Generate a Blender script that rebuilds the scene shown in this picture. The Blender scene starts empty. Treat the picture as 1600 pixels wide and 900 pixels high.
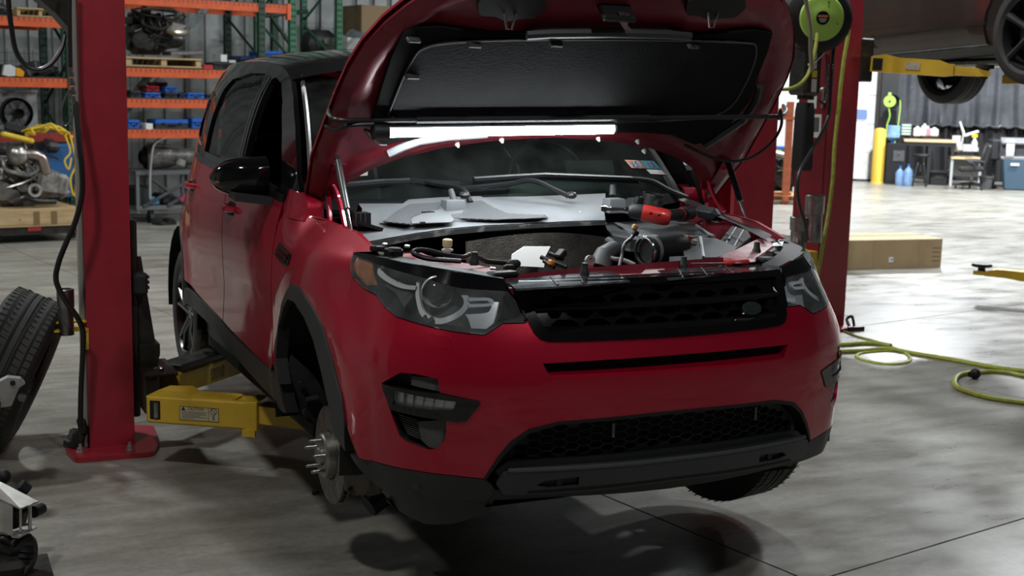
import bpy, math, random, bisect
from mathutils import Vector, Matrix, Euler
from mathutils.geometry import delaunay_2d_cdt
random.seed(7)
PI = math.pi
C = bpy.context.scene.collection

# ------------------------------------------------------------------ camera
cam_data = bpy.data.cameras.new('camera')
cam = bpy.data.objects.new('camera', cam_data)
C.objects.link(cam)
cam.matrix_world = Matrix(((0.905951, 0.044276, -0.421062, -2.168820), (-0.422780, 0.147705, -0.894114, -3.379980), (0.022605, 0.988040, 0.152532, 1.738057), (0.000000, 0.000000, 0.000000, 1.000000)))
cam_data.sensor_width = 36.0
cam_data.lens = 45.0
cam_data.clip_end = 200
cam_data.dof.use_dof = True
cam_data.dof.focus_distance = 4.5
cam_data.dof.aperture_fstop = 5.0
bpy.context.scene.camera = cam

# ------------------------------------------------------------------ world and exposure
world = bpy.data.worlds.new('hall_dark')
bpy.context.scene.world = world
world.use_nodes = True
world.node_tree.nodes['Background'].inputs[0].default_value = (0.75, 0.9, 1.0, 1)
world.node_tree.nodes['Background'].inputs[1].default_value = 0.012
vs = bpy.context.scene.view_settings
vs.view_transform = 'Standard'
vs.look = 'None'
vs.gamma = 1.0
vs.use_curve_mapping = False
vs.exposure = 0.0
bpy.context.scene.cycles.caustics_reflective = False
bpy.context.scene.cycles.caustics_refractive = False

# ------------------------------------------------------------------ the hall's high-bay lamps, some added as fill (each lamp's housing is built further down, at the same places)
# x, y, z, radius, watts, colour
LAMPS = [
    (-3.2, -.4, 5.2, .22, 95, (1.0, .98, .93)),
    (3.2, 3.7, 6.2, .22, 150, (.96, .99, 1.0)),
    (.3, -4.3, 6.8, .25, 150, (.97, .98, 1.0)),  # unseen frontal lamp, added to light the bumper
    (7.2, 4.6, 6.2, .25, 520, (.92, .97, 1.0)),
    (-2.6, 5.8, 5.9, .25, 240, (.94, 1.0, .97)),
    (-6.2, 8.4, 6.2, .25, 170, (.95, 1.0, .98)),  # unseen lamp, added to brighten the side wall mirrored in the windows
    (2.6, 9.6, 6.2, .25, 150, (.92, 1.0, .98)),
    (9.5, 8.0, 6.2, .25, 420, (.93, .97, 1.0)),
    (13.0, 13.0, 6.2, .25, 1500, (.95, .98, 1.0)),
    (18.5, 12.5, 6.2, .25, 1300, (.95, .98, 1.0)),
]
for i, (x, y, z, r, w, col) in enumerate(LAMPS):
    ld = bpy.data.lights.new('high_bay_light', 'AREA')
    ld.shape = 'DISK'; ld.size = 2 * r; ld.energy = w; ld.color = col
    lo = bpy.data.objects.new('high_bay_light', ld); C.objects.link(lo)
    lo.location = (x, y, z)

# ------------------------------------------------------------------ materials (all node based)
MATS = {}
def mat(name, col, rough=.5, metal=0., coat=0., col2=None, scale=6., detail=4., bump=0., bscale=40., emit=None, estr=0., spec=.5, amt=(.35, .65), stretch=None, coat_rough=.04, rvar=0.):
    if name in MATS: return MATS[name]
    m = bpy.data.materials.new(name); m.use_nodes = True
    nt = m.node_tree; p = nt.nodes['Principled BSDF']
    p.inputs['Base Color'].default_value = (*col, 1)
    p.inputs['Roughness'].default_value = rough
    p.inputs['Metallic'].default_value = metal
    p.inputs['Specular IOR Level'].default_value = spec
    if coat:
        p.inputs['Coat Weight'].default_value = coat
        p.inputs['Coat Roughness'].default_value = coat_rough
    tc = nt.nodes.new('ShaderNodeTexCoord')
    vec = tc.outputs['Object']
    if stretch:
        mp = nt.nodes.new('ShaderNodeMapping'); mp.inputs['Scale'].default_value = stretch
        nt.links.new(vec, mp.inputs[0]); vec = mp.outputs[0]
    if col2 is not None or rvar:
        n = nt.nodes.new('ShaderNodeTexNoise'); n.inputs['Scale'].default_value = scale; n.inputs['Detail'].default_value = detail
        n.inputs['Roughness'].default_value = .62
        nt.links.new(vec, n.inputs['Vector'])
        r = nt.nodes.new('ShaderNodeValToRGB')
        r.color_ramp.elements[0].position, r.color_ramp.elements[1].position = amt
        r.color_ramp.elements[0].color = (*col, 1); r.color_ramp.elements[1].color = (*(col2 or col), 1)
        nt.links.new(n.outputs['Fac'], r.inputs[0])
        if col2 is not None: nt.links.new(r.outputs[0], p.inputs['Base Color'])
        if rvar:
            mr = nt.nodes.new('ShaderNodeMapRange')
            mr.inputs[3].default_value = max(rough - rvar, .02); mr.inputs[4].default_value = min(rough + rvar, 1)
            nt.links.new(n.outputs['Fac'], mr.inputs[0]); nt.links.new(mr.outputs[0], p.inputs['Roughness'])
    if bump:
        b = nt.nodes.new('ShaderNodeTexNoise'); b.inputs['Scale'].default_value = bscale; b.inputs['Detail'].default_value = 3
        nt.links.new(vec, b.inputs['Vector'])
        bp = nt.nodes.new('ShaderNodeBump'); bp.inputs['Strength'].default_value = bump; bp.inputs['Distance'].default_value = .004
        nt.links.new(b.outputs['Fac'], bp.inputs['Height']); nt.links.new(bp.outputs[0], p.inputs['Normal'])
    if emit:
        p.inputs['Emission Color'].default_value = (*emit, 1); p.inputs['Emission Strength'].default_value = estr
    MATS[name] = m
    return m

def glass(name, tint=(1, 1, 1), haze=0., haze_col=(.6, .65, .65), rough=.02, refl=1.0):
    """thin pane: see-through, with a Fresnel reflection and an optional film of dust"""
    if name in MATS: return MATS[name]
    m = bpy.data.materials.new(name); m.use_nodes = True
    nt = m.node_tree; nt.nodes.remove(nt.nodes['Principled BSDF'])
    out = nt.nodes['Material Output']
    tr = nt.nodes.new('ShaderNodeBsdfTransparent'); tr.inputs[0].default_value = (*tint, 1)
    gl = nt.nodes.new('ShaderNodeBsdfGlossy'); gl.inputs['Roughness'].default_value = rough
    fr = nt.nodes.new('ShaderNodeFresnel'); fr.inputs[0].default_value = 1.5
    mx = nt.nodes.new('ShaderNodeMixShader')
    nt.links.new(fr.outputs[0], mx.inputs[0]); nt.links.new(tr.outputs[0], mx.inputs[1]); nt.links.new(gl.outputs[0], mx.inputs[2])
    last = mx
    if haze:
        df = nt.nodes.new('ShaderNodeBsdfDiffuse'); df.inputs[0].default_value = (*haze_col, 1)
        tc = nt.nodes.new('ShaderNodeTexCoord'); n = nt.nodes.new('ShaderNodeTexNoise'); n.inputs['Scale'].default_value = 9; n.inputs['Detail'].default_value = 6
        mr = nt.nodes.new('ShaderNodeMapRange'); mr.inputs[1].default_value = .3; mr.inputs[2].default_value = .75
        mr.inputs[3].default_value = haze * .4; mr.inputs[4].default_value = haze * 1.5
        nt.links.new(tc.outputs['Object'], n.inputs['Vector']); nt.links.new(n.outputs['Fac'], mr.inputs[0])
        m2 = nt.nodes.new('ShaderNodeMixShader')
        nt.links.new(mr.outputs[0], m2.inputs[0]); nt.links.new(mx.outputs[0], m2.inputs[1]); nt.links.new(df.outputs[0], m2.inputs[2])
        last = m2
    nt.links.new(last.outputs[0], out.inputs[0])
    MATS[name] = m
    return m

# ------------------------------------------------------------------ mesh helpers
class MB:
    """collects shapes into one mesh"""
    def __init__(self): self.v = []; self.f = []; self.mi = []; self.cur = 0
    def add(self, vs, fs):
        o = len(self.v); self.v += [tuple(p) for p in vs]
        for f in fs: self.f.append([i + o for i in f]); self.mi.append(self.cur)
        return self
    def box(self, c, s, rot=None, bev=0.):
        x, y, z = s[0] / 2, s[1] / 2, s[2] / 2
        if bev and min(x, y, z) > bev:
            b = bev; vs = []; 
            for sx in (-1, 1):
                for sy in (-1, 1):
                    for sz in (-1, 1):
                        vs += [(sx * x, sy * (y - b), sz * (z - b)), (sx * (x - b), sy * y, sz * (z - b)), (sx * (x - b), sy * (y - b), sz * z)]
            def I(a, b_, c_, k): return ((a > 0) * 4 + (b_ > 0) * 2 + (c_ > 0)) * 3 + k
            fs = []
            for s1 in (-1, 1):
                q = [I(s1, -1, -1, 0), I(s1, 1, -1, 0), I(s1, 1, 1, 0), I(s1, -1, 1, 0)]; fs.append(q if s1 > 0 else q[::-1])
                q = [I(-1, s1, -1, 1), I(-1, s1, 1, 1), I(1, s1, 1, 1), I(1, s1, -1, 1)]; fs.append(q if s1 > 0 else q[::-1])
                q = [I(-1, -1, s1, 2), I(1, -1, s1, 2), I(1, 1, s1, 2), I(-1, 1, s1, 2)]; fs.append(q if s1 > 0 else q[::-1])
            for a in (-1, 1):
                for b_ in (-1, 1):
                    q = [I(a, b_, -1, 0), I(a, b_, 1, 0), I(a, b_, 1, 1), I(a, b_, -1, 1)]; fs.append(q if a * b_ < 0 else q[::-1])
                    q = [I(-1, a, b_, 1), I(1, a, b_, 1), I(1, a, b_, 2), I(-1, a, b_, 2)]; fs.append(q if a * b_ < 0 else q[::-1])
                    q = [I(a, -1, b_, 0), I(a, 1, b_, 0), I(a, 1, b_, 2), I(a, -1, b_, 2)]; fs.append(q if a * b_ > 0 else q[::-1])
                    for c_ in (-1, 1):
                        q = [I(a, b_, c_, 0), I(a, b_, c_, 1), I(a, b_, c_, 2)]; fs.append(q if a * b_ * c_ > 0 else q[::-1])
        else:
            vs = [(i, j, k) for i in (-x, x) for j in (-y, y) for k in (-z, z)]
            fs = [(0, 1, 3, 2), (4, 6, 7, 5), (0, 4, 5, 1), (2, 3, 7, 6), (0, 2, 6, 4), (1, 5, 7, 3)]
        c = Vector(c)
        if rot is not None:
            R = rot.to_matrix() if isinstance(rot, Euler) else (rot if isinstance(rot, Matrix) else Euler(rot).to_matrix())
            vs = [R @ Vector(p) + c for p in vs]
        else: vs = [Vector(p) + c for p in vs]
        return self.add(vs, fs)
    def rings(self, rings, closed=True, cap0=True, cap1=True):
        n = len(rings[0]); vs = [p for r in rings for p in r]; fs = []
        for a in range(len(rings) - 1):
            for i in range(n if closed else n - 1):
                j = (i + 1) % n
                fs.append((a * n + i, a * n + j, (a + 1) * n + j, (a + 1) * n + i))
        if cap0: fs.append(tuple(range(n))[::-1])
        if cap1: fs.append(tuple(range((len(rings) - 1) * n, len(rings) * n)))
        return self.add(vs, fs)
    def tube(self, pts, r, n=8, caps=True, closed=False):
        pts = [Vector(p) for p in pts]; N = len(pts); rr = r if isinstance(r, (list, tuple)) else [r] * N
        rings = []; up = None
        for i, p in enumerate(pts):
            if closed: d = pts[(i + 1) % N] - pts[i - 1]
            else: d = pts[min(i + 1, N - 1)] - pts[max(i - 1, 0)]
            if d.length < 1e-9: d = Vector((0, 0, 1))
            d.normalize()
            if up is None:
                up = Vector((0, 0, 1)) if abs(d.z) < .9 else Vector((1, 0, 0))
            a = up - d * up.dot(d)
            if a.length < 1e-6: a = d.orthogonal()
            a.normalize(); b = d.cross(a); up = a
            rings.append([p + (a * math.cos(2 * PI * k / n) + b * math.sin(2 * PI * k / n)) * rr[i] for k in range(n)])
        if closed: rings.append(rings[0])
        return self.rings(rings, True, caps and not closed, caps and not closed)
    def cyl(self, p0, p1, r0, r1=None, n=16, caps=True):
        return self.tube([p0, p1], [r0, r0 if r1 is None else r1], n, caps)
    def lathe(self, prof, origin=(0, 0, 0), axis=(0, 0, 1), n=24, closed_prof=False, sweep=2 * PI, start=0.):
        """prof: (radius, along axis)"""
        ax = Vector(axis).normalized(); a = ax.orthogonal().normalized(); b = ax.cross(a); o = Vector(origin)
        full = abs(sweep - 2 * PI) < 1e-6; k = n if full else n + 1; P = len(prof); vs = []; fs = []
        for i in range(k):
            t = start + sweep * i / n; d = a * math.cos(t) + b * math.sin(t)
            vs += [o + d * r + ax * h for r, h in prof]
        for i in range(n):
            i2 = (i + 1) % k
            for j in range(P if closed_prof else P - 1):
                j2 = (j + 1) % P
                fs.append((i * P + j, i2 * P + j, i2 * P + j2, i * P + j2))
        return self.add(vs, fs)
    def prism(self, poly, fn, d0, d1):
        """poly in 2d, fn(u, v, d) -> point; extruded from d0 to d1"""
        n = len(poly)
        tri = tris(poly)
        vs = [fn(u, v, d0) for u, v in poly] + [fn(u, v, d1) for u, v in poly]
        fs = [t[::-1] for t in tri] + [tuple(i + n for i in t) for t in tri]
        fs += [(i, (i + 1) % n, (i + 1) % n + n, i + n) for i in range(n)]
        return self.add(vs, fs)
    def grid(self, rows):
        n = len(rows[0]); vs = [p for r in rows for p in r]
        fs = [(a * n + i, a * n + i + 1, (a + 1) * n + i + 1, (a + 1) * n + i) for a in range(len(rows) - 1) for i in range(n - 1)]
        return self.add(vs, fs)
    def ball(self, c, r, n=12, m=8, sc=(1, 1, 1), rot=None):
        c = Vector(c); R = Euler(rot).to_matrix() if rot else Matrix.Identity(3)
        rings = []
        for j in range(1, m):
            t = PI * j / m
            rings.append([c + R @ Vector((r * sc[0] * math.sin(t) * math.cos(2 * PI * i / n), r * sc[1] * math.sin(t) * math.sin(2 * PI * i / n), -r * sc[2] * math.cos(t))) for i in range(n)])
        return self.rings(rings)
    def build(self, name, material, parent=None, smooth=35, kind=None):
        me = bpy.data.meshes.new(name); me.from_pydata([tuple(p) for p in self.v], [], self.f); me.update()
        o = bpy.data.objects.new(name, me); C.objects.link(o)
        ms = material if isinstance(material, (list, tuple)) else [material]
        for m in ms: me.materials.append(m)
        if len(ms) > 1: me.polygons.foreach_set('material_index', self.mi)
        fix_normals(me)
        if smooth:
            me.polygons.foreach_set('use_smooth', [True] * len(me.polygons))
            me.set_sharp_from_angle(angle=math.radians(smooth))
        if parent is not None: o.parent = parent
        if kind: o['kind'] = kind
        return o
import bmesh
def fix_normals(me):
    bm = bmesh.new(); bm.from_mesh(me); bmesh.ops.recalc_face_normals(bm, faces=bm.faces); bm.to_mesh(me); bm.free()

def inside(p, poly):
    x, y = p; c = False; n = len(poly)
    for i in range(n):
        x0, y0 = poly[i]; x1, y1 = poly[i - 1]
        if (y0 > y) != (y1 > y) and x < (x1 - x0) * (y - y0) / (y1 - y0) + x0: c = not c
    return c
def seg_dist(p, a, b):
    dx, dy = b[0] - a[0], b[1] - a[1]; l = dx * dx + dy * dy
    t = 0 if l == 0 else max(0, min(1, ((p[0] - a[0]) * dx + (p[1] - a[1]) * dy) / l))
    return math.hypot(p[0] - a[0] - t * dx, p[1] - a[1] - t * dy)
def resample(poly, res, closed=True):
    out = []; n = len(poly)
    for i in range(n if closed else n - 1):
        a, b = poly[i], poly[(i + 1) % n]; k = max(1, int(math.ceil(math.hypot(b[0] - a[0], b[1] - a[1]) / res)))
        out += [(a[0] + (b[0] - a[0]) * j / k, a[1] + (b[1] - a[1]) * j / k) for j in range(k)]
    if not closed: out.append(tuple(poly[-1]))
    return out
def rounded(poly, r, n=4):
    """cut the corners of a closed polygon with small arcs"""
    out = []; N = len(poly)
    for i in range(N):
        a, b, c = Vector(poly[i - 1]), Vector(poly[i]), Vector(poly[(i + 1) % N])
        d1, d2 = a - b, c - b; k = min(r, d1.length * .45, d2.length * .45)
        p, q = b + d1.normalized() * k, b + d2.normalized() * k
        for j in range(n + 1):
            t = j / n; out.append(tuple(p * (1 - t) ** 2 + b * 2 * t * (1 - t) + q * t * t))
    return out
def chaikin(poly, it=2, closed=True):
    for _ in range(it):
        out = []; n = len(poly)
        if not closed: out.append(poly[0])
        for i in range(n if closed else n - 1):
            a, b = poly[i], poly[(i + 1) % n]
            out.append(tuple(x * .75 + y * .25 for x, y in zip(a, b))); out.append(tuple(x * .25 + y * .75 for x, y in zip(a, b)))
        if not closed: out.append(poly[-1])
        poly = out
    return poly
def tris(poly, holes=(), pts=()):
    loops = [list(poly)] + [list(h) for h in holes]; v = []; e = []
    for l in loops:
        o = len(v); v += [Vector((p[0], p[1])) for p in l]; e += [(o + i, o + (i + 1) % len(l)) for i in range(len(l))]
    v += [Vector(p) for p in pts]
    vo, eo, fo, ov, _, _ = delaunay_2d_cdt(v, e, [], 0, 1e-7)
    back = {}
    for i, l in enumerate(ov):
        if l: back[i] = l[0]
    fs = []
    for f in fo:
        c = (sum(vo[i][0] for i in f) / len(f), sum(vo[i][1] for i in f) / len(f))
        if inside(c, poly) and not any(inside(c, h) for h in holes):
            try: fs.append(tuple(back[i] for i in f))
            except KeyError: pass
    return fs
def sheet(outline, fn, holes=(), res=.05, depth=.012, hole_depth=None, mb=None, keep=.4):
    """a skin over a 2d outline with holes, mapped by fn(u, v, d); edges are turned inward by depth"""
    mb = mb or MB()
    ol = resample(outline, res); hl = [resample(h, min(res, .03)) for h in holes]
    xs = [p[0] for p in ol]; ys = [p[1] for p in ol]; pts = []
    x = min(xs) + res * .5; row = 0
    segs = [(l[i - 1], l[i]) for l in [ol] + hl for i in range(len(l))]
    while x < max(xs):
        y = min(ys) + res * (.5 if row % 2 else .75)
        while y < max(ys):
            p = (x, y)
            if inside(p, ol) and not any(inside(p, h) for h in hl):
                if all(abs(a[0] - x) > res * 3 or abs(a[1] - y) > res * 3 or seg_dist(p, a, b) > res * keep for a, b in segs): pts.append(p)
            y += res
        x += res * .87; row += 1
    fs = tris(ol, hl, pts)
    allp = ol + [p for h in hl for p in h] + pts
    mb.add([fn(u, v, 0.) for u, v in allp], fs)
    for l, d in [(ol, depth)] + [(h, depth if hole_depth is None else hole_depth) for h in hl]:
        if d:
            n = len(l)
            mb.add([fn(u, v, 0.) for u, v in l] + [fn(u, v, d) for u, v in l], [(i, (i + 1) % n, (i + 1) % n + n, i + n) for i in range(n)])
    return mb

# ------------------------------------------------------------------ objects
def empty(name, loc=(0, 0, 0), rz=0., label=None, cat=None, group=None):
    o = bpy.data.objects.new(name, None); C.objects.link(o)
    o.location = loc; o.rotation_euler = (0, 0, rz); o.empty_display_size = .1
    return tag(o, label, cat, group)
def tag(o, label=None, cat=None, group=None, kind=None):
    if label: o['label'] = label
    if cat: o['category'] = cat
    if group: o['group'] = group
    if kind: o['kind'] = kind
    return o
def part(name, mb, material, parent, label=None, smooth=35, kind=None):
    o = mb.build(name, material, parent, smooth, kind)
    if label: o['label'] = label
    return o
def copy_tree(o, parent=None):
    c = o.copy(); C.objects.link(c); c.parent = parent
    for ch in list(o.children): copy_tree(ch, c)
    return c
def lettering(name, body, size, M, material, parent, extrude=.0004, align='CENTER', spacing=1.0):
    cu = bpy.data.curves.new(name, 'FONT'); cu.body = body; cu.size = size; cu.extrude = extrude
    cu.align_x = align; cu.align_y = 'CENTER'; cu.space_character = spacing; cu.resolution_u = 3
    t = bpy.data.objects.new(name, cu); C.objects.link(t)
    me = bpy.data.meshes.new_from_object(t.evaluated_get(bpy.context.evaluated_depsgraph_get())); bpy.data.objects.remove(t)
    me.materials.clear(); me.materials.append(material); o = bpy.data.objects.new(name, me); C.objects.link(o)
    o.parent = parent; o.matrix_local = M
    return o
def frame(o, x, y):
    """matrix with origin o, x axis x and y axis roughly y"""
    x = Vector(x).normalized(); y = Vector(y); z = x.cross(y).normalized(); y = z.cross(x)
    M = Matrix((x, y, z)).transposed().to_4x4(); M.translation = Vector(o)
    return M
def spline(pts, k=8, closed=False):
    pts = [Vector(p) for p in pts]; n = len(pts); out = []
    for i in range(n if closed else n - 1):
        g = (lambda j: pts[j % n]) if closed else (lambda j: pts[min(max(j, 0), n - 1)])
        p0, p1, p2, p3 = g(i - 1), g(i), g(i + 1), g(i + 2)
        for j in range(k):
            t = j / k
            out.append(.5 * (2 * p1 + (p2 - p0) * t + (2 * p0 - 5 * p1 + 4 * p2 - p3) * t * t + (3 * p1 - p0 - 3 * p2 + p3) * t ** 3))
    if not closed: out.append(pts[-1])
    return out

def spline_2d(pts, k=4): return [(p.x, p.y) for p in spline([(a, b, 0) for a, b in pts], k, True)]

# ------------------------------------------------------------------ the building's own axes: turned 10.6 degrees from the car's
BETA = math.radians(10.6)
def bw(x, y, z=0.): return Vector((x * math.cos(BETA) - y * math.sin(BETA), x * math.sin(BETA) + y * math.cos(BETA), z))

def concrete_mat():
    m = bpy.data.materials.new('polished_concrete'); m.use_nodes = True; nt = m.node_tree; p = nt.nodes['Principled BSDF']
    g = nt.nodes.new('ShaderNodeNewGeometry')
    def noise(sc, det, stretch=None, rough=.6):
        v = g.outputs['Position']
        if stretch:
            mp = nt.nodes.new('ShaderNodeMapping'); mp.inputs['Scale'].default_value = stretch; mp.inputs['Rotation'].default_value = (0, 0, -BETA); nt.links.new(v, mp.inputs[0]); v = mp.outputs[0]
        n = nt.nodes.new('ShaderNodeTexNoise'); n.inputs['Scale'].default_value = sc; n.inputs['Detail'].default_value = det; n.inputs['Roughness'].default_value = rough
        nt.links.new(v, n.inputs['Vector']); return n.outputs['Fac']
    def ramp(f, a, b, c0, c1):
        r = nt.nodes.new('ShaderNodeValToRGB'); r.color_ramp.elements[0].position = a; r.color_ramp.elements[1].position = b
        r.color_ramp.elements[0].color = (*c0, 1); r.color_ramp.elements[1].color = (*c1, 1); nt.links.new(f, r.inputs[0]); return r.outputs[0]
    def mul(a, b, f=1.):
        x = nt.nodes.new('ShaderNodeMix'); x.data_type = 'RGBA'; x.blend_type = 'MULTIPLY'; x.inputs[0].default_value = f
        nt.links.new(a, x.inputs[6]); nt.links.new(b, x.inputs[7]); return x.outputs[2]
    base = ramp(noise(.9, 6), .3, .7, (.235, .225, .20), (.345, .34, .315))
    streak = ramp(noise(1.6, 5, (1, 3.2, 1)), .35, .62, (.62, .61, .58), (1, 1, 1))
    fine = ramp(noise(34, 4), .3, .75, (.80, .79, .77), (1.06, 1.06, 1.06))
    stain = ramp(noise(.62, 3), .30, .44, (.52, .47, .40), (1, 1, 1))
    speck = ramp(noise(95, 2, None, .4), .24, .30, (.35, .33, .3), (1, 1, 1))
    col = mul(mul(mul(mul(base, streak), fine), stain, .8), speck)
    nt.links.new(col, p.inputs['Base Color'])
    r = nt.nodes.new('ShaderNodeMapRange'); r.inputs[1].default_value = .3; r.inputs[2].default_value = .75; r.inputs[3].default_value = .24; r.inputs[4].default_value = .5
    nt.links.new(noise(2.3, 6, (1, 2.2, 1)), r.inputs[0]); nt.links.new(r.outputs[0], p.inputs['Roughness'])
    bp = nt.nodes.new('ShaderNodeBump'); bp.inputs['Strength'].default_value = .12; bp.inputs['Distance'].default_value = .004
    nt.links.new(noise(22, 4), bp.inputs['Height']); nt.links.new(bp.outputs[0], p.inputs['Normal'])
    return m
M_CONC = concrete_mat()
floor = MB().box((0, 0, -.06), (70, 60, .08)).build('floor', mat('joint_dirt', (.035, .032, .03), .9)); tag(floor, kind='structure')
floor.rotation_euler = (0, 0, BETA)
X0, Y0, DX, DY = .74, .02, 3.32, 3.38
slab_mesh = None
for i in range(-3, 9):
    for j in range(-3, 6):
        if slab_mesh is None:
            s = MB().box((DX / 2, DY / 2, -.0115), (DX - .007, DY - .007, .023), bev=.002).build('slab', M_CONC, floor, 0); slab_mesh = s.data
        else:
            s = bpy.data.objects.new('slab', slab_mesh); C.objects.link(s); s.parent = floor
        s.location = (X0 + i * DX, Y0 + j * DY, 0)

def wall(name, a, b, h, th, material, z0=0.):
    (xa, ya), (xb, yb) = a, b; A, B = bw(xa, ya), bw(xb, yb); d = B - A; L = d.length; ang = math.atan2(d.y, d.x)
    o = MB().box((L / 2, th / 2, z0 + h / 2), (L, th, h)).build(name, material); o.location = A; o.rotation_euler = (0, 0, ang); return tag(o, kind='structure')
M_SIDING = mat('grey_metal_siding', (.17, .18, .18), .5, .3, col2=(.27, .28, .28), scale=2.2)
M_DARKWALL = mat('dark_painted_wall', (.06, .065, .065), .8)
WY = 14.75
wb = wall('wall_back', (-9, WY), (10.6, WY), 7.2, .2, M_SIDING)
# ribs of the siding, one joined part: far too many and too thin to tell apart behind the racks
rb = MB()
for k in range(64): rb.box((k * .305 + .1, -.02, 3.6), (.05, .04, 7.2))
r_ = rb.build('siding_rib', M_SIDING, wb, 0, 'stuff')
wall('wall_left', (-9, WY), (-9, 4), 7.2, .2, mat('pale_side_wall', (.30, .31, .31), .7))
wall('wall_side', (-9, 4), (-9, -9), 7.2, .2, M_DARKWALL)
wall('wall_right', (30, -9), (30, 9), 7.2, .2, mat('pale_wall', (.5, .52, .52), .7))
wall('wall_front', (30, -9), (-9, -9), 7.2, .2, M_DARKWALL)
ce = MB().box((10, 8, 7.25), (50, 44, .1)).build('ceiling', M_DARKWALL); ce.rotation_euler = (0, 0, BETA); tag(ce, kind='structure')

# lamps: a housing above each light
M_LAMPBODY = mat('lamp_grey', (.25, .25, .25), .4, .6)
lamp0 = None
for i, (x, y, z, r, w, col) in enumerate(LAMPS):
    t = empty('high_bay_lamp', (x, y, z), 0, 'round high-bay lamp hanging above ' + ('the loose tyre', 'the raised bonnet of the SUV', 'the floor in front of the SUV, added to light its bumper', 'the floor beside the next lift column', 'the floor behind the red column by the tyre', 'the corner beyond the left rack bay, added to light the side wall', 'the floor behind the SUV', 'the floor behind the raised dark car', 'the floor before the white roll-up door', 'the floor before the black plastic curtain')[i], 'ceiling lamp', 'high-bay lamps of the hall')
    part('shade', MB().lathe([(.30, .0), (.31, .01), (.20, .16), (.10, .24), (.10, .30), (.0, .30)], (0, 0, .01), n=20), M_LAMPBODY, t)
    part('hanging_rod', MB().cyl((0, 0, .3), (0, 0, 7.2 - z), .012, n=6), M_LAMPBODY, t)

# ================================================================== the red car on the lift
LIFT = .16          # how far the car hangs above its normal stance
car = empty('suv', (0, 0, LIFT), 0, 'dark red SUV with raised bonnet and one front wheel missing, on the two-post lift', 'car')
def lerpt(tab,x):
    """smooth (monotone-ish cubic) interpolation in a table"""
    n=len(tab)
    if x<=tab[0][0]: return tab[0][1]
    if x>=tab[-1][0]: return tab[-1][1]
    i=0
    while tab[i+1][0]<x: i+=1
    x0,y0=tab[i];x1,y1=tab[i+1];h=x1-x0;t=(x-x0)/h
    def slope(k):
        if k<=0: return (tab[1][1]-tab[0][1])/(tab[1][0]-tab[0][0])
        if k>=n-1: return (tab[-1][1]-tab[-2][1])/(tab[-1][0]-tab[-2][0])
        a=(tab[k][1]-tab[k-1][1])/(tab[k][0]-tab[k-1][0]);b=(tab[k+1][1]-tab[k][1])/(tab[k+1][0]-tab[k][0])
        if a*b<=0: return 0.0
        return 2*a*b/(a+b)
    m0,m1=slope(i)*h,slope(i+1)*h
    t2,t3=t*t,t*t*t
    return (2*t3-3*t2+1)*y0+(t3-2*t2+t)*m0+(-2*t3+3*t2)*y1+(t3-t2)*m1
PLAN=[(0,-.035),(.15,-.033),(.30,-.018),(.45,.010),(.58,.045),(.68,.088),(.775,.140),(.860,.225),(.915,.34),(.940,.51),(.946,.70),(.945,.90),
      (.945,1.2),(.947,1.7),(.947,2.3),(.943,2.9),(.925,3.2),(.888,3.45),(.845,3.65),(.795,3.9),(.74,4.15),(.67,4.38),(.55,4.54),(.3,4.60),(0,4.62)]
def _dense():
    P=[(-PLAN[1][0],PLAN[1][1])]+PLAN+[(-PLAN[-2][0],PLAN[-2][1])]
    out=[]
    for i in range(1,len(P)-2):
        p0,p1,p2,p3=P[i-1:i+3]
        for k in range(12):
            t=k/12
            out.append(tuple(.5*(2*p1[j]+(p2[j]-p0[j])*t+(2*p0[j]-5*p1[j]+4*p2[j]-p3[j])*t*t+(3*p1[j]-p0[j]-3*p2[j]+p3[j])*t**3) for j in (0,1)))
    out.append(PLAN[-1]);return out
_D=_dense()
_S=[0.0]
for _a,_b in zip(_D,_D[1:]): _S.append(_S[-1]+math.hypot(_b[0]-_a[0],_b[1]-_a[1]))
SMAX=_S[-1]
def plan(s):
    """point and outward normal of the reference plan curve, right half; s>0"""
    s=min(max(s,0),SMAX);i=min(max(bisect.bisect_right(_S,s)-1,0),len(_D)-2)
    def tan(k):
        a=_D[max(k-1,0)];b=_D[min(k+1,len(_D)-1)];
        if k==0:return (1,0)
        if k==len(_D)-1:return (-1,0)
        l=math.hypot(b[0]-a[0],b[1]-a[1]);return ((b[0]-a[0])/l,(b[1]-a[1])/l)
    t=(s-_S[i])/(_S[i+1]-_S[i]);a,b=_D[i],_D[i+1];ta,tb=tan(i),tan(i+1)
    T=(ta[0]+(tb[0]-ta[0])*t,ta[1]+(tb[1]-ta[1])*t);l=math.hypot(*T)
    return a[0]+(b[0]-a[0])*t,a[1]+(b[1]-a[1])*t,T[1]/l,-T[0]/l
def s_at_y(y):
    """s on the flank where plan y equals y"""
    lo,hi=.5,SMAX-.9
    for _ in range(50):
        m=(lo+hi)/2
        if plan(m)[1]<y: lo=m
        else: hi=m
    return lo
DF=[(.20,.10),(.26,.065),(.33,.035),(.41,.018),(.50,.012),(.58,.002),(.66,.0),(.71,.002),(.76,.012),(.82,.032),(.88,.062),(.94,.097),(.99,.130),(1.04,.178),(1.10,.27)]
DS=[(.20,.10),(.27,.075),(.33,.05),(.40,.028),(.50,.018),(.60,.020),(.70,.022),(.80,.016),(.90,.016),(.97,.020),(1.03,.028),(1.09,.042),(1.15,.058),(1.22,.075),(1.35,.105),(1.48,.145),(1.58,.19),(1.66,.245),(1.72,.30)]
S_F,S_S=.55,1.45
def smooth(t):
    t=min(max(t,0),1);return t*t*(3-2*t)
FLW,FLR=.020,.0
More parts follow.
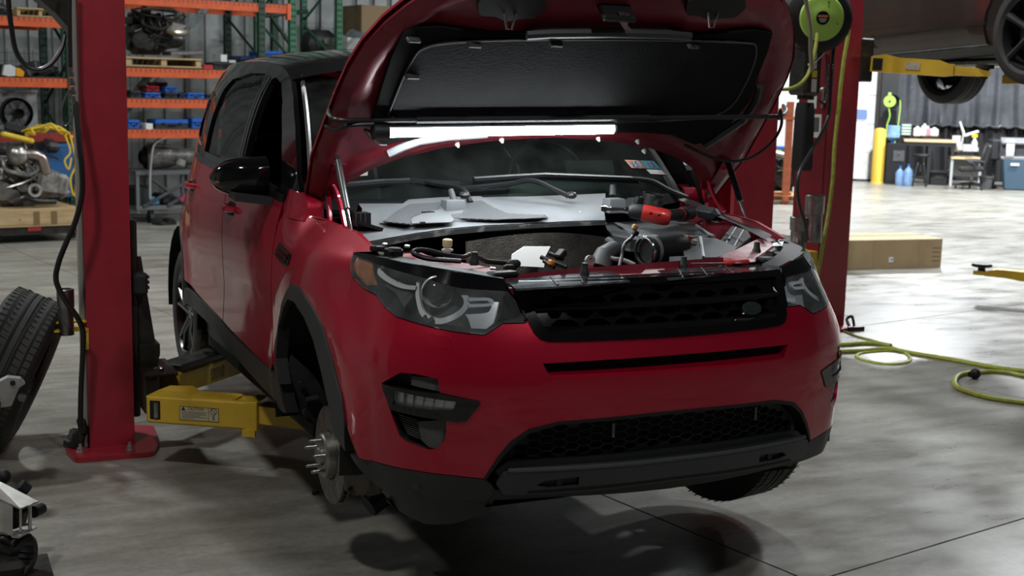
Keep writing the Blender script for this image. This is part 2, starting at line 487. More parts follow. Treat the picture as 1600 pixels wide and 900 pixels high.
def offs(s,z):
    w=smooth((s-S_F)/(S_S-S_F))
    d=lerpt(DF,z)*(1-w)+lerpt(DS,z)*w
    if z>.98 and s<2.05: d+=.075*smooth((z-.98)/.16)*w*smooth((2.05-s)/.25)
    if .7<s<1.65 and z>.7: d+=.042*smooth((z-.70)/.27)*smooth((s-.7)/.25)*smooth((1.65-s)/.4)
    return d
AY=(.89,3.631)
def flare(y,z):
    f=0
    for c in AY:
        r=math.hypot(y-c,z-.40)
        f=max(f,.022*smooth((.62-r)/.16))
    return f
def S(s,z,out=0.0):
    """body skin; s<0 is the car's right side (x<0)"""
    sg=-1 if s<0 else 1;a=abs(s)
    x,y,nx,ny=plan(a)
    d=out-offs(a,z)
    if y>.35 and nx>.5: d+=flare(y,z)
    X,Y=x+nx*d,y+ny*d
    return (sg*max(X,0) if a>1e-6 else 0.0,Y,z)
def WSF(a,t):
    """windscreen: a -1..1 across, t 0..1 up"""
    bx,by,bz=.82*a,1.10+.17*a*a,1.095+.03*a*a
    tx,ty,tz=.69*a,1.80+.055*a*a,1.655-.05*a*a
    k=.035*math.sin(math.pi*t)
    return (bx+(tx-bx)*t, by+(ty-by)*t-k*.5, bz+(tz-bz)*t+k)


def paint():
    m = bpy.data.materials.new('crimson_car_paint'); m.use_nodes = True; nt = m.node_tree; p = nt.nodes['Principled BSDF']
    p.inputs['Base Color'].default_value = (.33, .003, .020, 1); p.inputs['Metallic'].default_value = .30; p.inputs['Roughness'].default_value = .36
    p.inputs['Specular IOR Level'].default_value = .15; p.inputs['Coat Weight'].default_value = .8; p.inputs['Coat Roughness'].default_value = .035; p.inputs['Coat IOR'].default_value = 1.55
    g = nt.nodes.new('ShaderNodeTexCoord'); n = nt.nodes.new('ShaderNodeTexNoise'); n.inputs['Scale'].default_value = 900; n.inputs['Detail'].default_value = 1
    nt.links.new(g.outputs['Object'], n.inputs['Vector'])
    r = nt.nodes.new('ShaderNodeValToRGB'); r.color_ramp.elements[0].position = .35; r.color_ramp.elements[1].position = .7
    r.color_ramp.elements[0].color = (.29, .0025, .017, 1); r.color_ramp.elements[1].color = (.42, .006, .030, 1)
    nt.links.new(n.outputs['Fac'], r.inputs[0]); nt.links.new(r.outputs[0], p.inputs['Base Color'])
    d = nt.nodes.new('ShaderNodeTexNoise'); d.inputs['Scale'].default_value = 14; d.inputs['Detail'].default_value = 8
    nt.links.new(g.outputs['Object'], d.inputs['Vector'])
    mr = nt.nodes.new('ShaderNodeMapRange'); mr.inputs[1].default_value = .35; mr.inputs[2].default_value = .8; mr.inputs[3].default_value = .02; mr.inputs[4].default_value = .16
    nt.links.new(d.outputs['Fac'], mr.inputs[0]); nt.links.new(mr.outputs[0], p.inputs['Coat Roughness'])
    return m
M_RED = paint()
M_REDIN = mat('crimson_inner_paint', (.19, .006, .017), .5, .15, coat=.3, coat_rough=.25, col2=(.24, .02, .036), scale=5, amt=(.4, .75))
M_PIANO = mat('gloss_black', (.005, .005, .006), .12, 0, coat=.75, coat_rough=.03, spec=.15)
M_CLAD = mat('charcoal_cladding', (.017, .018, .019), .55, 0, bump=.15, bscale=500)
M_BLACK = mat('matt_black_plastic', (.009, .009, .010), .55, spec=.35)
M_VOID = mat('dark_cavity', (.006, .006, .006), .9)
M_RUBBER = mat('tyre_rubber', (.018, .018, .019), .72, col2=(.034, .033, .031), scale=4, bump=.2, bscale=160)
M_CHROME = mat('bright_chrome', (.75, .76, .78), .12, 1.)
M_STEEL = mat('worn_steel', (.42, .41, .40), .34, 1., col2=(.25, .24, .23), scale=18, rvar=.12)
M_ZINC = mat('zinc_plate', (.55, .55, .54), .4, .9)
M_CAST = mat('cast_iron', (.085, .078, .07), .75, .3, col2=(.15, .125, .10), scale=9, bump=.4, bscale=60)
M_GREYPL = mat('grey_cowl_plastic', (.145, .155, .165), .52, 0, col2=(.20, .21, .22), scale=3.5, bump=.1, bscale=600, rvar=.08)
M_GREYPL2 = mat('dark_grey_plastic', (.045, .047, .05), .5, 0, col2=(.075, .077, .08), scale=7, bump=.12, bscale=400, rvar=.1)
M_GLASS = glass('window_glass', (.62, .74, .70), .05, (.35, .42, .40))
M_DKGLASS = glass('privacy_glass', (.16, .18, .18), .0)
M_LENS = glass('headlamp_lens', (.95, .97, .98), .07, (.72, .76, .78), .06)
M_REFL = mat('lamp_reflector', (.80, .82, .84), .30, .55, rvar=.1, scale=9)
M_AMBER = mat('amber_reflector', (.55, .20, .05), .3, 0, col2=(.30, .10, .04), scale=30)
M_FROST = mat('frosted_light_guide', (.78, .82, .84), .28, 0, coat=.6)
M_HOSE = mat('black_hose', (.012, .012, .012), .38)

def skin(side, off=0.):
    """2d (s, z) -> car space on the body skin; d pushes inward"""
    return lambda s, z, d: S(side * s, z, off - d)
def both(name, outline, material, holes=(), res=.05, depth=.012, hole_depth=None, off=0., parent=None, label=None, sides=(-1, 1)):
    out = []
    for sd in sides:
        o = part(name, sheet(outline, skin(sd, off), holes, res, depth, hole_depth), material, parent or car, label); out.append(o)
    return out
def sym(half):
    """closed outline from a half outline that starts and ends on the centre line"""
    return [p for p in half] + [(-s, z) for s, z in half[::-1] if abs(s) > 1e-6]

# ---- outlines on the skin: (distance round the car from the nose's centre, height)
HL = [(1.354, 1.038), (1.257, 1.039), (1.154, 1.038), (1.057, 1.035), (0.826, 1.027), (0.675, 1.014), (0.574, 1.001), (0.537, 0.940), (0.514, 0.879),
      (0.585, 0.878), (0.645, 0.845), (0.704, 0.849), (0.832, 0.862), (0.980, 0.878), (1.056, 0.900), (1.124, 0.929), (1.214, 0.940), (1.300, 0.964), (1.338, 1.007)]
HL_TOP = [(1.347, 1.034), (1.238, 1.027), (1.011, 1.009), (0.872, 0.996), (0.709, 0.975), (0.565, 0.969)]
GR = [(0, .822), (.24, .824), (.36, .824), (.44, .826), (.468, .834), (.486, .852), (.500, .880), (.526, .94), (.548, .994)]
FOG = [(0.985, 0.677), (0.912, 0.719), (0.859, 0.721), (0.785, 0.712), (0.778, 0.670), (0.657, 0.648), (0.653, 0.641), (0.695, 0.584), (0.723, 0.580), (0.758, 0.584), (0.756, 0.549), (0.761, 0.520), (0.791, 0.487), (0.813, 0.485), (0.891, 0.504), (0.916, 0.519), (0.949, 0.594), (0.979, 0.658)]
LOWGR = [(.635, .399), (.592, .468), (.554, .515), (.500, .555), (.41, .577), (.14, .585), (0, .586)]
ARCH_O = [(1.146, 0.434), (1.171, 0.513), (1.202, 0.591), (1.299, 0.698), (1.409, 0.785), (1.517, 0.832), (1.662, 0.877), (1.775, 0.876), (1.839, 0.839), (1.891, 0.790), (1.959, 0.711), (2.000, 0.606), (2.012, 0.517)]
ARCH_I = [(1.317, 0.543), (1.402, 0.633), (1.502, 0.724), (1.598, 0.785), (1.718, 0.818), (1.803, 0.816), (1.868, 0.775), (1.959, 0.687), (1.987, 0.559), (1.934, 0.472)]
REDLOW = [(1.147, 0.430), (1.103, 0.412), (0.985, 0.415), (0.858, 0.415), (0.750, 0.409), (.635, .399)]
BOT = [(1.10, .365), (1.04, .325), (.95, .305), (.80, .318), (.627, .325), (.44, .33), (0, .335)]
SEAM = [(1.308, .89), (1.314, .80), (1.318, .715)]
SLOT = [(0, .766), (.252, .765), (.463, .760), (.440, .717), (0, .715)]
print('HL', HL); print('ARCH_O', ARCH_O); print('ARCH_I', ARCH_I); print('FOG', FOG); print('REDLOW', REDLOW, BOT)

# ---- front bumper
HLB = HL[8:18]                                    # the headlamp's lower edge, nose to flank
bump_half = GR[:7] + [(HLB[0][0], HLB[0][1] - .004)] + [(s, z - .004) for s, z in HLB[1:]] + SEAM + ARCH_O[4:0:-1] + REDLOW[1:-1] + LOWGR
def mirror(pts): return [(-s, z) for s, z in pts][::-1]
WASH = [(.842, .842), (.757, .835), (.740, .801), (.822, .802)]
bm_holes = [FOG, mirror(FOG), SLOT[:4] + [(0, .715)] + mirror(SLOT[1:4]), rounded(WASH, .012), mirror(rounded(WASH, .012))]
part('front_bumper', sheet(sym(bump_half), skin(1), bm_holes, .035, .02, .03), M_RED, car)
both('towing_eye_cover', rounded([(s * .985 + .012, z * .99 + .008) for s, z in WASH], .012), M_RED, res=.03, off=.0005, depth=.01)
# the slot's floor and back
sl = MB()
for a, b, d0, d1 in ((.715, .735, 0., .05),):
    rows = []
    for k in range(5):
        t = k / 4; rows.append([S(s, a + (b - a) * t, -d0 - (d1 - d0) * t) for s in [x * .046 for x in range(-10, 11)]])
    sl.grid(rows)
part('intake_lip', sl, M_RED, car)
part('intake_back', sheet(sym([(0, .775), (.27, .774), (.48, .768), (.47, .71), (0, .708)]), skin(1, -.045), (), .05, 0), M_VOID, car)

# ---- dark lower bumper
val_half = [(0, .36), (.60, .36), (.635, .396)] + [(s, z - .003) for s, z in REDLOW[-2:0:-1]] + [(1.16, .41)] + BOT[:-1] + [(0, .32)]
part('bumper_valance', sheet(sym(val_half), skin(1), (), .05, .02), M_CLAD, car)
for sd in (-1, 1):
    n_ = S(sd * .862, .362, .002); b_ = S(sd * .862, .362, -.02)
    part('parking_sensor', MB().cyl(b_, n_, .0135, n=16), M_CLAD, car)
    part('parking_sensor', MB().cyl(S(sd * .40, .385, -.01), S(sd * .40, .385, .012), .011, n=16), M_CLAD, car)
part('loose_undertray', sheet([(-.60, .33), (-.80, .335), (-1.0, .33), (-1.06, .30), (-.98, .245), (-.86, .215), (-.74, .225), (-.62, .27)], skin(1, -.012), (), .05, .02), M_CLAD, car)
part('undertray_flap', MB().grid([[(-0.8513, 0.32, 0.2837), (-0.7705, 0.32, 0.2037)], [(-0.7491, 0.55, 0.2278), (-0.6486, 0.45, 0.1663)]]), M_GREYPL2, car)
skid_half = [(0, .436), (.35, .434), (.54, .430), (.580, .418), (.60, .385), (.575, .352), (.44, .348), (.20, .352), (0, .356)]
part('bumper_guard', sheet(sym(skid_half), skin(1, .022), [[(sg * s, z) for s, z in ((.34, .402), (.45, .395), (.475, .380), (.44, .371), (.34, .374))] for sg in (-1, 1)], .04, .05, .02), mat('satin_charcoal_guard', (.030, .032, .035), .38, .1), car)
part('guard_highlight', MB().tube([S(s / 20 * .565, .431, .020) for s in range(-20, 21)], .007, 6), mat('guard_highlight_grey', (.06, .063, .068), .32, .2), car)  # paler tube: the highlight on the guard's top edge, put into colour
part('guard_lip_shadow', sheet(sym([(0, .369), (.30, .366), (.50, .362), (.505, .354), (.30, .357), (0, .361)]), skin(1, .0235), (), .05, .004), M_VOID, car)  # black strip painting the shadow under the guard's lower lip
part('guard_recess', sheet(sym([(0, .41), (.34, .408), (.47, .40), (.48, .37), (.43, .362), (0, .367)]), skin(1, .006), (), .05, 0), M_CLAD, car)
part('intake_ledge', sheet(sym([(0, .455), (.36, .452), (.56, .446), (.60, .42), (.59, .40), (0, .40)]), skin(1, -.012), (), .05, .02), M_CLAD, car)
part('intake_frame', sheet(sym([(0, .589), (.14, .588), (.41, .580), (.503, .559), (.558, .519), (.597, .471), (.640, .399), (.632, .396), (.583, .467), (.546, .512), (.495, .548), (.405, .570), (.14, .578), (0, .579)]), skin(1, .003), (), .04, .05), M_BLACK, car)
# honeycomb of the lower intake
def hexes(x0, x1, z0, z1, w, h, gap, ok):
    out = []; row = 0; z = z0
    while z < z1:
        x = x0 + (w * .75 if row % 2 else 0)
        while x < x1:
            a, b = w / 2 - gap, h / 2 - gap * .6
            hx = [(x - a, z), (x - a * .5, z + b), (x + a * .5, z + b), (x + a, z), (x + a * .5, z - b), (x - a * .5, z - b)]
            if all(ok(p) for p in hx): out.append(hx)
            x += w * 1.5
        z += h / 2; row += 1
    return out
lo = sym([(0, .44), (.57, .435), (.62, .40)] + LOWGR)
lo_in = sym([(0, .448), (.55, .442), (.58, .462), (.543, .509), (.49, .545), (.402, .569), (.14, .578), (0, .579)])
hx = hexes(-.60, .60, .458, .574, .056, .0255, .0026, lambda p: inside(p, lo_in))
part('intake_mesh', sheet(lo_in, skin(1, -.045), hx, .2, 0, .008), M_BLACK, car)
part('intake_shutter', sheet(lo, skin(1, -.09), (), .1, 0), M_VOID, car)
for x in (-.21, .36): part('shutter_bracket', MB().box(S(x, .53, -.038), (.008, .004, .045)), M_GREYPL, car)

# ---- grille
gr_full = sym(GR + [(0, 1.0)])
gr_in = sym([(0, .848), (.36, .850), (.43, .853), (.452, .866), (.475, .905), (.505, .975), (0, .983)])
part('grille_frame', sheet(gr_full, skin(1, .006), [gr_in], .05, .03, .035), M_PIANO, car)
hx = []
for zc in (.952, .884):
    for r_, (dz, ph) in enumerate(((.016, 0), (-.016, .5))):
        k = -6
        while k < 7:
            x = (k + ph) * .108; w, h = .098, .029
            q = [(x - w / 2, zc + dz), (x - w / 4, zc + dz + h / 2), (x + w / 4, zc + dz + h / 2), (x + w / 2, zc + dz), (x + w / 4, zc + dz - h / 2), (x - w / 4, zc + dz - h / 2)]
            if not all(inside(p, gr_in) for p in q):
                cxh = sum(p[0] for p in q) / 6; q = [(cxh - math.copysign(.022, cxh) + (a_ - cxh) * .5, zc + dz + (b_ - zc - dz) * .95) for a_, b_ in q]
            if all(inside(p, gr_in) for p in q): hx.append(q)
            k += 1
gmesh = part('grille_mesh', sheet(gr_in, skin(1, -.012), hx, .06, .02, .03), M_PIANO, car)
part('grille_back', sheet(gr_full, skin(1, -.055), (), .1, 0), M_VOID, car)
for zc in (.918, .984, .852):
    w_ = .47 if zc < .9 else .50
    if zc > .95: w_ = .52
    rows = []
    for k in range(7):
        t = -1 + 2 * k / 6; rows.append([S(s_ * w_ / 10, zc + t * .012, -.010 + .015 * (1 - t * t)) for s_ in range(-10, 11)])
    part('grille_bar', MB().grid(rows), M_PIANO, car)
bs, bz = .318, .889
bc = Vector(S(bs, bz, .016)); bx_ = (Vector(S(bs + .02, bz, .016)) - Vector(S(bs - .02, bz, .016))); by_ = Vector(S(bs, bz + .02, .016)) - Vector(S(bs, bz - .02, .016))
BF = frame(bc, bx_, by_)
def oval(a, b, d0, d1, n=32): return MB().prism([(a * math.cos(2 * PI * i / n), b * math.sin(2 * PI * i / n)) for i in range(n)], lambda u, v, d: BF @ Vector((u, v, d)), d0, d1)
badge = part('badge', oval(.043, .0235, -.012, .002), M_CHROME, car, 'silver-rimmed oval badge')
part('badge_plate', oval(.0395, .0205, .002, .003), mat('badge_green', (.02, .032, .028), .3), badge)
lettering('lettering', 'LAND-', .0185, BF @ Matrix.Translation((-.004, .0085, .0035)), M_CHROME, badge, .0006)
lettering('lettering', '-ROVER', .0185, BF @ Matrix.Translation((.003, -.0085, .0035)), M_CHROME, badge, .0006)

# ---- headlamps
EYE = HL_TOP + [HL[7], HL[6], HL[5], HL[4], HL[3], HL[2], HL[1], HL[0]]
LENS = HL_TOP + [HL[7]] + HL[8:]
for sd in (-1, 1):
    hl = part('headlamp', sheet(HL, skin(sd, -.075), (), .05, 0), M_BLACK, car)
    part('housing_wall', (lambda mb: (mb.add([S(sd * s, z, 0.) for s, z in HL] + [S(sd * s, z, -.08) for s, z in HL], [(i, (i + 1) % len(HL), (i + 1) % len(HL) + len(HL), i + len(HL)) for i in range(len(HL))]), mb)[1])(MB()), M_BLACK, hl)
    part('lens', sheet(LENS, skin(sd, .002), (), .04, .006), M_LENS, hl)
    part('eyebrow_trim', sheet(EYE, skin(sd, .004), (), .03, .012), M_PIANO, hl)
    # chrome step beside the grille, projector with ring, light-guide hoop, side marker
    part('reflector', sheet([(.515, .885), (.585, .885), (.64, .852), (.69, .853), (.70, .88), (.715, .90), (.715, .96), (.60, .968), (.56, .965)], skin(sd, -.05), (), .03, .0), M_REFL, hl)
    pc = (.848, .955)
    ctr = Vector(S(sd * pc[0], pc[1], -.055)); nrm = (Vector(S(sd * pc[0], pc[1], 0)) - ctr).normalized()
    nrm = (nrm + Vector((0, -.9, -nrm.z * .8))).normalized()
    part('projector', MB().lathe([(.046, -.03), (.046, .02), (.043, .024), (.038, .02), (.0, .02)], ctr, nrm, 28), M_REFL, hl)
    part('projector_ring', MB().lathe([(.044, .018), (.050, .022), (.052, .028), (.048, .032), (.043, .026)], ctr, nrm, 32, closed_prof=True), mat('pale_lamp_ring', (.70, .72, .73), .25, .4), hl)
    part('projector_lens', MB().lathe([(.038, .02), (.034, .030), (.025, .040), (.012, .046), (0, .048)], ctr, nrm, 28), mat('projector_glass', (.03, .035, .04), .05, 0, coat=1), hl)
    def strip(pts, w, off, name, m, closed=False):
        q = []
        P = chaikin(pts, 2, False)
        L, R = [], []
        for i, p in enumerate(P):
            a, b = Vector(P[max(i - 1, 0)]), Vector(P[min(i + 1, len(P) - 1)]); d = (b - a).normalized(); n_ = Vector((-d.y, d.x)) * w / 2
            L.append(tuple(Vector(p) + n_)); R.append(tuple(Vector(p) - n_))
        mb = MB(); mb.grid([[S(sd * s, z, off - .012) for s, z in L], [S(sd * s, z, off) for s, z in L], [S(sd * s, z, off) for s, z in R], [S(sd * s, z, off - .012) for s, z in R]])
        return part(name, mb, m, hl)
    strip([(.770, .995), (.722, .965), (.700, .930), (.725, .895), (.79, .872), (.85, .874), (.905, .900), (.945, .945), (.955, .985)], .016, -.026, 'light_guide', M_FROST)
    strip([(.952, .962), (1.04, .962), (1.14, .978), (1.19, .995), (1.18, 1.02)], .011, -.02, 'light_guide', M_FROST)
    strip([(.70, .94), (.62, .942), (.615, .925), (.70, .922)], .008, -.02, 'light_guide', M_FROST)
    strip([(.60, .962), (.565, .955), (.545, .91), (.535, .893), (.60, .89)], .012, -.022, 'light_guide', M_FROST)
    strip([(.87, .885), (.85, .868), (.83, .885)], .012, -.012, 'guide_clip', M_BLACK)
    part('side_marker', sheet([(1.338, 1.030), (1.235, 1.022), (1.205, .99), (1.165, .955), (1.215, .946), (1.292, .968), (1.330, 1.0)], skin(sd, -.012), (), .03, .006), M_AMBER, hl)
    part('inner_bezel', sheet([(.965, .935), (.99, .90), (1.07, .94), (1.15, .955), (1.10, .968), (1.08, .975), (1.0, .955)], skin(sd, -.03), (), .04, .01), M_GREYPL2, hl)

# ---- fog lamp pockets
FOGL = [(0.932, 0.662), (0.728, 0.644), (0.737, 0.613), (0.794, 0.614), (0.936, 0.618)]
FRAME_ = [FOG[17], FOG[0], (0.971, 0.673), (0.772, 0.667), FOG[5], FOG[6], FOG[7], FOG[8], (0.758, 0.584), (0.943, 0.599)]
VENT = [(0.931, 0.587), (0.857, 0.574), (0.843, 0.509), (0.894, 0.522)]
for sd in (-1, 1):
    fp = part('fog_lamp', sheet(FOG, skin(sd, -.035), (), .03, 0), M_BLACK, car)
    part('pocket_wall', (lambda mb: (mb.add([S(sd * s, z, -.003) for s, z in FOG] + [S(sd * s, z, -.036) for s, z in FOG], [(i, (i + 1) % len(FOG), (i + 1) % len(FOG) + len(FOG), i + len(FOG)) for i in range(len(FOG))]), mb)[1])(MB()), M_BLACK, fp)
    part('bezel', sheet(FRAME_, skin(sd, .004), [FOGL], .03, .025, .02), M_PIANO, fp)
    part('lamp_lens', sheet(FOGL, skin(sd, -.003), (), .02, .004), M_LENS, fp)
    part('lamp_reflector', sheet(FOGL, skin(sd, -.016), (), .03, 0), M_REFL, fp)
    a, b, c_, d_ = FOGL[0], FOGL[1], FOGL[2], FOGL[4]
    for k in range(1, 6):
        t = k / 6; p = Vector(a).lerp(Vector(b), t); q = Vector(d_).lerp(Vector(c_), t)
        part('reflector_fin', MB().grid([[S(sd * p.x, p.y, -.004), S(sd * p.x, p.y, -.016)], [S(sd * q.x, q.y, -.004), S(sd * q.x, q.y, -.016)]]), M_GREYPL2, fp)
    part('filler_panel', sheet([FOG[9], FOG[10], FOG[11], FOG[12], (0.818, 0.491), (0.841, 0.510), (0.854, 0.570)], skin(sd, -.012), (), .03, .01), M_GREYPL2, fp)
    part('filler_panel', sheet([(0.878, 0.710), FOG[3], FOG[4], (0.877, 0.682)], skin(sd, -.012), (), .03, .01), M_GREYPL2, fp)
    for k in range(8):
        t = (k + .5) / 8; p = Vector(VENT[0]).lerp(Vector(VENT[3]), t); q = Vector(VENT[1]).lerp(Vector(VENT[2]), t)
        rows = [[S(sd * (p.x + (q.x - p.x) * i / 4), p.y + (q.y - p.y) * i / 4 + dz, dd) for i in range(5)] for dz, dd in ((.003, -.03), (.002, -.016), (-.001, -.016), (-.002, -.03))]
        part('vent_slat', MB().grid(rows), M_GREYPL2, fp)

# ---- wheel-arch cladding, liner and flap
def z_at(pts, s):
    return min(pts, key=lambda p: abs(p[0] - s))[1]
both('arch_cladding', ARCH_O[1:] + [(1.99, .50), (1.93, .472)] + ARCH_I[::-1] + [(1.262, .45), (1.178, .415)], M_CLAD, res=.03, off=.008, depth=.045)
# ---- front wings
TOPF = [(1.25, 1.052), (1.44, 1.094), (1.60, 1.102), (1.74, 1.104), (1.90, 1.106), (2.05, 1.114)]
GAPF = [(2.105, 1.06), (2.118, .99), (2.138, .90), (2.148, .80), (2.152, .70), (2.12, .62), (2.05, .55), (2.0, .53)]
VENTS = [(2.045, .992), (1.872, .968), (1.905, .922), (1.975, .917), (2.095, .942)]
fen = [HL[17], HL[18], (HL[0][0] + .003, HL[0][1])] + TOPF + GAPF + ARCH_O[:3:-1] + SEAM[::-1]
both('front_wing', fen, M_RED, (), .04, .015)
for sd in (-1, 1):
    v = part('wing_vent', sheet(VENTS, skin(sd, .004), (), .05, .006), M_BLACK, car)
    part('vent_slat', sheet([(2.055, .968), (1.90, .955), (1.91, .945), (2.06, .956)], skin(sd, .010), (), .05, .012), M_PIANO, v)
    part('vent_slat', sheet([(2.03, .983), (1.885, .966), (1.89, .960), (2.04, .974)], skin(sd, .010), (), .05, .012), M_PIANO, v)
    part('vent_slat', sheet([(2.07, .950), (1.92, .936), (1.925, .930), (2.075, .942)], skin(sd, .010), (), .05, .012), M_PIANO, v)
# inner wing ledge: from the wing's top edge inward to the engine bay
for sd in (-1, 1):
    rows = []
    for s, z in TOPF:
        a = Vector(S(sd * s, z, 0)); i_ = Vector((-sd, 0, 0))
        rows.append([a, a + i_ * .012 + Vector((0, 0, -.004)), a + i_ * .03 + Vector((0, 0, -.035)), a + i_ * .075 + Vector((0, .01, -.05)), a + i_ * .09 + Vector((0, .01, -.2))])
    part('wing_gutter', MB().grid(rows), M_REDIN, car)

# ---- doors
BELT = lambda s: 1.135 + .035 * (s - 2.1)
SILLZ = lambda s: lerpt([(2.1, .478), (2.34, .484), (2.67, .492), (3.03, .528), (3.4, .548), (3.7, .565)], s)
fd = [(2.118, .99), (2.138, .90), (2.148, .80), (2.156, .70), (2.125, .60), (2.06, .52), (2.10, SILLZ(2.1)), (2.4, SILLZ(2.4)), (2.9, SILLZ(2.9)), (3.015, SILLZ(3)), (2.995, .62), (2.992, .82), (3.01, .97), (3.05, BELT(3.05)), (2.6, BELT(2.6)), (2.11, BELT(2.1))]
fd = [(s + (.008 if s < 2.3 else -.004), z) for s, z in fd]
RARC = [(-.46 * math.cos(a), .395 + .47 * math.sin(a)) for a in [math.radians(x) for x in range(12, 180, 12)]]
s_rw = s_at_y(3.63)
rd = [(3.024, SILLZ(3)), (3.30, SILLZ(3.3)), (3.60, SILLZ(3.6))] + [(s_rw + x, z) for x, z in RARC if z > .52 and x < -.13] + [(s_rw - .08, .95), (s_rw - .03, 1.05), (s_rw, BELT(s_rw)), (3.5, BELT(3.5)), (3.058, BELT(3.05)), (3.018, .97), (3.0, .82), (3.003, .62)]
def handle(side, s0, z0, dr):
    d = Vector(S(side * (s0 + .08), z0, 0)) - Vector(S(side * (s0 - .08), z0, 0)); d.normalize()
    rows = []
    for k in range(9):
        t = -1 + k / 4; lift = .042 * (1 - abs(t) ** 3) ; hw = .016 * (1 - .35 * t * t)
        rows.append([S(side * (s0 + .105 * t), z0 + hw, lift - .014), S(side * (s0 + .105 * t), z0 + hw * .6, lift), S(side * (s0 + .105 * t), z0 - hw * .6, lift), S(side * (s0 + .105 * t), z0 - hw, lift - .014)])
    part('door_handle', MB().grid(rows), M_RED, dr)
    part('handle_cup', sheet(rounded([(s0 - .06, z0 - .03), (s0 + .06, z0 - .03), (s0 + .06, z0 + .028), (s0 - .06, z0 + .028)], .02), skin(side, .002), (), .05, 0), M_BLACK, dr)
for sd in (-1, 1):
    d1 = part('door', sheet(fd, skin(sd), (), .05, .02), M_RED, car)
    handle(sd, 2.88, 1.045, d1)
    d2 = part('door', sheet(rd, skin(sd), (), .05, .02), M_RED, car)
    handle(sd, 3.82, 1.075, d2)
# rear quarter
rq = [(s_rw + x, z) for x, z in RARC if z > .52 and x > -.13] + [(s_rw + .50, .52), (5.0, .52), (5.45, .55), (5.45, .80), (5.40, 1.0), (5.38, 1.20), (4.6, 1.22), (s_rw + .01, BELT(s_rw)), (s_rw - .022, 1.05), (s_rw - .072, .95), (s_rw - .115, .85)]
both('rear_quarter', rq, M_RED, res=.06, depth=.02)
both('rear_arch_cladding', [(s_rw + x, z) for x, z in RARC] + [(s_rw + .49, .42), (s_rw + .41, .40)] + [(s_rw + x * .87, .395 + (z - .395) * .87) for x, z in RARC[::-1]] + [(s_rw - .41, .44), (s_rw - .49, .46)], M_CLAD, res=.04, off=.006, depth=.045)
both('sill_cladding', [(1.96, .488), (2.08, .492)] + [(s, SILLZ(s) - .004) for s in (2.2, 2.5, 2.8, 3.1, 3.4)] + [(s_rw - .47, .545), (s_rw - .455, .47), (3.4, .462), (3.13, .440), (2.72, .395), (2.38, .360), (2.0, .345), (1.93, .36), (1.945, .44)], M_CLAD, res=.05, off=.004, depth=.05)
both('rear_bumper', [(s_rw + .50, .515), (5.0, .515), (5.47, .545), (5.47, .32), (4.9, .31), (s_rw + .46, .36)], M_CLAD, res=.08, off=.01, depth=.04)

# ---- upper body in gloss black, with the window openings
def roofz(s): return lerpt([(2.55, 1.60), (2.70, 1.640), (2.9, 1.665), (3.3, 1.685), (3.8, 1.685), (4.3, 1.67), (4.8, 1.64), (5.3, 1.60)], s)
APIL = [(1.912, 1.154), (1.954, 1.212), (2.009, 1.304), (2.129, 1.418), (2.246, 1.513), (2.401, 1.592)]
print('APIL', APIL)
APIL = [(1.95, 1.135), (1.99, 1.20), (2.06, 1.30), (2.19, 1.42), (2.36, 1.53), (2.52, 1.60)]
WF = [(2.19, 1.185), (2.26, 1.29), (2.36, 1.40), (2.50, 1.515), (2.64, 1.585), (2.80, 1.612), (2.84, 1.60), (2.86, 1.22)]
WR = [(2.975, 1.225), (2.955, 1.45), (2.965, 1.605), (3.02, 1.628), (3.30, 1.63), (3.60, 1.60), (3.68, 1.55), (3.72, 1.40), (3.71, 1.25)]
WQ = [(3.86, 1.27), (3.86, 1.53), (4.05, 1.545), (4.45, 1.47), (4.62, 1.36), (4.6, 1.30)]
upper = APIL + [(s, roofz(s)) for s in (2.7, 2.9, 3.1, 3.3, 3.6, 3.8, 4.1, 4.3, 4.6, 4.8, 5.1)] + [(5.3, 1.59), (5.36, 1.40), (5.38, 1.205), (4.6, 1.215)] + [(s, BELT(s)) for s in (4.1, 3.7, 3.3, 2.9, 2.5, 2.11)] + [(2.0, 1.13)]
M_TRIM = mat('satin_black_trim', (.012, .012, .013), .3, 0, coat=.5, coat_rough=.15)
for sd in (-1, 1):
    up_ = part('upper_body', sheet(upper, skin(sd), [WF, WR, WQ], .05, .02, .03), M_PIANO, car)
    part('rear_glass', sheet(WR, skin(sd, -.012), (), .06, 0), M_DKGLASS, up_)
    if sd > 0: part('front_glass', sheet(WF, skin(sd, -.012), (), .06, 0), M_DKGLASS, up_)
    part('quarter_glass', sheet(WQ, skin(sd, -.012), (), .06, 0), M_DKGLASS, up_)
    part('waist_trim', sheet([(s, BELT(s) + .028) for s in (2.12, 2.5, 2.9, 3.3, 3.7, 4.0)] + [(s, BELT(s) + .006) for s in (4.0, 3.7, 3.3, 2.9, 2.5, 2.12)], skin(sd, .006), (), .08, .012), M_TRIM, up_)
    part('pillar_trim', sheet([(2.885, BELT(2.9) + .03), (2.875, 1.61), (2.915, 1.62), (2.915, BELT(2.9) + .03)], skin(sd, .004), (), .08, .012), M_TRIM, up_)
    part('pillar_trim', sheet([(2.925, BELT(2.9) + .03), (2.925, 1.62), (2.945, 1.62), (2.955, BELT(2.9) + .03)], skin(sd, .004), (), .08, .012), M_PIANO, up_)
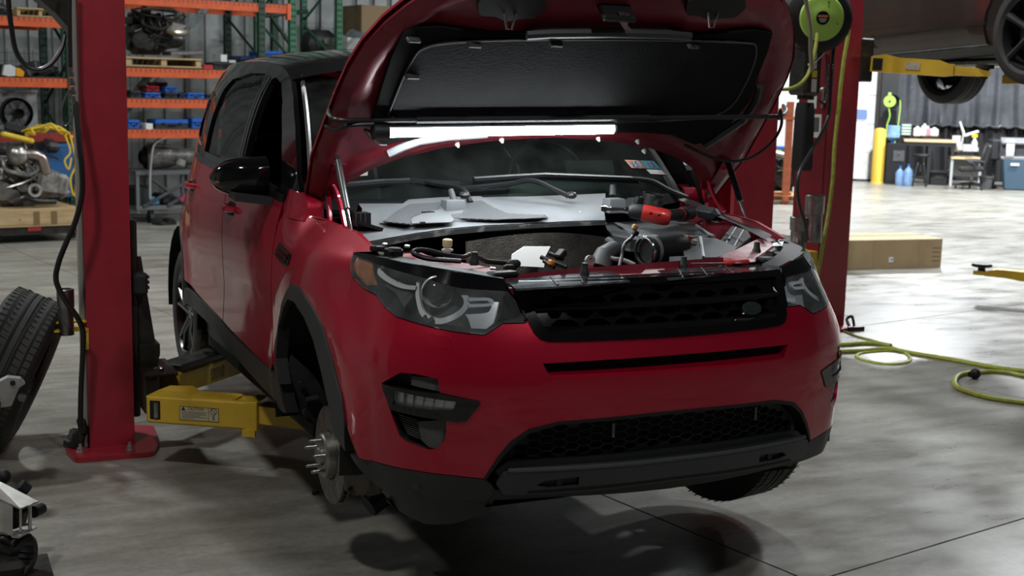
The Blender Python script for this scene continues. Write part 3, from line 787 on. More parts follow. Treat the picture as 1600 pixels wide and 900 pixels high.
# roof
rows = []
SR = [2.52, 2.6, 2.7, 2.9, 3.1, 3.3, 3.6, 3.8, 4.1, 4.3, 4.6, 4.8, 5.1, 5.3]
for s in SR:
    z = roofz(s); e = Vector(S(-s, z, 0)); e2 = Vector(S(s, z, 0)); row = []
    for k in range(17):
        t = -1 + k / 8; x = e.x * -t if t < 0 else e2.x * t
        x = abs(e.x) * t; crown = .075 * (1 - abs(t) ** 2.6)
        bow = .06 * (1 - t * t) * smooth((3.0 - s) / .5)
        row.append((x, e.y - bow, z + crown))
    rows.append(row)
roof_o = part('roof', MB().grid(rows), M_PIANO, car)
# tailgate
tg = MB()
for z0 in (0,):
    rws = []
    for z in (.33, .55, .8, 1.0, 1.2, 1.4, 1.58, 1.68):
        rws.append([S(-5.42 + .0 * k, z, 0) if k == 0 else (S(5.42, z, 0) if k == 8 else tuple(Vector(S(-5.42, z, 0)).lerp(Vector(S(5.42, z, 0)), k / 8) + Vector((0, .06, 0)))) for k in range(9)])
    tg.grid(rws)
part('tailgate', tg, M_RED, car)

# ---- windscreen, its black border, wipers
def ws(a, t, d=0.): 
    p = Vector(WSF(a, t)); q = Vector(WSF(a + .02, t)) - p; r = Vector(WSF(a, t + .02)) - p
    return p - q.cross(r).normalized() * d * -1 if d else p
part('windscreen', MB().grid([[WSF(-1 + k / 12, t / 10) for k in range(25)] for t in range(11)]), M_GLASS, car)
def wsheet(pts, d): return MB().prism(pts, lambda u, v, e: ws(u, v, d + e), 0, .0006)
part('screen_border', MB().grid([[ws(-1 + k / 12, t, .002) for k in range(25)] for t in (0, .03, .065)]), M_BLACK, car)
for sd in (-1, 1):
    part('screen_trim', MB().tube([ws(sd * .995, t / 8, .008) for t in range(9)], .011, 6), mat('satin_grey_trim', (.20, .21, .22), .3, .4), car)
ST = mat('sticker_white', (.75, .75, .76), .5); ST_O = mat('sticker_orange', (.55, .16, .05), .5); ST_T = mat('sticker_teal', (.05, .33, .34), .5); ST_B = mat('sticker_blue', (.03, .08, .35), .5)
def sticker(corners, m, name='inspection_sticker', d=.003): return part(name, wsheet(corners, d), m, car)
s1 = sticker([(0.7449, 0.3001), (0.8501, 0.2914), (0.8664, 0.2344), (0.7618, 0.2449)], ST_O)
s2 = sticker([(0.8549, 0.2911), (0.9594, 0.2813), (0.9800, 0.2219), (0.8711, 0.2341)], ST_T)
s3 = sticker([(0.8621, 0.2280), (0.9754, 0.2154), (0.9838, 0.1828), (0.8757, 0.1964)], ST, 'reminder_sticker')
s4 = sticker([(-0.8059, 0.2445), (-0.7281, 0.2555), (-0.7337, 0.2091), (-0.8103, 0.1978)], ST, 'parking_sticker')
part('print', wsheet([(-0.8005, 0.2389), (-0.7334, 0.2495), (-0.7362, 0.2262), (-0.8027, 0.2155)], .004), ST_B, s4)
part('print', wsheet([(0.7750, 0.2879), (0.8395, 0.2828), (0.8531, 0.2441), (0.7842, 0.2502)], .004), mat('print_grey_blue', (.16, .25, .42), .5), s1)
part('print', wsheet([(0.8826, 0.2807), (0.9447, 0.2751), (0.9663, 0.2321), (0.8995, 0.2390)], .004), mat('print_grey_blue', (.16, .25, .42), .5), s2)
WSX = (ws(.6, .3) - ws(.5, .3)); WSY = (ws(.5, .35) - ws(.5, .3))
for s_, g in ((s1, (0.8045, 0.2666)), (s2, (0.9162, 0.2560))):
    lettering('digits', '15', .045, frame(ws(g[0], g[1], .006), WSX, WSY), mat('print_dark', (.02, .03, .08), .5), s_)

# wiper arms and blades
M_WIPER = mat('wiper_black', (.014, .015, .017), .38)
def wiper(arm, blade, cap):
    w = part('wiper', MB().tube(spline(arm, 4), [.013] + [.010] * (len(arm) * 4 - 5) + [.007, .006], 6), M_WIPER, car)
    b = MB()
    for k in range(len(blade) - 1):
        b.tube([blade[k], blade[k + 1]], .011, 6)
        b.tube([Vector(blade[k]) + Vector((0, .005, -.014)), Vector(blade[k + 1]) + Vector((0, .005, -.014))], .005, 4)
    part('wiper_blade', b, M_WIPER, w)
    part('wiper_cap', MB().ball(cap, .022, 10, 6, (1, .9, .7)), M_WIPER, w)
wiper([(-0.2599, 1.06, 1.157), (-0.278, 1.1, 1.205), (-0.3481, 1.2, 1.217), (-0.4367, 1.3, 1.231)], [(-0.736, 1.2, 1.214), (-0.538, 1.25, 1.223), (-0.4304, 1.26, 1.224), (-0.2553, 1.18, 1.216)], (-0.2882, 1.05, 1.185))
wiper([(0.1409, 1.03, 1.178), (0.1053, 1.06, 1.196), (0.0281, 1.12, 1.232), (-0.0779, 1.14, 1.217), (-0.2713, 1.16, 1.198)], [(-0.1921, 1.19, 1.232), (-0.0183, 1.21, 1.239), (0.1278, 1.22, 1.244), (0.586, 1.24, 1.224)], (0.1496, 1.02, 1.181))
part('wiper', MB().tube(spline([(0.7617, 1.14, 1.152), (0.6977, 1.19, 1.181), (0.6301, 1.22, 1.217), (0.5396, 1.24, 1.227)], 4), .011, 6), M_WIPER, car)

# ---- cabin: dashboard, wheel, seats, lining
M_SEAT = mat('grey_seat_leather', (.030, .030, .032), .5)
dash = MB(); rows = []
for x in [k * .125 - .75 for k in range(13)]:
    rows.append([(x, 1.22, 1.09), (x, 1.42, 1.105), (x, 1.62, 1.125), (x, 1.72, 1.10), (x, 1.74, .98), (x, 1.66, .6)])
part('dashboard', dash.grid(rows), M_BLACK, car)
part('instrument_hood', MB().lathe([(.25, 0), (.24, .05), (.20, .09), (.10, .12), (0, .125)], (.40, 1.56, 1.10), (0, -.1, 1), 24), mat('pale_grey_green_pad', (.12, .15, .135), .6), car)
part('dash_pad', MB().box((.60, 1.72, 1.20), (.26, .05, .14), (-.3, 0, .1), .03), mat('pale_grey_green_pad', (.12, .15, .135), .6), car)
sw = part('steering_wheel', MB().tube([Vector((.40 + .19 * math.cos(t), 1.72 + .07 * math.sin(t), 1.17 + .175 * math.sin(t))) for t in [2 * PI * k / 32 for k in range(32)]], .017, 8, closed=True), M_TRIM, car)
part('airbag_cover', MB().ball((.40, 1.73, 1.16), .075, 14, 8, (1, .45, .8)), M_BLACK, sw)
for t in (0, PI, -PI / 2): part('spoke', MB().tube([(.40, 1.73, 1.16), (.40 + .18 * math.cos(t), 1.72 + .066 * math.sin(t), 1.17 + .165 * math.sin(t))], .015, 6), M_BLACK, sw)
def seat(x, y, w, zb):
    st = part('seat', MB().rings([[(x + sx * w * k, y + dy + dd, z) for sx, dd in ((-.5, .03), (-.42, -.03), (.42, -.03), (.5, .03), (.42, .09), (-.42, .09))] for z, dy, k in ((.62, -.02, .95), (.8, .02, 1), (1.0, .06, 1.0), (1.2, .11, .92), (1.30, .14, .6))]), M_SEAT, car)
    part('seat_cushion', MB().box((x, y - .25, .60), (w, .5, .16), (.1, 0, 0), .05), M_SEAT, st)
    part('headrest', MB().box((x, y + .16, 1.42), (.27, .1, .19), (-.15, 0, 0), .04), M_SEAT, st)
for x in (-.38, .38): seat(x, 2.35, .52, .6)
for x in (-.40, .0, .40): seat(x, 3.25, .42, .6)
part('mirror_back', MB().box((0, 1.78, 1.56), (.24, .03, .07), (-.3, 0, 0), .02), M_BLACK, car, 'interior mirror')
lin = MB()
for sd in (-1, 1):
    lin.grid([[S(sd * s, z, -.06) for s in (2.25, 2.6, 3.0, 3.4, 3.8, 4.2, 4.6, 5.0)] for z in (.3, .6, .9, 1.12)])
part('door_lining', lin, M_BLACK, car)
part('roof_lining', MB().box((0, 3.2, 1.60), (1.05, 2.3, .02)), mat('pale_headlining', (.16, .16, .15), .9), car)
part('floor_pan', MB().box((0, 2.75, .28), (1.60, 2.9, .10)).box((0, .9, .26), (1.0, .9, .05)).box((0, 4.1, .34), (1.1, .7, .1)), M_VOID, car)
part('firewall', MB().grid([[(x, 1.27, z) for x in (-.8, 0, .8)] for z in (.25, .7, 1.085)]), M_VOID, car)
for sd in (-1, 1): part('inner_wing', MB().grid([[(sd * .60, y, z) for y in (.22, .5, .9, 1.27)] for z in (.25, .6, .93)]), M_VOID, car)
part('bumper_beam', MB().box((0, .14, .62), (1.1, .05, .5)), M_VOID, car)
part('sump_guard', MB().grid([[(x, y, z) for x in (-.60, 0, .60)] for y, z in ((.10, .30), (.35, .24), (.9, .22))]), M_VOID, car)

# ---- wheel-arch liners
for sd in (-1, 1):
    rows = []
    for k in range(15):
        a = math.radians(-12 + 204 * k / 14)
        rows.append([(sd * x, .935 - .42 * math.cos(a) * f, .40 + .42 * math.sin(a) * f) for x, f in ((.94, .985), (.90, 1.0), (.72, 1.02), (.56, 1.0))])
    part('arch_liner', MB().grid(rows), M_BLACK, car)
    part('arch_back', MB().grid([[(sd * .56, y, z) for y in (.48, .93, 1.40)] for z in (.30, .6, .85)]), M_VOID, car)
    rows = []
    for k in range(15):
        a = math.radians(-12 + 204 * k / 14)
        rows.append([(sd * x, 3.63 - .42 * math.cos(a) * f, .40 + .42 * math.sin(a) * f) for x, f in ((.86, .985), (.72, 1.02), (.56, 1.0))])
    part('arch_liner', MB().grid(rows), M_VOID, car)
    part('arch_back', MB().grid([[(sd * .54, y, z) for y in (3.2, 3.63, 4.1)] for z in (.20, .6, .85)]), M_VOID, car)
# splash flap behind the missing wheel (lower rear of the liner, with its screws)
M_FELT = mat('liner_felt', (.006, .007, .008), .85, col2=(.015, .016, .017), scale=14, bump=.3, bscale=220)
fl = sheet([(-0.9275, 1.24, 0.436)[::2], (-0.9198, 1.24, 0.5144)[::2], (-0.8974, 1.24, 0.5719)[::2], (-0.8181, 1.24, 0.4945)[::2], (-0.7627, 1.24, 0.3976)[::2], (-0.7753, 1.24, 0.3232)[::2], (-0.8007, 1.24, 0.2876)[::2], (-0.8484, 1.24, 0.3146)[::2], (-0.8932, 1.24, 0.3636)[::2]], lambda u, v, d: (u, 1.24 + d + .05 * ((v - .45) / .2) ** 2 * (1 if v > .45 else .3), v), (), .04, .012)
flap = part('splash_flap', fl, M_FELT, car)
for u, v in (((-0.8531, 1.232, 0.3546), 0),((-0.8709, 1.23, 0.4635), 0)): part('screw', MB().lathe([(.012, 0), (.010, .006), (.005, .007), (0, .005)], u, (0, -1, 0), 12), M_CLAD, flap)
part('bump_rib', MB().tube([(-0.8511, 1.23, 0.3973), (-0.8036, 1.23, 0.4033)], .013, 8), M_FELT, flap)

# ---- wheels
def tyre_mesh(R, W, r_in, mb=None):
    mb = mb or MB(); h = W / 2
    prof = [(r_in, -h * .82), (r_in + .02, -h * .95), (R * .80, -h * 1.04), (R - .045, -h * 1.0), (R - .015, -h * .90), (R - .002, -h * .80), (R, -h * .62), (R, -h * .60), (R - .009, -h * .59), (R - .009, -h * .53), (R, -h * .52), (R, -h * .17), (R - .009, -h * .16), (R - .009, -h * .10), (R, -h * .09)]
    prof += [(r, -x) for r, x in prof[::-1]]
    return mb.lathe(prof, (0, 0, 0), (1, 0, 0), 56)
def wheel_at(loc, sd, name='wheel', tread=True):
    """sd: -1 outer face toward -x"""
    w = part(name, tyre_mesh(.365, .235, .235), M_RUBBER, car); w.location = loc
    mb = MB()
    if tread:
        for k in range(60):
            a = 2 * PI * k / 60
            for xx, sk in ((-.088, .5), (.088, -.5), (-.04, .3), (.04, -.3)):
                ww = .05 if abs(xx) > .06 else .03
                mb.box((xx, .3643 * math.cos(a + sk * .05), .3643 * math.sin(a + sk * .05)), (ww * .7, .0045, .0025), Euler((a + PI / 2, 0, 0)))
        part('tread_sipe', mb, M_BLACK, w, None, 0, 'stuff')
    x0 = sd * .095
    part('rim', MB().lathe([(.245, sd * .11), (.236, sd * .112), (.225, sd * .085), (.215, sd * .0), (.215, -sd * .10)], (0, 0, 0), (1, 0, 0), 40), M_TRIM, w)
    part('hub_back', MB().lathe([(.17, sd * .0), (.16, sd * .02), (0, sd * .02)], (0, 0, 0), (1, 0, 0), 32), M_VOID, w)
    for k in range(5):
        a = 2 * PI * k / 5 + .3
        m = MB()
        for s2 in (-1, 1):
            r0, r1 = .035, .232; a1 = a + s2 * .21
            P = [Vector((x0 * .72, r0 * math.cos(a + s2 * .5), r0 * math.sin(a + s2 * .5))), Vector((x0 * .98, .13 * math.cos(a + s2 * .14), .13 * math.sin(a + s2 * .14))), Vector((x0 * 1.02, r1 * math.cos(a1), r1 * math.sin(a1)))]
            m.tube(P, [.017, .015, .013], 6)
        part('spoke', m, M_TRIM, w)
    part('hub_cap', MB().lathe([(.045, sd * .07), (.042, sd * .082), (.0, sd * .085)], (0, 0, 0), (1, 0, 0), 20), M_TRIM, w)
    return w
wheel_at((-.735, 3.63, .33), -1)
wheel_at((.735, 3.63, .33), 1, tread=False)
wheel_at((.85, .93, .285), 1).rotation_euler = (0, 0, .21)

# ---- bare hub where the wheel is missing
hub = part('brake_disc', MB().lathe([(.176, .0), (.176, .009), (.092, .009), (.085, .004)], (-.845, .92, .27), (-1, 0, 0), 48).lathe([(.176, -.013), (.176, -.022), (.07, -.022)], (-.845, .92, .27), (-1, 0, 0), 48).lathe([(.176, 0), (.10, 0)], (-.845, .92, .27), (-1, 0, 0), 48).lathe([(.176, -.013), (.10, -.013)], (-.845, .92, .27), (-1, 0, 0), 48), mat('rotor_steel', (.20, .19, .18), .42, .9, col2=(.11, .10, .09), scale=18, rvar=.12), car)
v_ = MB()
for k in range(44):
    a = 2 * PI * k / 44; v_.box((-.8385, .92 + .145 * math.cos(a), .27 + .145 * math.sin(a)), (.013, .055, .006), Euler((a, 0, 0)))
part('vent_fin', v_, M_CAST, hub, None, 0, 'stuff')
part('disc_hat', MB().lathe([(.084, .006), (.080, .034), (.074, .040), (.035, .040), (.033, .050), (.028, .054), (.0, .052)], (-.845, .92, .27), (-1, 0, 0), 32), mat('light_worn_steel', (.36, .35, .33), .40, .9, col2=(.22, .20, .18), scale=24), hub)
for k in range(5):
    a = 2 * PI * k / 5 + .35; p = Vector((-.884, .92 + .057 * math.cos(a), .27 + .057 * math.sin(a)))
    st = MB()
    for j in range(9): st.lathe([(.0062, 0), (.0072, .0022), (.0062, .0044)], p + Vector((-.0044 * j, 0, 0)), (-1, 0, 0), 10)
    st.lathe([(.0062, 0), (.005, .006), (0, .006)], p + Vector((-.0396, 0, 0)), (-1, 0, 0), 10)
    part('wheel_stud', st, M_STEEL, hub)
part('rust_mark', MB().cyl((-.8855, .905, .255), (-.887, .905, .255), .018, n=12), mat('rust_red', (.16, .03, .015), .8), hub)
# caliper bracket in front of the disc
part('caliper_bracket', MB().prism(chaikin([(-0.8438, 0.74, 0.3651)[::2], (-0.7905, 0.74, 0.3645)[::2], (-0.7643, 0.74, 0.2882)[::2], (-0.7613, 0.74, 0.1672)[::2], (-0.8385, 0.74, 0.1669)[::2], (-0.8642, 0.74, 0.2413)[::2]], 1), lambda u, v, d: (u, .74 + d, v), 0, .06), M_CAST, hub)
for c_ in ((-0.8331, 0.737, 0.3283), (-0.8326, 0.737, 0.1949)): part('guide_hole', MB().lathe([(.011, 0), (.010, .003), (.006, .001), (0, -.001)], c_, (0, -1, 0), 12), M_VOID, hub)
part('bracket_clip', MB().box((-0.8361, 0.735, 0.3497), (.03, .02, .022)).box((-0.792, 0.735, 0.3476), (.03, .02, .022)), M_ZINC, hub)
part('knuckle', MB().tube([(-0.6609, 0.95, 0.2678), (-0.6954, 0.92, 0.1948), (-0.6772, 0.9, 0.1138)], [.05, .06, .04], 10).tube([(-0.6953, 0.92, 0.1706), (-0.5339, 0.95, 0.107), (-.35, 1.0, .24)], [.03, .028, .03], 8), M_CAST, hub)
part('lower_arm', MB().tube([(-0.6967, 0.95, 0.052), (-.45, 1.0, .18)], [.045, .05], 10), M_BLACK, hub)

# ---- door mirrors
for sd in (-1, 1):
    rings = []
    for k in range(12):
        t = k / 11; x = .895 + .205 * t
        hh = .076 * (1 - max(0, (t - .5) / .5) ** 2.4 * .72); zc = 1.222 - .016 * t; dep = .10 * (1 - max(0, (t - .45) / .55) ** 2 * .6) * (.82 + .18 * min(1, t * 4))
        if k == 11: hh *= .55; dep *= .6
        ring = []
        for j in range(20):
            a = 2 * PI * j / 20; ca, sa = math.cos(a), math.sin(a)
            ring.append((sd * x, 1.66 + .06 * t + math.copysign(abs(ca) ** .8, ca) * dep * (1 if ca < 0 else .55), zc + math.copysign(abs(sa) ** .75, sa) * hh * (1.02 if sa > 0 else .95)))
        rings.append(ring)
    mr = part('door_mirror', MB().rings(rings), M_PIANO, car, smooth=60)
    part('mirror_foot', MB().tube([(sd * .96, 1.68, 1.150), (sd * .90, 1.66, 1.142), (sd * .86, 1.62, 1.135)], [.026, .030, .034], 10), M_PIANO, mr)
    part('mirror_base', MB().rings([[(sd * (1.04 - .16 * k), 1.60 - .02 * k + dy, 1.150 + dz - .02 * k) for dy, dz in ((-.05, .012), (.06, .012), (.06, -.012), (-.05, -.02))] for k in (0, 1)]), M_CLAD, mr)
    part('indicator_strip', MB().tube([(sd * 1.0905, 1.66, 1.196), (sd * 1.0835, 1.632, 1.199)], .004, 6), mat('amber_lens', (.35, .07, .012), .3), mr)

# ---- upright corner of the wing beside the windscreen
for sd in (-1, 1):
    if sd > 0: part('hinge_pillar', MB().box((sd * .955, 1.40, 1.15), (.09, .12, .24), (0, 0, 0), .02), M_BLACK, car)
    P = [(1.90, 1.087), (2.04, 1.092), (2.075, 1.13), (2.052, 1.193), (1.945, 1.182), (1.915, 1.15)]
    cw = part('wing_corner', sheet(P, skin(sd, .006), (), .03, .06), M_RED, car)
    a = Vector(S(sd * 1.95, 1.19, 0)); b = Vector(S(sd * 1.95, 1.10, 0))
    part('corner_tab', MB().box((a + b) / 2 + Vector((-sd * .045, -.004, -.012)), (.07, .005, .085), (0, sd * .1, 0)), M_REDIN, cw)
    part('tab_slot', MB().box((a + b) / 2 + Vector((-sd * .05, -.009, -.0)), (.022, .004, .014)), M_VOID, cw)
    part('bolt', MB().lathe([(.009, 0), (.008, .006), (0, .007)], (a + b) / 2 + Vector((-sd * .05, -.007, -.025)), (0, -1, 0), 10), M_ZINC, cw)

# ---- bonnet, open. Built shut, then turned about its rear hinges
HOOD_T = math.radians(46.5); HOOD_Y, HOOD_Z, HOOD_X = 1.33, 1.09, .07
def hp(x, y, n=0.):
    q = HOOD_Y - y
    return (x + HOOD_X, HOOD_Y - q * math.cos(HOOD_T) + n * math.sin(HOOD_T), HOOD_Z + q * math.sin(HOOD_T) + n * math.cos(HOOD_T))
def hs(n): return lambda u, v, d: hp(u, v, n + d)
h_half = [(0, .885), (.25, .905), (.45, .945), (.6, 1.0), (.70, 1.06), (.79, 1.15), (.86, 1.27), (.905, 1.24), (.93, 1.0), (.918, .82), (.908, .68), (.893, .56), (.865, .455), (.818, .36), (.768, .29), (.70, .21), (.65, .17), (.5, .125), (.3, .10), (0, .09)]
h_full = h_half + [(-x, y) for x, y in h_half[::-1] if x > 0]
def crown(x, y): return .03 + .055 * (1 - min(1, abs(x) / .95) ** 2.2) * min(1, max(0, (y - .05) / .3)) 
h_out = [(x * 1.012, y + (.012 if y > 1 else -.012)) for x, y in h_full]
bonnet = part('bonnet', sheet(h_out, lambda u, v, d: hp(u, v, crown(u, v) - .03 - d), (), .06, .012), M_RED, car)
def inner_n(x, y):
    """pressed relief of the inner panel"""
    e = 1e9
    for i in range(len(h_full)):
        e = min(e, seg_dist((x, y), h_full[i - 1], h_full[i]))
    n = -.012 - .022 * smooth((e - .012) / .03)
    n += .020 * smooth((e - .075) / .03) * (1 if y > .3 else .5)
    return n
part('inner_panel', sheet(h_full, lambda u, v, d: hp(u, v, inner_n(u, v) + d), (), .028, .012), M_REDIN, bonnet)
INS = [(-0.760, 0.370), (-0.725, 0.352), (-0.633, 0.344), (-0.440, 0.367), (-0.125, 0.360), (0.386, 0.325), (0.593, 0.293), (0.675, 0.301), (0.703, 0.388), (0.724, 0.502), (0.757, 0.655), (0.733, 0.783), (0.668, 0.879), (0.621, 0.894), (0.490, 0.840), (0.338, 0.827), (0.059, 0.833), (-0.309, 0.850), (-0.460, 0.855), (-0.605, 0.872), (-0.696, 0.899), (-0.741, 0.860), (-0.767, 0.783), (-0.772, 0.629), (-0.772, 0.483)]
M_INS = mat('bonnet_insulation', (.0045, .0048, .005), .85, spec=.25, col2=(.009, .0095, .010), scale=9, bump=.5, bscale=120)
part('insulation_pad', sheet(INS, hs(-.040), (), .06, .014), M_INS, bonnet)
INB = [(-0.701, 0.476), (-0.676, 0.427), (-0.596, 0.400), (-0.369, 0.375), (0.124, 0.350), (0.530, 0.343), (0.635, 0.369), (0.679, 0.544), (0.655, 0.699), (0.443, 0.748), (-0.104, 0.770), (-0.605, 0.790), (-0.710, 0.792), (-0.717, 0.618)]
part('quilted_field', sheet(INB, hs(-.052), (), .08, .014), M_INS, bonnet)
part('pad_edge', MB().tube([Vector(hp(x, y, -.052)) for x, y in spline_2d(INB)], .004, 5, closed=True), mat('pad_binding', (.05, .055, .058), .7), bonnet)
# clip sockets, front seal strip, clear strip along the rear edge, white clips
for u in ((-0.725, 0.387), (-0.201, 0.381), (-0.504, 0.399), (0.351, 0.364), (-0.686, 0.549)):
    part('pad_fixing', MB().box(hp(u[0], u[1], -.058), (.055, .022, .012), Euler((HOOD_T, 0, .3)), .003), M_GREYPL2, bonnet)
part('air_seal', MB().tube([hp(x, y, -.055) for x, y in ((-0.326, 0.347), (-0.237, 0.336), (-0.017, 0.322), (0.215, 0.316), (0.316, 0.320))], .018, 8), mat('seal_rubber', (.03, .032, .032), .5), bonnet)
part('edge_strip', MB().tube([hp(x, y, -.04) for x, y in ((-0.667, 0.946), (-0.617, 0.909), (-0.563, 0.879), (-0.457, 0.855), (-0.309, 0.840))], .0155, 8), mat('pale_seal_strip', (.50, .52, .53), .35), bonnet)
part('edge_strip', MB().tube([hp(x, y, -.04) for x, y in ((0.764, 0.567), (0.788, 0.646), (0.784, 0.753), (0.712, 0.852), (0.670, 0.904))], .016, 6), mat('seal_rubber', (.03, .032, .032), .5), bonnet)
M_WHITECLIP = mat('white_clip', (.75, .76, .72), .4)
for u in ((-0.408, 0.902), (-0.237, 0.877), (0.170, 0.867), (0.351, 0.880), (0.404, 0.934)):
    part('trim_clip', MB().lathe([(.010, 0), (.007, .008), (.004, .016), (0, .018)], hp(u[0], u[1], -.034), (0, -math.sin(HOOD_T), -math.cos(HOOD_T)), 8), M_WHITECLIP, bonnet)
# strikers and catch along the front edge
for u, wd in (((-0.419, 0.244), 1), ((0.358, 0.195), 1)):
    f = hp(u[0], u[1], -.045)
    pl = part('striker_plate', MB().prism(rounded([(-.17, -.03), (-.12, -.06), (.13, -.06), (.17, -.02), (.14, .03), (.06, .035), (0, .05), (-.06, .03), (-.14, .03)], .02), lambda a, b, d: hp(u[0] + a * .75, u[1] + b, -.036 + d), 0, -.02), M_BLACK, bonnet)
    part('striker_loop', MB().tube([hp(u[0] - .02, u[1] + .01, -.05), hp(u[0] - .006, u[1] + .055, -.085), hp(u[0] + .012, u[1] + .055, -.085), hp(u[0] + .025, u[1] + .01, -.05)], .0045, 6), M_STEEL, pl)
u = (-0.023, 0.230)
cb = part('catch_bracket', MB().box(hp(u[0], u[1], -.045), (.13, .10, .02), Euler((HOOD_T, 0, 0)), .006), M_BLACK, bonnet)
part('safety_catch', MB().prism([(-.01, -.02), (.035, -.015), (.045, .03), (.075, .055), (.04, .05), (.01, .02)], lambda a, b, d: hp(u[0] + a, u[1] + b, -.07 + d), 0, -.012), M_STEEL, cb)
# hinges
M_RBR = M_REDIN
for sd in (-1, 1):
    hx0 = sd * .838
    pl = part('hinge_plate', MB().prism([(hx0 - .024, 1.00), (hx0 + .024, 1.00), (hx0 + .024, 1.19), (hx0 - .024, 1.19)], hs(-.036), 0, -.006), M_RBR, bonnet)
    for yy in (1.035, 1.145):
        part('bolt', MB().lathe([(.016, 0), (.016, .003), (.010, .004), (.010, .011), (.0, .012)], hp(hx0, yy, -.042), (0, -math.sin(HOOD_T), -math.cos(HOOD_T)), 10), M_RED, pl)
for pts in (((-0.7754, 1.16, 1.232), (-0.7572, 1.14, 1.184), (-0.7463, 1.12, 1.127), (-0.7417, 1.08, 1.051)), ((-0.7778, 1.2, 1.196), (-0.7765, 1.18, 1.145), (-0.7808, 1.15, 1.082)),
            ((0.8869, 1.2, 1.273), (0.887, 1.17, 1.199), (0.8991, 1.14, 1.142), (0.9165, 1.1, 1.094)), ((0.9038, 1.24, 1.21), (0.8969, 1.22, 1.154), (0.8952, 1.2, 1.121))):
    part('hinge_arm', MB().tube(spline(pts, 4), .0105, 6), M_RED, bonnet)
# gas struts
for top, low in ((Vector(hp(-.862, .955, -.06)), Vector((-0.8038, 0.8, 1.045))), (Vector(hp(.815, .975, -.06)), Vector((0.8752, 0.86, 1.053)))):
    m_ = top.lerp(low, .60)
    g_ = part('gas_strut', MB().tube([top, m_], .0125, 12), mat('strut_grey', (.16, .16, .165), .3, .7) if top.x < 0 else M_PIANO, bonnet)
    part('strut_rod', MB().tube([m_, low], .006, 10), M_CHROME, g_)
    part('strut_end', MB().ball(top, .015, 10, 6).ball(low, .014, 10, 6), M_BLACK, g_)

# ---- engine bay
def quadrow(lists): return MB().grid(lists)
r0 = [(-0.7787, 0.855, 1.014), (-0.6754, 0.855, 1.028), (-0.5557, 0.855, 1.048), (-0.4332, 0.855, 1.06), (-0.2826, 0.855, 1.07), (-0.1278, 0.855, 1.076), (0.0314, 0.855, 1.079), (0.2174, 0.855, 1.082)]
r1 = [(-0.7772, 0.86, 1.038), (-0.6738, 0.86, 1.053), (-0.554, 0.86, 1.07), (-0.4316, 0.86, 1.083), (-0.2809, 0.86, 1.091), (-0.1259, 0.86, 1.094), (0.0334, 0.86, 1.098), (0.214, 0.86, 1.099)]
r2 = [(-0.7402, 0.93, 1.074), (-0.635, 0.93, 1.089), (-0.5155, 0.93, 1.098), (-0.3933, 0.93, 1.105), (-0.2451, 0.93, 1.111), (-0.0876, 0.93, 1.115), (0.0743, 0.93, 1.119), (0.2463, 0.93, 1.128)]
r3 = [(-0.6811, 1.08, 1.138), (-0.5722, 1.08, 1.134), (-0.4586, 1.08, 1.137), (-0.3377, 1.08, 1.147), (-0.174, 1.08, 1.151), (-0.0167, 1.08, 1.154), (0.1505, 1.08, 1.159), (0.3343, 1.08, 1.161)]
r4 = [(-0.6727, 1.15, 1.151), (-0.5422, 1.15, 1.149), (-0.4358, 1.14, 1.148), (-0.3175, 1.13, 1.161), (-0.1566, 1.12, 1.17), (0.0021, 1.12, 1.17), (0.176, 1.13, 1.172), (0.3728, 1.15, 1.175)]
r5 = [(p[0], p[1] + .03, p[2] - .04) for p in r4]
cowl = part('cowl_panel', quadrow([r1, r2, r3, r4, r5]), M_GREYPL, car)
part('cowl_seal', quadrow([[(p[0], p[1] + .02, p[2]) for p in r1], [(p[0], p[1] - .006, p[2] - .004) for p in r1], [(p[0], p[1] - .006, p[2]) for p in r0], [(p[0], p[1] + .03, p[2]) for p in r0]]), mat('dusty_black_rubber', (.015, .015, .015), .5, 0, col2=(.22, .22, .21), scale=22, detail=6, amt=(.52, .80)), cowl)

dome_b = [(-0.6612, 0.952, 1.099), (-0.5872, 1.038, 1.124), (-0.4906, 1.138, 1.154), (-0.3491, 1.143, 1.161), (-0.1847, 1.129, 1.164), (-0.1642, 1.054, 1.146), (-0.149, 0.9811, 1.128), (-0.0254, 0.9316, 1.121), (-0.015, 0.8817, 1.109), (-0.2636, 0.8996, 1.103), (-0.436, 0.911, 1.098), (-0.5606, 0.9079, 1.092)]
def raised(pts, h, inset=.86):
    c = sum((Vector(p) for p in pts), Vector()) / len(pts); mb = MB()
    t = [c + (Vector(p) - c) * inset + Vector((0, 0, h)) for p in pts]; n = len(pts)
    mb.add([Vector(p) for p in pts] + t, [(i, (i + 1) % n, (i + 1) % n + n, i + n) for i in range(n)])
    tr = tris([(p.x, p.y) for p in t]); mb.add(t, tr)
    return mb
part('cowl_dome', raised(dome_b, .012, .95), M_GREYPL, cowl)
def perf_mat():
    m = bpy.data.materials.new('perforated_grey_plastic'); m.use_nodes = True; nt = m.node_tree; p = nt.nodes['Principled BSDF']
    tc = nt.nodes.new('ShaderNodeTexCoord'); v = nt.nodes.new('ShaderNodeTexVoronoi'); v.voronoi_dimensions = '2D'; v.inputs['Scale'].default_value = 105; v.inputs['Randomness'].default_value = .0
    nt.links.new(tc.outputs['Object'], v.inputs['Vector'])
    r = nt.nodes.new('ShaderNodeValToRGB'); r.color_ramp.elements[0].position = .36; r.color_ramp.elements[1].position = .44
    r.color_ramp.elements[0].color = (.015, .015, .016, 1); r.color_ramp.elements[1].color = (.16, .17, .18, 1)
    nt.links.new(v.outputs['Distance'], r.inputs[0]); nt.links.new(r.outputs[0], p.inputs['Base Color']); p.inputs['Roughness'].default_value = .55
    return m
M_PERF = perf_mat()
def lift_up(p, h): return (p[0], p[1], p[2] + h)
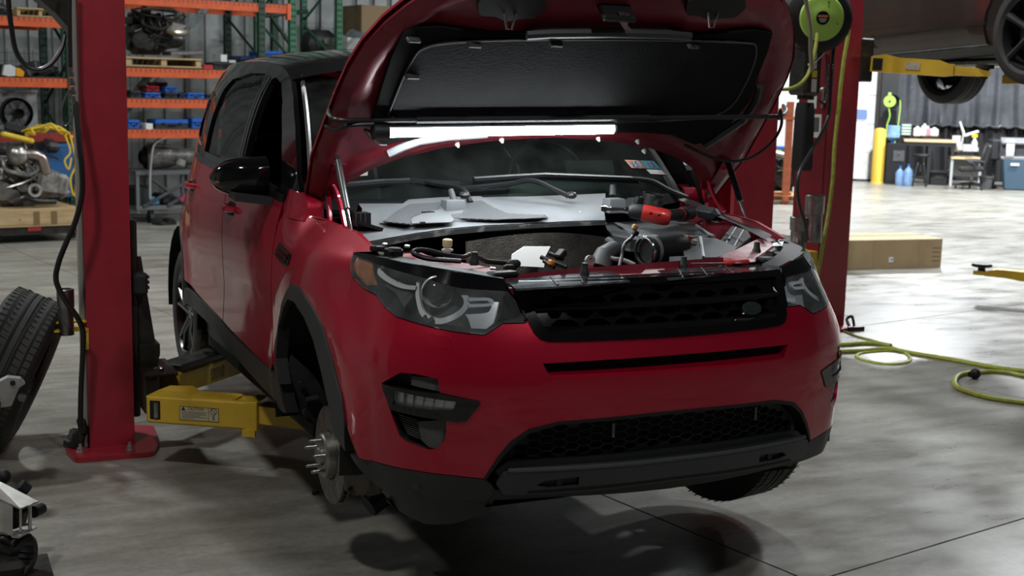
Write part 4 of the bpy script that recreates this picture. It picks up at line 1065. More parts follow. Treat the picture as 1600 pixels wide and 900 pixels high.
def flat(pts, h=.0, th=.004):
    P = [Vector(lift_up(p, h)) for p in pts]; n = len(P); tr = tris([(p.x, p.y) for p in P])
    return MB().add(P + [p - Vector((0, 0, th)) for p in P], tr + [(i, (i + 1) % n, (i + 1) % n + n, i + n) for i in range(n)])
part('intake_grid', flat([(-0.6558, 0.926, 1.107), (-0.561, 1.028, 1.136), (-0.4974, 1.079, 1.152), (-0.3771, 1.079, 1.157), (-0.4005, 1.014, 1.139), (-0.4697, 0.9917, 1.131), (-0.5353, 0.9499, 1.118), (-0.5671, 0.8841, 1.1)], 0, .003), M_PERF, cowl)
part('intake_grid', flat([(-0.3016, 1.01, 1.143), (-0.2773, 1.062, 1.157), (-0.2097, 1.072, 1.162), (-0.1947, 0.9918, 1.143), (-0.1694, 0.9253, 1.127), (-0.037, 0.8813, 1.121), (-0.037, 0.8541, 1.114), (-0.2502, 0.8723, 1.11), (-0.3887, 0.9171, 1.115), (-0.3854, 0.9499, 1.124), (-0.3376, 0.9549, 1.127)], 0, .003), M_PERF, cowl)
part('access_cover', flat([(-0.5633, 0.8814, 1.102), (-0.536, 0.935, 1.117), (-0.4824, 0.9719, 1.128), (-0.4091, 0.9792, 1.133), (-0.4007, 0.9374, 1.123), (-0.3948, 0.8899, 1.111), (-0.4164, 0.8676, 1.105)], 0, .003), M_GREYPL, cowl)
part('cover_slot', MB().box((-0.4634, 0.9758, 1.131), (.05, .004, .006)), M_VOID, cowl)
part('cover_slot', MB().box((-0.5221, 0.8808, 1.105), (.018, .012, .004)), M_GREYPL2, cowl)
def pivot_box(a, w, d, h, peg0, peg1):
    b = part('wiper_pivot_cover', MB().rings([[(a[0] - w * k, a[1] - d * k, a[2] + z), (a[0] + w * k, a[1] - d * k, a[2] + z), (a[0] + w * k, a[1] + d * k, a[2] + z), (a[0] - w * k, a[1] + d * k, a[2] + z)] for k, z in ((1.08, 0), (1., h * .9), (.92, h))]), M_GREYPL, cowl)
    part('pivot_pin', MB().tube([peg0, peg1], [.014, .011], 10), M_GREYPL2, b)
pivot_box(Vector((-0.3464, 1.02, 1.123)), .038, .03, .048, (-0.3321, 1.05, 1.164), (-0.3375, 1.07, 1.205))
pivot_box(Vector((0.3005, 0.95, 1.118)), .034, .03, .055, (0.3093, 0.98, 1.18), (0.319, 1, 1.218))
part('bracket_socket', MB().box((-0.7266, 0.95, 1.113), (.05, .06, .05)).box((-0.7094, 0.93, 1.094), (.10, .05, .012), (0, .3, 0)), M_BLACK, cowl)
for k in range(3): part('socket_rib', MB().box(Vector((-0.7605, 0.912, 1.117)) + Vector((k * .017, 0, 0)), (.004, .006, .045)), M_GREYPL2, cowl)
part('screw', MB().lathe([(.010, 0), (.009, .005), (0, .006)], (0.1485, 0.94, 1.119), (0, -.3, 1), 10), M_ZINC, cowl)

# cover beside the cowl, where the wrench lies
cv = [(0.4365, 1.267, 1.05), (0.2866, 0.9765, 1.05), (0.1997, 0.772, 1.05), (0.2005, 0.6455, 1.05), (0.2606, 0.61, 1.05), (0.4014, 0.6373, 1.05), (0.5646, 0.6614, 1.05), (0.6477, 0.8213, 1.05), (0.7507, 1.066, 1.05), (0.9725, 1.402, 1.05), (0.8573, 0.9912, 1.05), (0.9925, 1.117, 1.05), (1.21, 1.663, 1.05), (1.353, 2.127, 1.05), (1.324, 2.406, 1.05), (1.008, 2.188, 1.05), (0.7649, 1.881, 1.05), (0.5258, 1.554, 1.05)]
cvp = [(x, y) for x, y, z in cv]
side_cover = part('engine_side_cover', MB().prism(cvp, lambda u, v, d: (u, v, 1.05 + d), 0, -.035), M_GREYPL2, car, smooth=20)
part('cover_step', flat([(0.4099, 1.149, 1.052), (0.4209, 1.121, 1.052), (0.3422, 0.6765, 1.052), (0.2896, 0.6265, 1.052), (0.2471, 0.6787, 1.052)], .006, .008), M_GREYPL, side_cover)
part('cover_rib', MB().tube([(0.7025, 0.9785, 1.055), (0.5664, 0.6818, 1.055), (0.5486, 0.6208, 1.055)], .006, 6), M_GREYPL, side_cover)
part('cover_skirt', MB().grid([[(p[0], p[1] - .0, 1.05 - h) for p in cv[0:7]] for h in (.0, .045)]), M_GREYPL2, side_cover)
# torn rubber boot and strut-tower cap
part('rubber_boot', MB().lathe([(.045, 0), (.043, .05), (.040, .05), (.040, 0)], (0.4886, 0.98, 1.137), (.1, -.1, 1), 16).box((0.4264, 0.98, 1.148), (.03, .02, .05), (0, .3, .2)), mat('dusty_black_rubber', (.015, .015, .015), .5), side_cover)
part('strut_tower_cap', MB().box((0.7697, 1, 1.101), (.075, .11, .05), (.1, .25, .5), .022), M_GREYPL2, car)
part('wing_rail', MB().grid([[(0.7022, 1.12, 1.147), (0.7823, 1, 1.098), (0.7701, 0.8, 1.077), (0.706, 0.52, 1.05)], [(0.7585, 1.15, 1.154), (0.8289, 1, 1.103), (0.839, 0.82, 1.079), (0.7624, 0.55, 1.06)]]), M_GREYPL2, car)

# heat shield felt, lit by the lamp, and the dark engine in front of it
M_SHIELD = mat('heat_shield_felt', (.050, .044, .038), .92, 0, col2=(.115, .104, .09), scale=11, bump=.6, bscale=150)
hsp = [(-0.3668, 0.8, 0.9306), (-0.3508, 0.8, 1.006), (-0.2847, 0.82, 1.034), (-0.1129, 0.83, 1.047), (0.0867, 0.83, 1.056), (0.2105, 0.83, 1.043), (0.2408, 0.82, 0.9775), (0.2128, 0.8, 0.9077)]
tri_ = MB(); rows = []
for k in range(11):
    t = k / 10; x = hsp[0][0] + (hsp[5][0] - hsp[0][0]) * t
    rows.append([(x, .80 - .05 * math.sin(PI * t) - .02 * math.sin(5 * t) * math.sin(PI * h) + .05 * h, .66 + (.375 + .03 * math.sin(PI * t)) * h) for h in [j / 8 for j in range(9)]])
part('heat_shield', tri_.grid(rows), M_SHIELD, car)
part('hotspot_plate', MB().prism([(-0.2482, 0.66, 0.9612)[::2], (-0.2316, 0.66, 0.997)[::2], (-0.1745, 0.66, 1.022)[::2], (-0.0698, 0.66, 1.019)[::2], (-0.1022, 0.66, 0.9879)[::2], (-0.1216, 0.66, 0.9517)[::2]], lambda u, v, d: (u, .66 + d + (v - .9) * .8, v), 0, .006), mat('hotspot_white', (.60, .60, .58), .5, .2), car)  # pale plate whose colour imitates the work lamp's bright spot on the felt
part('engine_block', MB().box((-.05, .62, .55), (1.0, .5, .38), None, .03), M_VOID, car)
part('engine_lug', MB().lathe([(.018, -.006), (.018, .006), (.008, .006), (.008, -.006)], (-0.0878, 0.42, 1.012), (0, -1, .2), 14, closed_prof=True).box((-0.092, 0.42, 0.992), (.03, .012, .05)), M_ZINC, car)
# filler neck with pale cap
dp = part('washer_filler', MB().tube([(-0.5497, 0.6, 0.9654), (-0.5434, 0.6, 1.011), (-0.5392, 0.6, 1.037)], [.011, .011, .013], 10), mat('translucent_grey', (.45, .46, .44), .4), car)
part('flange', MB().lathe([(.020, 0), (.020, .006), (.012, .006)], (-0.5392, 0.6, 1.037), (0, 0, 1), 14), mat('translucent_grey', (.45, .46, .44), .4), dp)
part('cap', MB().lathe([(.013, 0), (.017, .008), (.017, .026), (.012, .030), (0, .030)], (-0.5394, 0.6, 1.048), (0, 0, 1), 14), mat('pale_yellow_cap', (.62, .58, .36), .45), dp)
# hoses and leads
def lead(name, pts, r, m, n=8, parent=None): return part(name, MB().tube(spline(pts, 5), r, n), m, parent or car)
bp_ = lead('breather_pipe', [(-0.5653, 0.42, 1.026), (-0.6694, 0.45, 1.035), (-0.7144, 0.46, 1.052), (-0.6975, 0.47, 1.06), (-0.6575, 0.47, 1.057), (-0.6166, 0.46, 1.046), (-0.5441, 0.46, 1.033), (-0.5122, 0.46, 1.041), (-0.4844, 0.46, 1.029), (-0.4564, 0.46, 1.017), (-0.4097, 0.46, 1.011), (-0.3554, 0.46, 1.005)], .0085, M_HOSE)
part('pipe_connector', MB().ball((-0.3578, 0.45, 1.006), .020, 10, 6, (1.2, .8, .8)), M_BLACK, bp_)
ol = lead('sensor_lead', [(0.0262, 0.42, 0.9786), (0.0487, 0.44, 1.02), (0.0606, 0.45, 1.056), (0.0887, 0.46, 1.074), (0.1086, 0.46, 1.092)], .0065, M_HOSE)
part('connector', MB().box((0.108, 0.455, 1.097), (.022, .02, .018), (.3, .4, .2), .004), M_BLACK, ol)
part('connector_seal', MB().box((0.1046, 0.455, 1.117), (.022, .018, .020), (.3, .4, .2), .004), mat('tan_connector', (.42, .26, .10), .5), ol)
lead('coolant_pipe', [(0.1107, 0.6, 1.042), (0.084, 0.57, 1.021), (0.0549, 0.55, 1.01), (0.0592, 0.52, 1), (0.092, 0.5, 0.9949), (0.1192, 0.47, 0.9819)], .0085, M_ZINC)
part('oil_separator', MB().tube([(0.0256, 0.55, 0.9656), (0.045, 0.56, 1.009), (0.1087, 0.6, 1.025)], [.045, .035, .03], 12), M_GREYPL2, car)
part('sensor_tip', MB().cyl((0.1142, 0.62, 1.039), (0.1152, 0.66, 1.046), .015, n=10), M_BLACK, car)
hx_ = MB()
for i_, (a, b) in enumerate((((-0.2357, 0.5, 1.018), (-0.1779, 0.42, 0.9908)), ((-0.1941, 0.52, 1.027), (-0.165, 0.47, 1.012)), ((-0.2331, 0.48, 1.007), (-0.2189, 0.43, 0.991)))):
    part('wiring_branch', MB().tube([a, b], .008, 6), M_HOSE, car)
part('plug', MB().box((-0.2213, 0.45, 1.004), (.022, .02, .02), (0, .3, .4), .004), mat('orange_plug', (.70, .20, .02), .45), car)
part('plug', MB().box((-0.1701, 0.48, 1.027), (.04, .03, .025), (0, -.6, .4), .004), M_BLACK, car)
part('plug', MB().ball((-0.3812, 0.42, 1.007), .02, 10, 6), M_BLACK, car)
part('plug', MB().box((-0.4206, 0.36, 1.002), (.035, .02, .03), None, .004), M_BLACK, car)
# intake tube and air box
it = part('intake_tube', MB().tube([(0.1996, 0.52, 1.023), (0.3584, 0.55, 1.024)], [.048, .050], 24), M_BLACK, car)
part('hose_clamp', MB().lathe([(.050, 0), (.053, 0), (.053, .014), (.050, .014)], (0.2141, 0.522, 1.023), Vector((0.3584, 0.55, 1.024)) - Vector((0.1996, 0.52, 1.023)), 24, closed_prof=True), M_ZINC, it)
part('tube_mouth', MB().lathe([(.053, 0), (.055, .004), (.053, .012), (.047, .012), (.047, 0)], (0.1825, 0.518, 1.023), Vector((0.3584, 0.55, 1.024)) - Vector((0.1996, 0.52, 1.023)), 24, closed_prof=True), M_CHROME, it)
ABX = [(0.3762, 0.58, 1.048), (0.4969, 0.62, 1.054), (0.5406, 0.6, 1.05), (0.584, 0.52, 1.025), (0.5258, 0.46, 1.018), (0.4137, 0.4, 1.008), (0.3053, 0.44, 1.006)]
ab = part('air_box', MB().rings([ABX, [(p[0], p[1], p[2] - .16) for p in ABX]]), M_GREYPL2, car, smooth=20)
part('air_box_seam', MB().tube([(0.4724, 0.6, 1.055), (0.4164, 0.5, 1.028), (0.3702, 0.42, 1.007)], .006, 6), M_GREYPL, ab)
part('sensor_block', MB().box((0.387, 0.55, 1.056), (.03, .03, .03), (0, .2, .3), .004), mat('brown_red_plug', (.14, .03, .02), .5), ab)
part('sensor_block', MB().box((0.403, 0.54, 1.047), (.03, .025, .02), (0, .2, .1), .004), M_ZINC, ab)
BTX = [(0.2286, 0.42, 1.014), (0.3645, 0.42, 1.014), (0.3257, 0.36, 1), (0.1918, 0.36, 1)]
part('battery_tray', MB().rings([BTX, [(p[0], p[1], p[2] - .1) for p in BTX]]), M_GREYPL2, car, smooth=20)
FBX = [(0.5585, 0.6, 1.035), (0.6964, 0.72, 1.08), (0.7263, 0.66, 1.068), (0.6994, 0.6, 1.051), (0.5789, 0.52, 1.016)]
fb = part('fuse_box', MB().rings([[Vector(p) for p in FBX], [Vector(p) - Vector((0, 0, .12)) for p in FBX]]), M_GREYPL2, car, smooth=20)
for a, b in (((0.63, 0.66, 1.056), (0.6494, 0.565, 1.034)), ((0.7008, 0.7, 1.072), (0.5678, 0.575, 1.026)), ((0.7092, 0.665, 1.065), (0.5812, 0.54, 1.018))):
    part('lid_rib', MB().tube([lift_up(a, .004), lift_up(b, .004)], .004, 6), M_GREYPL, fb)
part('lid_button', MB().lathe([(.014, 0), (.012, .006), (0, .006)], lift_up((0.5997, 0.61, 1.038), .002), (0, 0, 1), 12), M_BLACK, fb)

# slam panel (red), black top covers of the grille, stoppers
part('slam_panel', MB().rings([[p, (p[0], p[1] - .004, p[2] - .02), (p[0], p[1] - .05, p[2] - .035), (p[0], p[1] - .055, p[2] - .12), (p[0], p[1] + .02, p[2] - .1), (p[0], p[1] + .02, p[2] - .01)] for p in ((-0.4685, 0.3, 0.9932), (-0.3224, 0.3, 0.9999), (-0.1574, 0.3, 1.006), (0.0379, 0.3, 1.012), (0.241, 0.3, 1.018), (0.3719, 0.3, 1.022))]), M_REDIN, car)
part('slam_centre', flat([(-0.0541, 0.3317, 0.985), (-0.105, 0.1208, 0.985), (-0.0493, 0.1188, 0.985), (0.1573, 0.3034, 0.985), (0.2054, 0.4056, 0.985), (-0.0042, 0.3979, 0.985)], 0, .02), M_REDIN, car)
part('pale_gusset', flat([(-0.0808, 0.1221, 0.99), (0.0687, 0.308, 0.99), (0.159, 0.3478, 0.99), (0.0439, 0.1298, 0.99)], .003, .004), mat('dusty_pink_primer', (.36, .24, .24), .7, 0, col2=(.48, .40, .39), scale=20), car)
M_DUSTBLK = mat('dusty_gloss_black', (.008, .009, .012), .14, 0, coat=.8, col2=(.13, .15, .17), scale=16, detail=8, amt=(.42, .74), rvar=.1, coat_rough=.06)
tc_ = part('grille_top_cover', flat([(-0.5152, 0.179, 0.992), (-0.3822, 0.2249, 0.992), (-0.0715, 0.3013, 0.992), (-0.1364, 0.0674, 0.992), (-0.3455, 0.0335, 0.992), (-0.5558, 0.0181, 0.992)], .003, .006), M_DUSTBLK, car)
part('cover_seam', MB().tube([(-0.3454, 0.2079, 0.997), (-0.4021, 0.0432, 0.997)], .003, 4), M_BLACK, tc_)
part('cover_seam', MB().tube([(-0.2422, 0.2074, 0.997), (-0.3072, 0.0557, 0.997)], .003, 4), M_BLACK, tc_)
tc2 = part('grille_top_cover', flat([(0.0727, 0.2446, 0.992), (0.2475, 0.308, 0.992), (0.5623, 0.3752, 0.992), (0.5496, 0.274, 0.992), (0.4952, 0.1562, 0.992), (0.2399, 0.1039, 0.992), (0.0056, 0.0684, 0.992)], .003, .006), M_DUSTBLK, car)

part('cover_seam', MB().tube([(0.1486, 0.2339, 0.997), (0.0586, 0.0614, 0.997)], .003, 4), M_BLACK, tc2)
part('cover_seam', MB().tube([(0.2596, 0.2673, 0.997), (0.161, 0.076, 0.997)], .003, 4), M_BLACK, tc2)
part('cover_seam', MB().tube([(0.3747, 0.302, 0.997), (0.2793, 0.1026, 0.997)], .003, 4), M_BLACK, tc2)
for p in ((-0.2096, 0.233, 0.99), (0.2026, 0.2863, 0.99), (-0.5522, 0.34, 1.024), (0.5842, 0.4, 1.016)):
    part('bump_stop', MB().lathe([(.0155, 0), (.0155, .012), (.012, .020), (.010, .042), (0, .043)], p, (0, 0, 1), 14), M_CLAD, car)
# left-hand headlamp carrier: red ledge with clips behind the black eyebrow, and its twin
part('lamp_carrier', flat([(-0.6679, 1.051, 1), (-0.5557, 1.123, 1), (-0.5269, 0.9951, 1), (-0.5427, 0.774, 1), (-0.5009, 0.5724, 1), (-0.4575, 0.4463, 1), (-0.4805, 0.2548, 1), (-0.5325, 0.1702, 1), (-0.5601, 0.3517, 1), (-0.6434, 0.5625, 1), (-0.684, 0.8299, 1)], 0, .02), mat('dusty_crimson', (.26, .03, .05), .45, .1, coat=.4, coat_rough=.2, col2=(.45, .30, .31), scale=13, amt=(.38, .72)), car)
part('lamp_clip', MB().box((-0.7604, 0.52, 1.046), (.05, .05, .035), (0, .1, .4), .006), M_BLACK, car)
part('lamp_clip', MB().box((-0.7633, 0.5, 1.059), (.045, .02, .02), (0, .1, .4), .004), M_GREYPL2, car)
part('lamp_clip', MB().box((-0.4985, 0.24, 1.005), (.10, .05, .02), (0, 0, .15), .006), M_BLACK, car)
part('lamp_clip', MB().box((-0.8049, 0.55, 1.06), (.05, .03, .02), (0, .1, .5), .004), M_BLACK, car)
for p in ((-0.7772, 0.56, 1.069), (-0.7216, 0.5, 1.068), (-0.5275, 0.25, 1.021)): part('bolt', MB().lathe([(.010, 0), (.009, .006), (0, .008)], p, (0, -.2, 1), 10), M_ZINC, car)
part('lamp_carrier', raised([(0.3594, 0.32, 1.013), (0.5087, 0.42, 1.025), (0.6863, 0.56, 1.036), (0.8235, 0.64, 1.048), (0.8424, 0.62, 1.04), (0.7631, 0.52, 1.024), (0.624, 0.4, 1.01), (0.4932, 0.28, 1.005), (0.3986, 0.26, 1.004)], .008, .9), mat('dusty_crimson', (.26, .03, .05), .45, .1), car)
part('lamp_back', raised([(0.6092, 0.38, 1.013), (0.7481, 0.5, 1.027), (0.8779, 0.66, 1.044), (0.8993, 0.62, 1.048), (0.8189, 0.5, 1.022), (0.6683, 0.36, 1.004), (0.5499, 0.26, 0.9984)], .004, .9), M_GREYPL2, car)
part('lamp_label', flat([(0.6911, 0.45, 1.023), (0.755, 0.47, 1.026), (0.7199, 0.43, 1.015), (0.6666, 0.42, 1.016)], .022, .002), mat('label_white', (.6, .6, .58), .5), car)
part('lamp_clip', MB().box((0.5512, 0.3, 1.007), (.06, .05, .02), (0, 0, .2), .006).box((0.6151, 0.35, 1.014), (.04, .04, .025), (0, .2, .4), .006), M_BLACK, car)
part('lamp_socket', MB().lathe([(.05, 0), (.045, .01), (.04, .01)], (0.7576, 0.45, 1.023), (.3, -.5, 1), 16), M_BLACK, car)

# ================================================================== tools on the car
wr = empty('impact_wrench', (0.3355, 0.74, 1.287), 0, 'red and black cordless ratchet wrench lying on the engine cover', 'power tool')
def WL(p): return Vector(p) - wr.location
a, b, c_, d_ = Vector((0.1788, 0.82, 1.309)), Vector((0.2609, 0.77, 1.303)), Vector((0.3046, 0.745, 1.297)), Vector((0.3919, 0.69, 1.279))
M_TOOLRED = mat('tool_red', (.55, .025, .022), .42, 0, coat=.2)
M_TOOLBLK = mat('tool_black', (.014, .014, .015), .55)
part('body', MB().tube([WL(c_), WL(c_.lerp(d_, .1)), WL(c_.lerp(d_, .85)), WL(d_)], [.030, .032, .032, .027], 20), M_TOOLRED, wr)
part('end_cap', MB().tube([WL(d_), WL(d_ + (d_ - c_) * .04)], [.026, .020], 20), M_TOOLRED, wr)
for t in (.25, .55): part('vent_slot', MB().box(WL(c_.lerp(d_, t)) + Vector((-.01, -.030, .006)), (.012, .006, .005)), M_TOOLBLK, wr)
part('nose', MB().tube([WL(b), WL(b.lerp(c_, .25)), WL(c_)], [.018, .028, .030], 20), M_TOOLBLK, wr)
ex = part('extension_bar', MB().tube([WL(a), WL(a.lerp(b, .15)), WL(a.lerp(b, .16)), WL(a.lerp(b, .85)), WL(a.lerp(b, .86)), WL(b)], [.011, .013, .0075, .0075, .012, .012], 14), M_CHROME, wr)
part('socket', MB().tube([WL(a + (a - b) * .06), WL(a.lerp(b, .10))], [.012, .015], 12), M_CHROME, ex)
h0, h1 = Vector((0.3918, 0.74, 1.284)), Vector((0.5862, 0.86, 1.278))
part('grip', MB().tube([WL(h0), WL(h0.lerp(h1, .5)), WL(h1)], [.022, .021, .024], 14), M_TOOLBLK, wr)
part('battery', MB().tube([WL(h1 - (h1 - h0) * .22), WL(h1 + (h1 - h0) * .05)], [.028, .028], 14), M_TOOLBLK, wr)
part('grip_accent', MB().tube([WL(h0.lerp(h1, .66)), WL(h0.lerp(h1, .70))], .0235, 14), M_TOOLRED, wr)

sc = empty('screwdriver', (0.4196, 0.29, 1.161), 0, 'red-handled screwdriver lying on the slam panel behind the grille', 'screwdriver')
q0, q1, q2 = [Vector(p) - sc.location for p in ((0.2286, 0.28, 1.167), (0.3594, 0.28, 1.163), (0.4661, 0.28, 1.166))]
part('handle', MB().tube([q1, q1.lerp(q2, .08), q1.lerp(q2, .5), q1.lerp(q2, .95), q2], [.006, .011, .010, .011, .006], 10), M_TOOLRED, sc)
part('shaft', MB().tube([q0, q1], [.003, .004], 8), M_STEEL, sc)

# lamp hooked under the bonnet
wl = empty('work_light', (-0.2879, 0.75, 1.606), 0, 'lit white tube lamp on a black telescopic rod hooked across under the open bonnet', 'work light')
def HL_(u): p = Vector(hp(*u)) + Vector((0, 0, LIFT)); return p - wl.location
R0, R1 = HL_((*(-0.835, 0.746), -.075)), HL_((*(0.901, 0.695), -.075))
part('rod', MB().tube([R0, R0.lerp(R1, .12), R0.lerp(R1, .121), R0.lerp(R1, .66), R0.lerp(R1, .661), R1], [.009, .009, .0135, .0135, .009, .009], 10), M_TOOLBLK, wl)
T0, T1 = HL_((*(-0.728, 0.773), -.10)), HL_((*(0.159, 0.747), -.10))
M_TUBE = mat('lit_tube', (.9, .95, 1.), .5, emit=(.90, .97, 1.0), estr=70)
ta = (T1 - T0).normalized(); dn = Vector((0, -.66, -.75)); dn = (dn - ta * dn.dot(ta)).normalized(); sdv = ta.cross(dn)
def arc(p, r, a0, a1, n=14): return [p + (dn * math.cos(a0 + (a1 - a0) * k / n) + sdv * math.sin(a0 + (a1 - a0) * k / n)) * r for k in range(n + 1)]
part('light_tube', MB().grid([arc(T0, .019, -1.62, 1.62), arc(T1, .019, -1.62, 1.62)]), M_TUBE, wl)
part('tube_housing', MB().grid([arc(T0, .0193, 1.62, 2 * PI - 1.62), arc(T1, .0193, 1.62, 2 * PI - 1.62)]), mat('white_housing', (.6, .62, .62), .4), wl)
part('end_cap', MB().tube([T0 + (T0 - T1) * .065, T0 + (T0 - T1) * .06, T0, T0 + (T1 - T0) * .003], [.018, .028, .028, .024], 16), M_TOOLBLK, wl)
part('end_cap', MB().tube([T1, T1 + (T1 - T0) * .012], [.019, .017], 16), mat('clear_cap', (.6, .62, .62), .2), wl)
for t in (.02, .45, .93): part('tube_bracket', MB().box(T0.lerp(T1, t) + Vector((0, .012, .022)), (.02, .012, .035), (.6, 0, 0), .003).ball(T0.lerp(T1, t) + Vector((0, .01, .045)), .013, 8, 6), M_TOOLBLK, wl)
part('hook', MB().tube(spline([R0 + Vector((.06, 0, 0)), R0 + Vector((.02, -.01, .002)), HL_((*(-0.914, 0.726), -.09)), HL_((*(-0.933, 0.745), -.05)), HL_((*(-0.915, 0.764), .0)), HL_((*(-0.872, 0.794), .06)), HL_((*(-0.817, 0.813), .09))], 5), .0085, 8), M_HOSE, wl)
part('hook', MB().tube(spline([R0 + Vector((.05, -.01, -.01)), HL_((*(-0.876, 0.753), -.09)), HL_((*(-0.904, 0.803), -.06)), HL_((*(-0.920, 0.828), -.02)), HL_((*(-0.905, 0.847), .03)), HL_((*(-0.860, 0.877), .08))], 5), .0085, 8), M_HOSE, wl)
part('hook', MB().tube(spline([R1, HL_((*(0.914, 0.682), -.08)), HL_((*(0.979, 0.712), -.02)), HL_((*(1.036, 0.765), .06))], 5), .008, 8), M_HOSE, wl)
part('power_lead', MB().tube(spline([R1 + Vector((.0, -.01, -.01)), HL_((*(0.868, 0.635), -.1)), HL_((*(0.898, 0.696), -.12)), HL_((*(0.908, 0.787), -.12)), HL_((*(0.867, 0.873), -.12)), HL_((*(0.791, 0.906), -.12)), HL_((*(0.701, 0.902), -.11)), HL_((*(0.616, 0.889), -.08)), HL_((*(0.557, 0.873), -.06))], 6), .006, 8), M_HOSE, wl)
part('power_lead', MB().tube(spline([T0 + (T0 - T1) * .06, HL_((*(-0.789, 0.780), -.09)), HL_((*(-0.795, 0.805), -.06)), HL_((*(-0.756, 0.849), -.06)), HL_((*(-0.720, 0.889), -.05)), HL_((*(-0.690, 0.892), -.05))], 5), .0045, 6), M_HOSE, wl)

# ================================================================== two-post lift
def lift_red(name, c, c2): return mat(name, c, .42, 0, coat=.25, coat_rough=.2, col2=c2, scale=7, detail=7, bump=.25, bscale=300)
M_LRED = lift_red('lift_red_paint', (.36, .017, .034), (.29, .013, .026))
M_YEL = mat('lift_yellow_paint', (.72, .47, .035), .45, 0, coat=.2, coat_rough=.2, col2=(.58, .36, .03), scale=6, detail=8, amt=(.45, .8))
M_OILBLK = mat('oily_black_steel', (.016, .016, .016), .38, .2, col2=(.035, .03, .025), scale=12, rvar=.12)
M_LABEL = mat('label_paper', (.55, .53, .48), .6); M_INK = mat('label_ink', (.03, .03, .03), .6)

def channel(H, W, D, t=.012, lip=.035, open_dir=1):
    """C-section column: front face at y=0, depth D, width W; the open side faces +x (open_dir 1) or -x"""
    o = open_dir
    P = [(0, 0), (W, 0), (W, lip), (W - t, lip), (W - t, t), (t, t), (t, D - t), (W - t, D - t), (W - t, D - lip), (W, D - lip), (W, D), (0, D)]
    if o < 0: P = [(W - x, y) for x, y in P]
    return MB().prism(P, lambda u, v, d: (u, v, d), 0, H)
colL = empty('lift_column', (-1.462, 2.754, 0), 0, 'red lift column standing between the leaning tyre and the SUV', 'car lift')
cx, cy = colL.location.x, colL.location.y
part('column', channel(3.7, .205, .30, open_dir=1), M_LRED, colL, smooth=20)
part('cover_strip', MB().box((-.012, .06, 1.85), (.02, .05, 3.7)), mat('bare_grey_strip', (.26, .25, .23), .6), colL)
def fl(p): return (p[0] - cx, p[1] - cy)
BP = [fl((-1.548, 2.607, 0)), fl((-1.198, 2.586, 0)), fl((-1.138, 2.762, 0)), fl((-1.117, 3.067, 0)), (.26, .36), (-.06, .36), fl((-1.502, 3.157, 0)), fl((-1.548, 2.975, 0)), fl((-1.567, 2.770, 0))]
part('base_plate', MB().prism(rounded(BP, .03, 3), lambda u, v, d: (u, v, d), 0.001, .024), M_LRED, colL, smooth=25)
for p in ((-1.511, 2.704, 0), (-1.295, 2.657, 0), (-1.455, 3.140, 0)):
    q = fl(p); m = MB()
    m.lathe([(.020, .024), (.020, .028), (.0, .028)], (q[0], q[1], 0), (0, 0, 1), 16).lathe([(.016, .028), (.016, .045), (0, .045)], (q[0], q[1], 0), (0, 0, 1), 6).lathe([(.008, .045), (.008, .062), (0, .064)], (q[0], q[1], 0), (0, 0, 1), 10)
    part('anchor_bolt', m, M_ZINC, colL)
part('cable_clamp', MB().box((-.055, .05, .06), (.06, .09, .09), (0, .2, .1), .012).box((-.03, .02, .13), (.035, .05, .08), (0, -.2, .2), .01).box((-.08, .07, .035), (.05, .07, .05), (0, .1, .3), .01), M_OILBLK, colL, kind='stuff')
# carriage: black sleeve running in the column, with the arm pivots
ca = part('carriage', MB().box((.225, .15, .62), (.035, .22, .95), None, .008), M_OILBLK, colL)
part('gusset', MB().prism([(.24, .50), (.335, .50), (.335, .45), (.30, .33), (.24, .33)], lambda u, v, d: (u + 0, .02 + d, v), 0, .24), M_OILBLK, ca, smooth=20)
part('gusset', MB().prism([(.235, .92), (.262, .92), (.335, .40), (.235, .40)], lambda u, v, d: (u, .06 + d, v), 0, .012), M_OILBLK, ca, smooth=20)
part('pivot_plate', MB().box((.31, .02, .385), (.16, .34, .018), None, .005), M_OILBLK, ca)
part('pivot_plate', MB().box((.31, .02, .215), (.16, .34, .018), None, .005), M_OILBLK, ca)
for y in (-.07, .10): part('pivot_pin', MB().lathe([(.026, .394), (.026, .404), (.016, .410), (0, .411)], (.31, y, 0), (0, 0, 1), 16), M_CHROME, ca)
part('clevis', MB().box((.268, -.055, .30), (.075, .16, .20), None, .012), M_OILBLK, ca)
part('door_bumper', MB().box((.245, .01, .80), (.06, .12, .10), None, .012).box((.275, .01, .835), (.012, .12, .012)).box((.275, .01, .81), (.012, .12, .012)).box((.275, .01, .785), (.012, .12, .012)), M_CLAD, ca)

def arm(p0, p1, p2, w, h, name, cap=True):
    """telescopic arm: fat tube p0-p1, thin tube on to p2"""
    p0, p1, p2 = [Vector(p) - colL.location for p in (p0, p1, p2)]
    d = (p1 - p0); L = d.length; ang = math.atan2(d.y, d.x); a = part(name, MB().box((L / 2, 0, 0), (L, w, h), None, .008), M_YEL, colL)
    a.location = p0; a.rotation_euler = (0, -math.asin(d.z / L), ang)
    return a, L
pA0, pA1, pA2 = Vector((-1.224, 2.433, 0.285)), Vector((-0.7995, 2.131, 0.285)), Vector((-0.5877, 1.881, 0.275))
armF, LF = arm(pA0, pA1, pA2, .13, .125, 'swing_arm')
L2 = (pA2 - pA1).length
part('arm_extension', MB().prism([(LF - .05, -.03), (LF + L2, -.055), (LF + L2, -.03), (LF + L2 * .5, .04), (LF - .05, .045)], lambda u, v, d: (u, d, v), -.05, .05), M_YEL, armF, smooth=20)
part('end_collar', MB().box((LF - .02, -.0, 0), (.055, .142, .135), None, .004).box((LF - .03, -.068, -.075), (.06, .02, .03)), M_YEL, armF)
